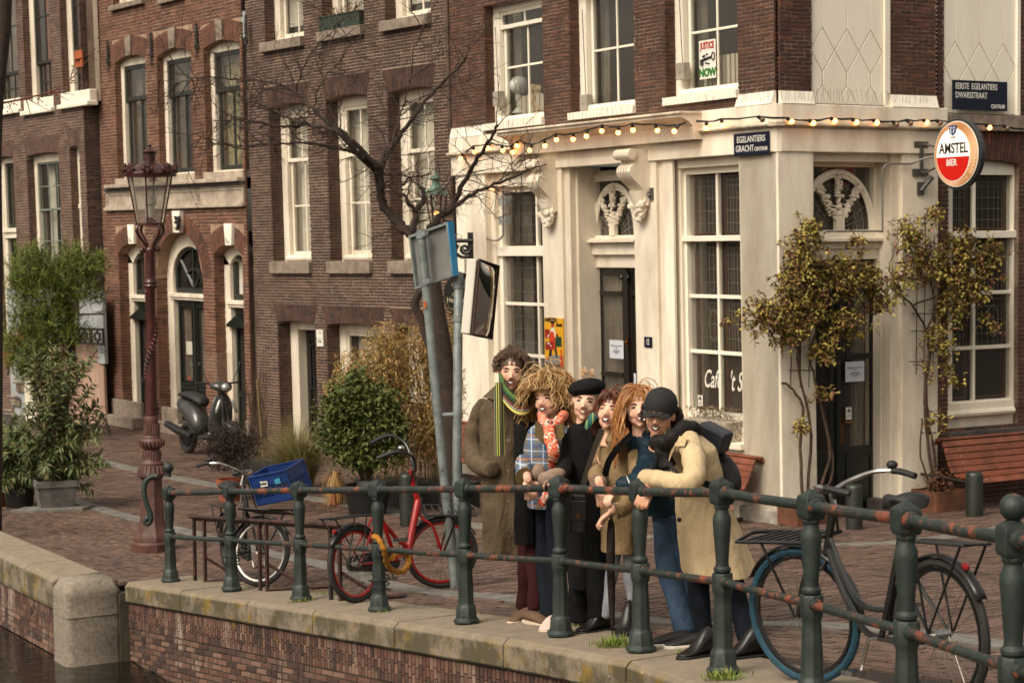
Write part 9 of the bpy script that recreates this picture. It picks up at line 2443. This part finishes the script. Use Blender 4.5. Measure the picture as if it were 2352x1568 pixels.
mb.tube(smoothpath([PT(1262, 1115, .20), PT(1252, 1140, .16), PT(1240, 1162, .14)], 5), [.02, .026, .03, .034, .034, .03, .03, .032, .034, .03, .02], 8, flat=.5); mb.build('scarf', OSC, p.o, smooth=True, sub=1)
p.legs([[(1248, 1140, .46, 26), (1250, 1290, .46, 21), (1262, 1425, .4, 19)], [(1274, 1140, .42, 24), (1276, 1290, .38, 21), (1272, 1425, .34, 19)]], NAVYJ)
p.shoe(1264, 1446, -1.9, M_flat('pink_white_sneaker', '#cdb3a6', .5), WSOLE, name='sneaker', L=.21)
CUR = hairm('curly_blonde_hair', ['#6b4a2a', '#b38a52', '#8f6a3c', '#d3b27e', '#7a5630', '#c39a62'])
p.hair(CUR, 3000, .24, 8, wave=.012, r=.0026, vol=.75, front=.22, g=.26, cap=(.086, .097, .093), zmin=-.55, fringe=40, init=1.2, side=.064)
p.finish()
# 3 woman in black beret
p = Person('woman in black beret and long black coat with taupe mittens', gp(1340, 1440), SKB)
p.head(1346, 921, .40, 1.10, -.18, .0, .12, .6, brow='#8a6a50', eyes='open')
p.limb([(1352, 955, .45, 14), (1350, 1010, .5, 40), (1345, 1100, .5, 38), (1345, 1170, .5, 38)]); p.limb([(1308, 1010, .42, 14), (1300, 1070, .3, 12), (1280, 1090, .1, 10)])
p.coat([(1354, 962, .45, 22, .08, 0), (1350, 984, .45, 44, .12, .01), (1346, 1020, .45, 52, .14, .02), (1344, 1100, .45, 50, .16, .03), (1348, 1200, .45, 52, .18, .05), (1352, 1290, .45, 50, .19, .07), (1356, 1345, .45, 48, .20, .09)], 'black_coat', BLACKC, seed=6, folds=5)
p.sleeve([(1312, 1000, .42, 21), (1302, 1050, .34, 21), (1296, 1085, .18, 18), (1288, 1094, .10, 15)], BLACKC, seed=7)
MIT = mat('taupe_fuzzy_mitten', '#8a7465', '#77614f', scale=60, rough=.95, bump=.6, bscale=150)
mb = MB(); mb.sph(PT(1272, 1092, .06), (.085, .05, .048), 12, Matrix.Rotation(-.3, 3, 'Y')); mb.sph(PT(1252, 1100, .02), (.05, .04, .05), 12); mb.tube([PT(1262, 1100, .0), PT(1250, 1112, -.03), PT(1250, 1120, .0)], [.02, .018, .014], 8); mb.build('mitten', MIT, p.o, smooth=True, sub=1)
mb = MB(); mb.sph(PT(1238, 1083, .04), (.05, .04, .055), 10); mb.build('mitten', MIT, p.o, smooth=True, sub=1)
for (x, y) in ((1251, 1112), (1262, 1108)): p.mb.tube([PT(x, y, .0), PT(x - 2, y + 6, -.04), PT(x - 1, y + 12, -.02)], [.010, .010, .008], 7)
GSC = stripes('teal_yellow_scarf', ['#1d4a44', '#2b5f58', '#24554e', '#8f9a5a', '#24554e', '#1d4a44'], 150)
mb = MB(); mb.tube(smoothpath([PT(1378, 925, .42), PT(1374, 945, .33), PT(1356, 966, .26), PT(1347, 985, .24)], 5), [.03, .034, .034, .032, .03, .03, .03, .032, .03, .028, .026, .026, .024, .022, .02, .014], 10, flat=.7); mb.build('scarf', GSC, p.o, smooth=True)
mb = MB(); bc = p.H(.008, -.02, .085); Rb = p.R @ Matrix.Rotation(.25, 3, 'Y'); mb.lathe([(.0, .048), (.05, .044), (.09, .03), (.118, .004), (.116, -.02), (.095, -.036), (.088, -.048), (.086, -.052)], 26, bc, Rb @ Matrix.Diagonal((p.k * .98, p.k * 1.02, p.k)), sx=1); mb.build('beret', BLACKC, p.o, smooth=True, sub=1)
rr = random.Random(9); mb = MB(); cc_ = p.H(.02, -.06, .14)
for _ in range(120): d = rdir(rr, .3); mb.tube([cc_ + d * .03, cc_ + d * rr.uniform(.05, .075)], [.003, .001], 3)
mb.build('fur_pompom', hairm('pale_fur', ['#c9a982', '#e0c8a4', '#a98a64']), p.o)
p.hair(hairm('short_grey_blonde_hair', ['#8a7356', '#a98f6c', '#6b563e']), 300, .05, 10, zmax=.4, wave=.003, cap=(.078, .09, .08), zmin=-.5)
p.legs([[(1335, 1290, .46, 26), (1332, 1370, .46, 28), (1332, 1428, .46, 28)], [(1366, 1290, .42, 24), (1372, 1370, .36, 24), (1374, 1422, .34, 22)]], BLACKC)
p.shoe(1360, 1420, -2.3, mat('gold_leather', '#8a6f4a', '#6b5538', rough=.35, metal=.4), WSOLE, L=.22)
bag = thing('handbag', 'small black leather handbag on a strap hanging at the black coat', 'handbag', PT(1326, 1220, .2)); mb = MB(); c = PT(1327, 1178, .19); mb.box(c, (.10, .06, .25), rz=.15, R=Matrix.Rotation(.08, 3, 'Y')); mb.build('bag_body', BKL, bag, bevel=.015)
mb = MB(); mb.box(c + V3(0, -.034, .02), (.104, .012, .13)); mb.build('flap', BKL, bag, bevel=.006); mb = MB(); mb.box(c + V3(.0, -.043, -.01), (.018, .004, .03)); mb.build('clasp', BRASS, bag)
strapband([PT(1382, 985, .29), PT(1362, 1040, .25), PT(1346, 1090, .22), PT(1336, 1125, .20)], mat('dark_olive_strap', '#2e271e', rough=.5), bag, .017)
p.finish()
# 4 auburn woman in khaki jacket
p = Person('laughing auburn-haired woman in a khaki jacket with black cross strap', gp(1430, 1470), SKA)
p.head(1404, 946, .36, 1.08, -.35, .22, .10, 1.35, brow='#6b4028')
p.limb([(1416, 985, .42, 14), (1422, 1030, .5, 36), (1425, 1110, .5, 36), (1430, 1200, .5, 38)]); p.limb([(1388, 1040, .4, 13), (1372, 1090, .25, 11), (1378, 1112, .08, 9)])
p.coat([(1420, 990, .40, 24, .08, 0), (1422, 1006, .42, 42, .12, .01), (1424, 1040, .45, 50, .14, .02), (1427, 1110, .45, 50, .16, .03), (1428, 1190, .45, 48, .17, .05), (1427, 1264, .45, 47, .18, .07)], 'khaki_jacket', KHAKI, seed=8, folds=5)
PCF = cloth('checked_cuff', '#7d6a60', '#8f7a6e', bump=.2)
p.sleeve([(1388, 1022, .42, 21), (1374, 1065, .36, 22), (1370, 1095, .22, 19), (1374, 1108, .12, 17)], KHAKI, seed=9, cuff=PCF)
p.hand(1378, 1112, .10, d=(.12, -.72, -.66), curl=.8, thumb=-1)
p.sleeve([(1462, 1040, .40, 22), (1462, 1110, .30, 22), (1440, 1160, .18, 20), (1415, 1172, .12, 17)], KHAKI, seed=10, cuff=PCF); p.hand(1408, 1172, .10, d=(-.75, -.2, -.55), side=(0, -1, .2), curl=1.1)
mb = MB(); mb.prism([PT(1408, 992, .27), PT(1424, 1014, .24), PT(1446, 992, .27), PT(1441, 980, .30), PT(1424, 992, .27)], V3(0, -.006, 0)); mb.build('brown_collar', cloth('brown_cord', '#6b4426', '#7d5230', bump=.2), p.o, bevel=.006)
strapband([PT(1448, 1000, .26), PT(1418, 1030, .22), PT(1398, 1060, .22), PT(1390, 1092, .24)], BLACKC, p.o, .020, name='cross_strap')
for (x, y) in ((1394, 1015), (1412, 1072), (1408, 1028)): mb = MB(); mb.sph(PT(x, y, .24), .008, 8); mb.build('snap_button', BRASS, p.o, smooth=True)
AUB = hairm('auburn_hair', ['#3f2012', '#5c3019', '#74422a', '#4a2716'])
p.hair(AUB, 2400, .17, 11, wave=.006, vol=.10, front=.34, zmin=-.5, fringe=60)
p.legs([[(1452, 1240, .46, 22), (1450, 1330, .46, 18), (1462, 1410, .44, 14)], [(1416, 1240, .4, 18), (1402, 1340, .36, 13), (1392, 1420, .3, 11)]], GJEAN)
p.shoe(1376, 1450, -2.6, BKL, BKL, h=.12, name='boot', boot=.12); p.shoe(1442, 1458, -2.0, BKL, BKL, h=.12, name='boot', boot=.14)
um = thing('umbrella', 'long folded brown-black umbrella standing on its tip', 'umbrella', PT(1408, 1482, .06)); mb = MB(); mb.tube([PT(1403, 1190, .1), PT(1404, 1205, .1), PT(1402, 1260, .09), PT(1404, 1340, .08), PT(1406, 1420, .07), PT(1407, 1450, .06)], [.014, .026, .030, .026, .018, .008], 10); mb.build('folded_canopy', cloth('brown_black_nylon', '#1a1210', '#2a1d1a', bump=.5), um, smooth=True, sub=1)
mb = MB(); mb.tube([PT(1404, 1162, .1), PT(1407, 1482, .06)], .007, 6); mb.build('shaft', IRON, um, smooth=True); mb = MB(); mb.tube([PT(1404, 1150, .1), PT(1404, 1185, .1)], .014, 8); mb.build('handle', BKR, um, smooth=True)
p.finish()
# 5 long-haired blonde in teal puffer
p = Person('woman with long strawberry-blonde hair in a teal puffer jacket and blue jeans', gp(1560, 1478), SKB)
p.head(1468, 936, .40, 1.08, -.05, .02, -.05, .75, brow='#8a5f3c', eyes='open')
p.limb([(1474, 978, .5, 14), (1490, 1030, .55, 34), (1515, 1100, .6, 34), (1540, 1180, .62, 36)]); p.limb([(1480, 1050, .45, 13), (1462, 1100, .25, 11), (1425, 1112, .05, 9)])
p.coat([(1476, 985, .46, 24, .09, 0), (1480, 1004, .48, 38, .12, .02), (1488, 1050, .5, 42, .14, .02), (1502, 1110, .55, 44, .15, .02), (1518, 1180, .6, 44, .16, .03)], 'puffer_jacket', TEAL, seed=12, folds=3, wr=.06)
p.sleeve([(1486, 1020, .42, 22), (1484, 1070, .32, 24), (1462, 1106, .14, 23), (1436, 1112, .06, 19), (1424, 1112, .05, 16)], TEAL, seed=13, wr=.10); mb = MB(); mb.tube([PT(1440, 1094, -.04), PT(1447, 1112, -.07), PT(1450, 1132, -.03)], .003, 4); mb.build('reflective_piping', WPLATE, p.o)
p.hand(1424, 1116, .04, d=(-.68, -.35, -.62), side=(.3, -.9, 0), curl=.9, thumb=1)
BLD = hairm('strawberry_blonde_hair', ['#7a4a26', '#b07a45', '#96602f', '#c4915c', '#8a5630'])
p.hair(BLD, 2400, .36, 14, wave=.008, vol=.14, front=.26, zmin=-.5, g=.4)
p.legs([[(1530, 1170, .6, 34), (1535, 1300, .55, 27), (1580, 1465, .5, 25)], [(1545, 1180, .62, 32), (1560, 1300, .62, 26), (1592, 1465, .6, 25)]], JEAN)
p.shoe(1545, 1482, -2.9, M_flat('black_sneaker', '#1b1817', .6), M_flat('white_sole', '#c4bcae', .5), L=.30, name='sneaker'); p.shoe(1590, 1486, -2.9, M_flat('black_sneaker', '#1b1817'), M_flat('white_sole', '#c4bcae'), name='sneaker')
p.finish()
# 6 woman in cap and trench coat
p = Person('woman in black cap and beige trench coat leaning far over the rail, rightmost', gp(1725, 1508), SKC)
p.head(1515, 952, .22, 1.12, -.30, -.12, .10, 1.15, brow='#2a1c14')
p.limb([(1530, 990, .3, 14), (1575, 1030, .38, 38), (1620, 1100, .5, 42), (1645, 1180, .55, 46)]); p.limb([(1585, 1030, .2, 16), (1588, 1110, .12, 14), (1530, 1110, .04, 12), (1495, 1108, .0, 9)])
p.coat([(1540, 985, .30, 28, .10, 0), (1566, 1000, .34, 46, .13, .01), (1588, 1030, .36, 56, .16, .02), (1600, 1080, .42, 58, .17, .03), (1610, 1130, .48, 58, .18, .04), (1622, 1190, .52, 68, .20, .06), (1636, 1250, .55, 78, .22, .08), (1652, 1315, .58, 86, .25, .10)], 'trench_coat', TRENCH, seed=15, folds=5)
p.sleeve([(1582, 1008, .24, 27), (1592, 1050, .14, 28), (1592, 1098, .06, 27), (1568, 1110, .02, 25), (1530, 1103, .0, 22), (1492, 1100, .0, 23), (1482, 1099, .0, 22)], TRENCH, seed=16, wr=.05)
p.hand(1494, 1112, -.02, d=(-.45, -.3, -.8), side=(.9, -.3, -.2), curl=.7, thumb=1); p.hand(1483, 1106, .06, d=(-.3, -.2, -.9), side=(.8, -.5, 0), curl=.6)
mb = MB(); mb.prism([PT(1553, 1000, .16), PT(1578, 1002, .13), PT(1572, 1024, .10), PT(1550, 1024, .12), PT(1536, 1060, .12), PT(1530, 1048, .14)], V3(0, -.014, 0)); mb.build('lapel', TRENCH, p.o, bevel=.006)
mb = MB(); P_ = [(1506, 1016, .16), (1524, 1016, .10), (1548, 1000, .14), (1578, 980, .26), (1598, 992, .42), (1590, 1004, .5), (1565, 990, .5), (1545, 972, .46)]; mb.tube(smoothpath([PT(*q_) for q_ in P_], 5), [(.046 + .009 * math.sin(i * 1.5)) for i in range(36)], 12); mb.tube(smoothpath([PT(1516, 1016, .14), PT(1524, 1036, .12), PT(1535, 1075, .14)], 5), [.05 + .008 * math.sin(i * 1.6) for i in range(11)], 12); mb.build('puffer_hood', PUFF, p.o, smooth=True, sub=1)
mb = MB(); k = p.k; mb.lathe([(.088, -.028), (.089, -.01), (.088, .02), (.078, .052), (.055, .078), (.025, .092), (.006, .096), (.006, .100), (0, .101)], 24, p.H(0, -.018, .048), p.R @ Matrix.Rotation(-.10, 3, 'X') @ Matrix.Diagonal((k, k * 1.12, k))); cap_ = mb.build('cap', M_flat('black_cotton_cap', '#171514', .85), p.o, smooth=True)
rows = [[p.H(x * w_, .055 + y, .032 - .012 * y / .07 - .022 * abs(x) ** 2 / 1.0 + dz) for x in (-1, -.6, 0, .6, 1)] for dz in (.003,) for (w_, y) in ((.078, .0), (.075, .03), (.064, .055), (.040, .072))]; mb = MB(); mb.loft(rows, cap=False, closed=False); mb.build('brim', M_flat('black_cotton_cap', '#171514'), cap_, smooth=True, solid=.005, sub=1)
p.hair(hairm('dark_brown_hair', ['#1f130d', '#33201a', '#3f2a1e']), 1200, .08, 17, zmax=.25, wave=.006, vol=.22, front=-.02, cap=(.077, .090, .076), zmin=-.75, g=.25, capz=.018)
mb = MB(); mb.sph(p.H(.080, .0, -.036), .007, 8); mb.build('earring', TEETH, p.o, smooth=True); mb = MB(); mb.lathe([(.014, 0), (.014, .005), (0, .006)], 10, PT(1560, 1193, .22), Matrix.Rotation(PI / 2, 3, 'X')); mb.build('button', BKL, p.o)
p.legs([[(1600, 1250, .55, 30), (1605, 1360, .5, 24), (1622, 1490, .5, 20)], [(1662, 1260, .62, 34), (1690, 1370, .66, 27), (1728, 1490, .66, 24)]], NAVYJ)
p.shoe(1615, 1508, -2.6, BKL, BKL, h=.12, name='boot', boot=.08); p.shoe(1722, 1510, -2.8, BKL, BKL, L=.30, h=.13, name='boot', boot=.08)
p.finish()
bp = thing('backpack', 'black backpack with a stiff blue-grey flap on the trench coat woman', 'backpack', PT(1670, 1120, .75)); NYL = cloth('black_nylon', '#12100f', '#1c1917', bump=.4, rough=.5)
mb = MB(); rows = []
for (x, y, hw, dp) in ((1632, 1022, 10, .06), (1648, 1048, 24, .11), (1662, 1078, 34, .14), (1672, 1105, 33, .14), (1680, 1126, 24, .11), (1684, 1136, 10, .05)): c = PT(x, y, .66); w_ = hw * c.y / 4490; rows.append([c + V3(w_ * math.cos(a), dp * math.sin(a), w_ * .25 * math.cos(a)) for a in [2 * PI * i / 16 for i in range(16)]])
mb.loft(rows); mb.build('bag_body', NYL, bp, smooth=True, sub=1)
mb = MB(); mb.prism([PT(1605, 968, .55), PT(1664, 998, .55), PT(1650, 1046, .55), PT(1622, 1034, .55), PT(1604, 1000, .5)], V3(.08, .16, 0)); mb.build('flap', mat('blue_grey_coated_canvas', '#22262e', '#1a1d24', scale=5, rough=.45), bp, bevel=.02)
strapband([PT(1598, 1102, .20), PT(1625, 1112, .26), PT(1652, 1120, .40), PT(1668, 1120, .55)], NYL, bp, .020); strapband([PT(1530, 1050, .12), PT(1545, 1075, .12), PT(1562, 1092, .14)], NYL, bp, .012)
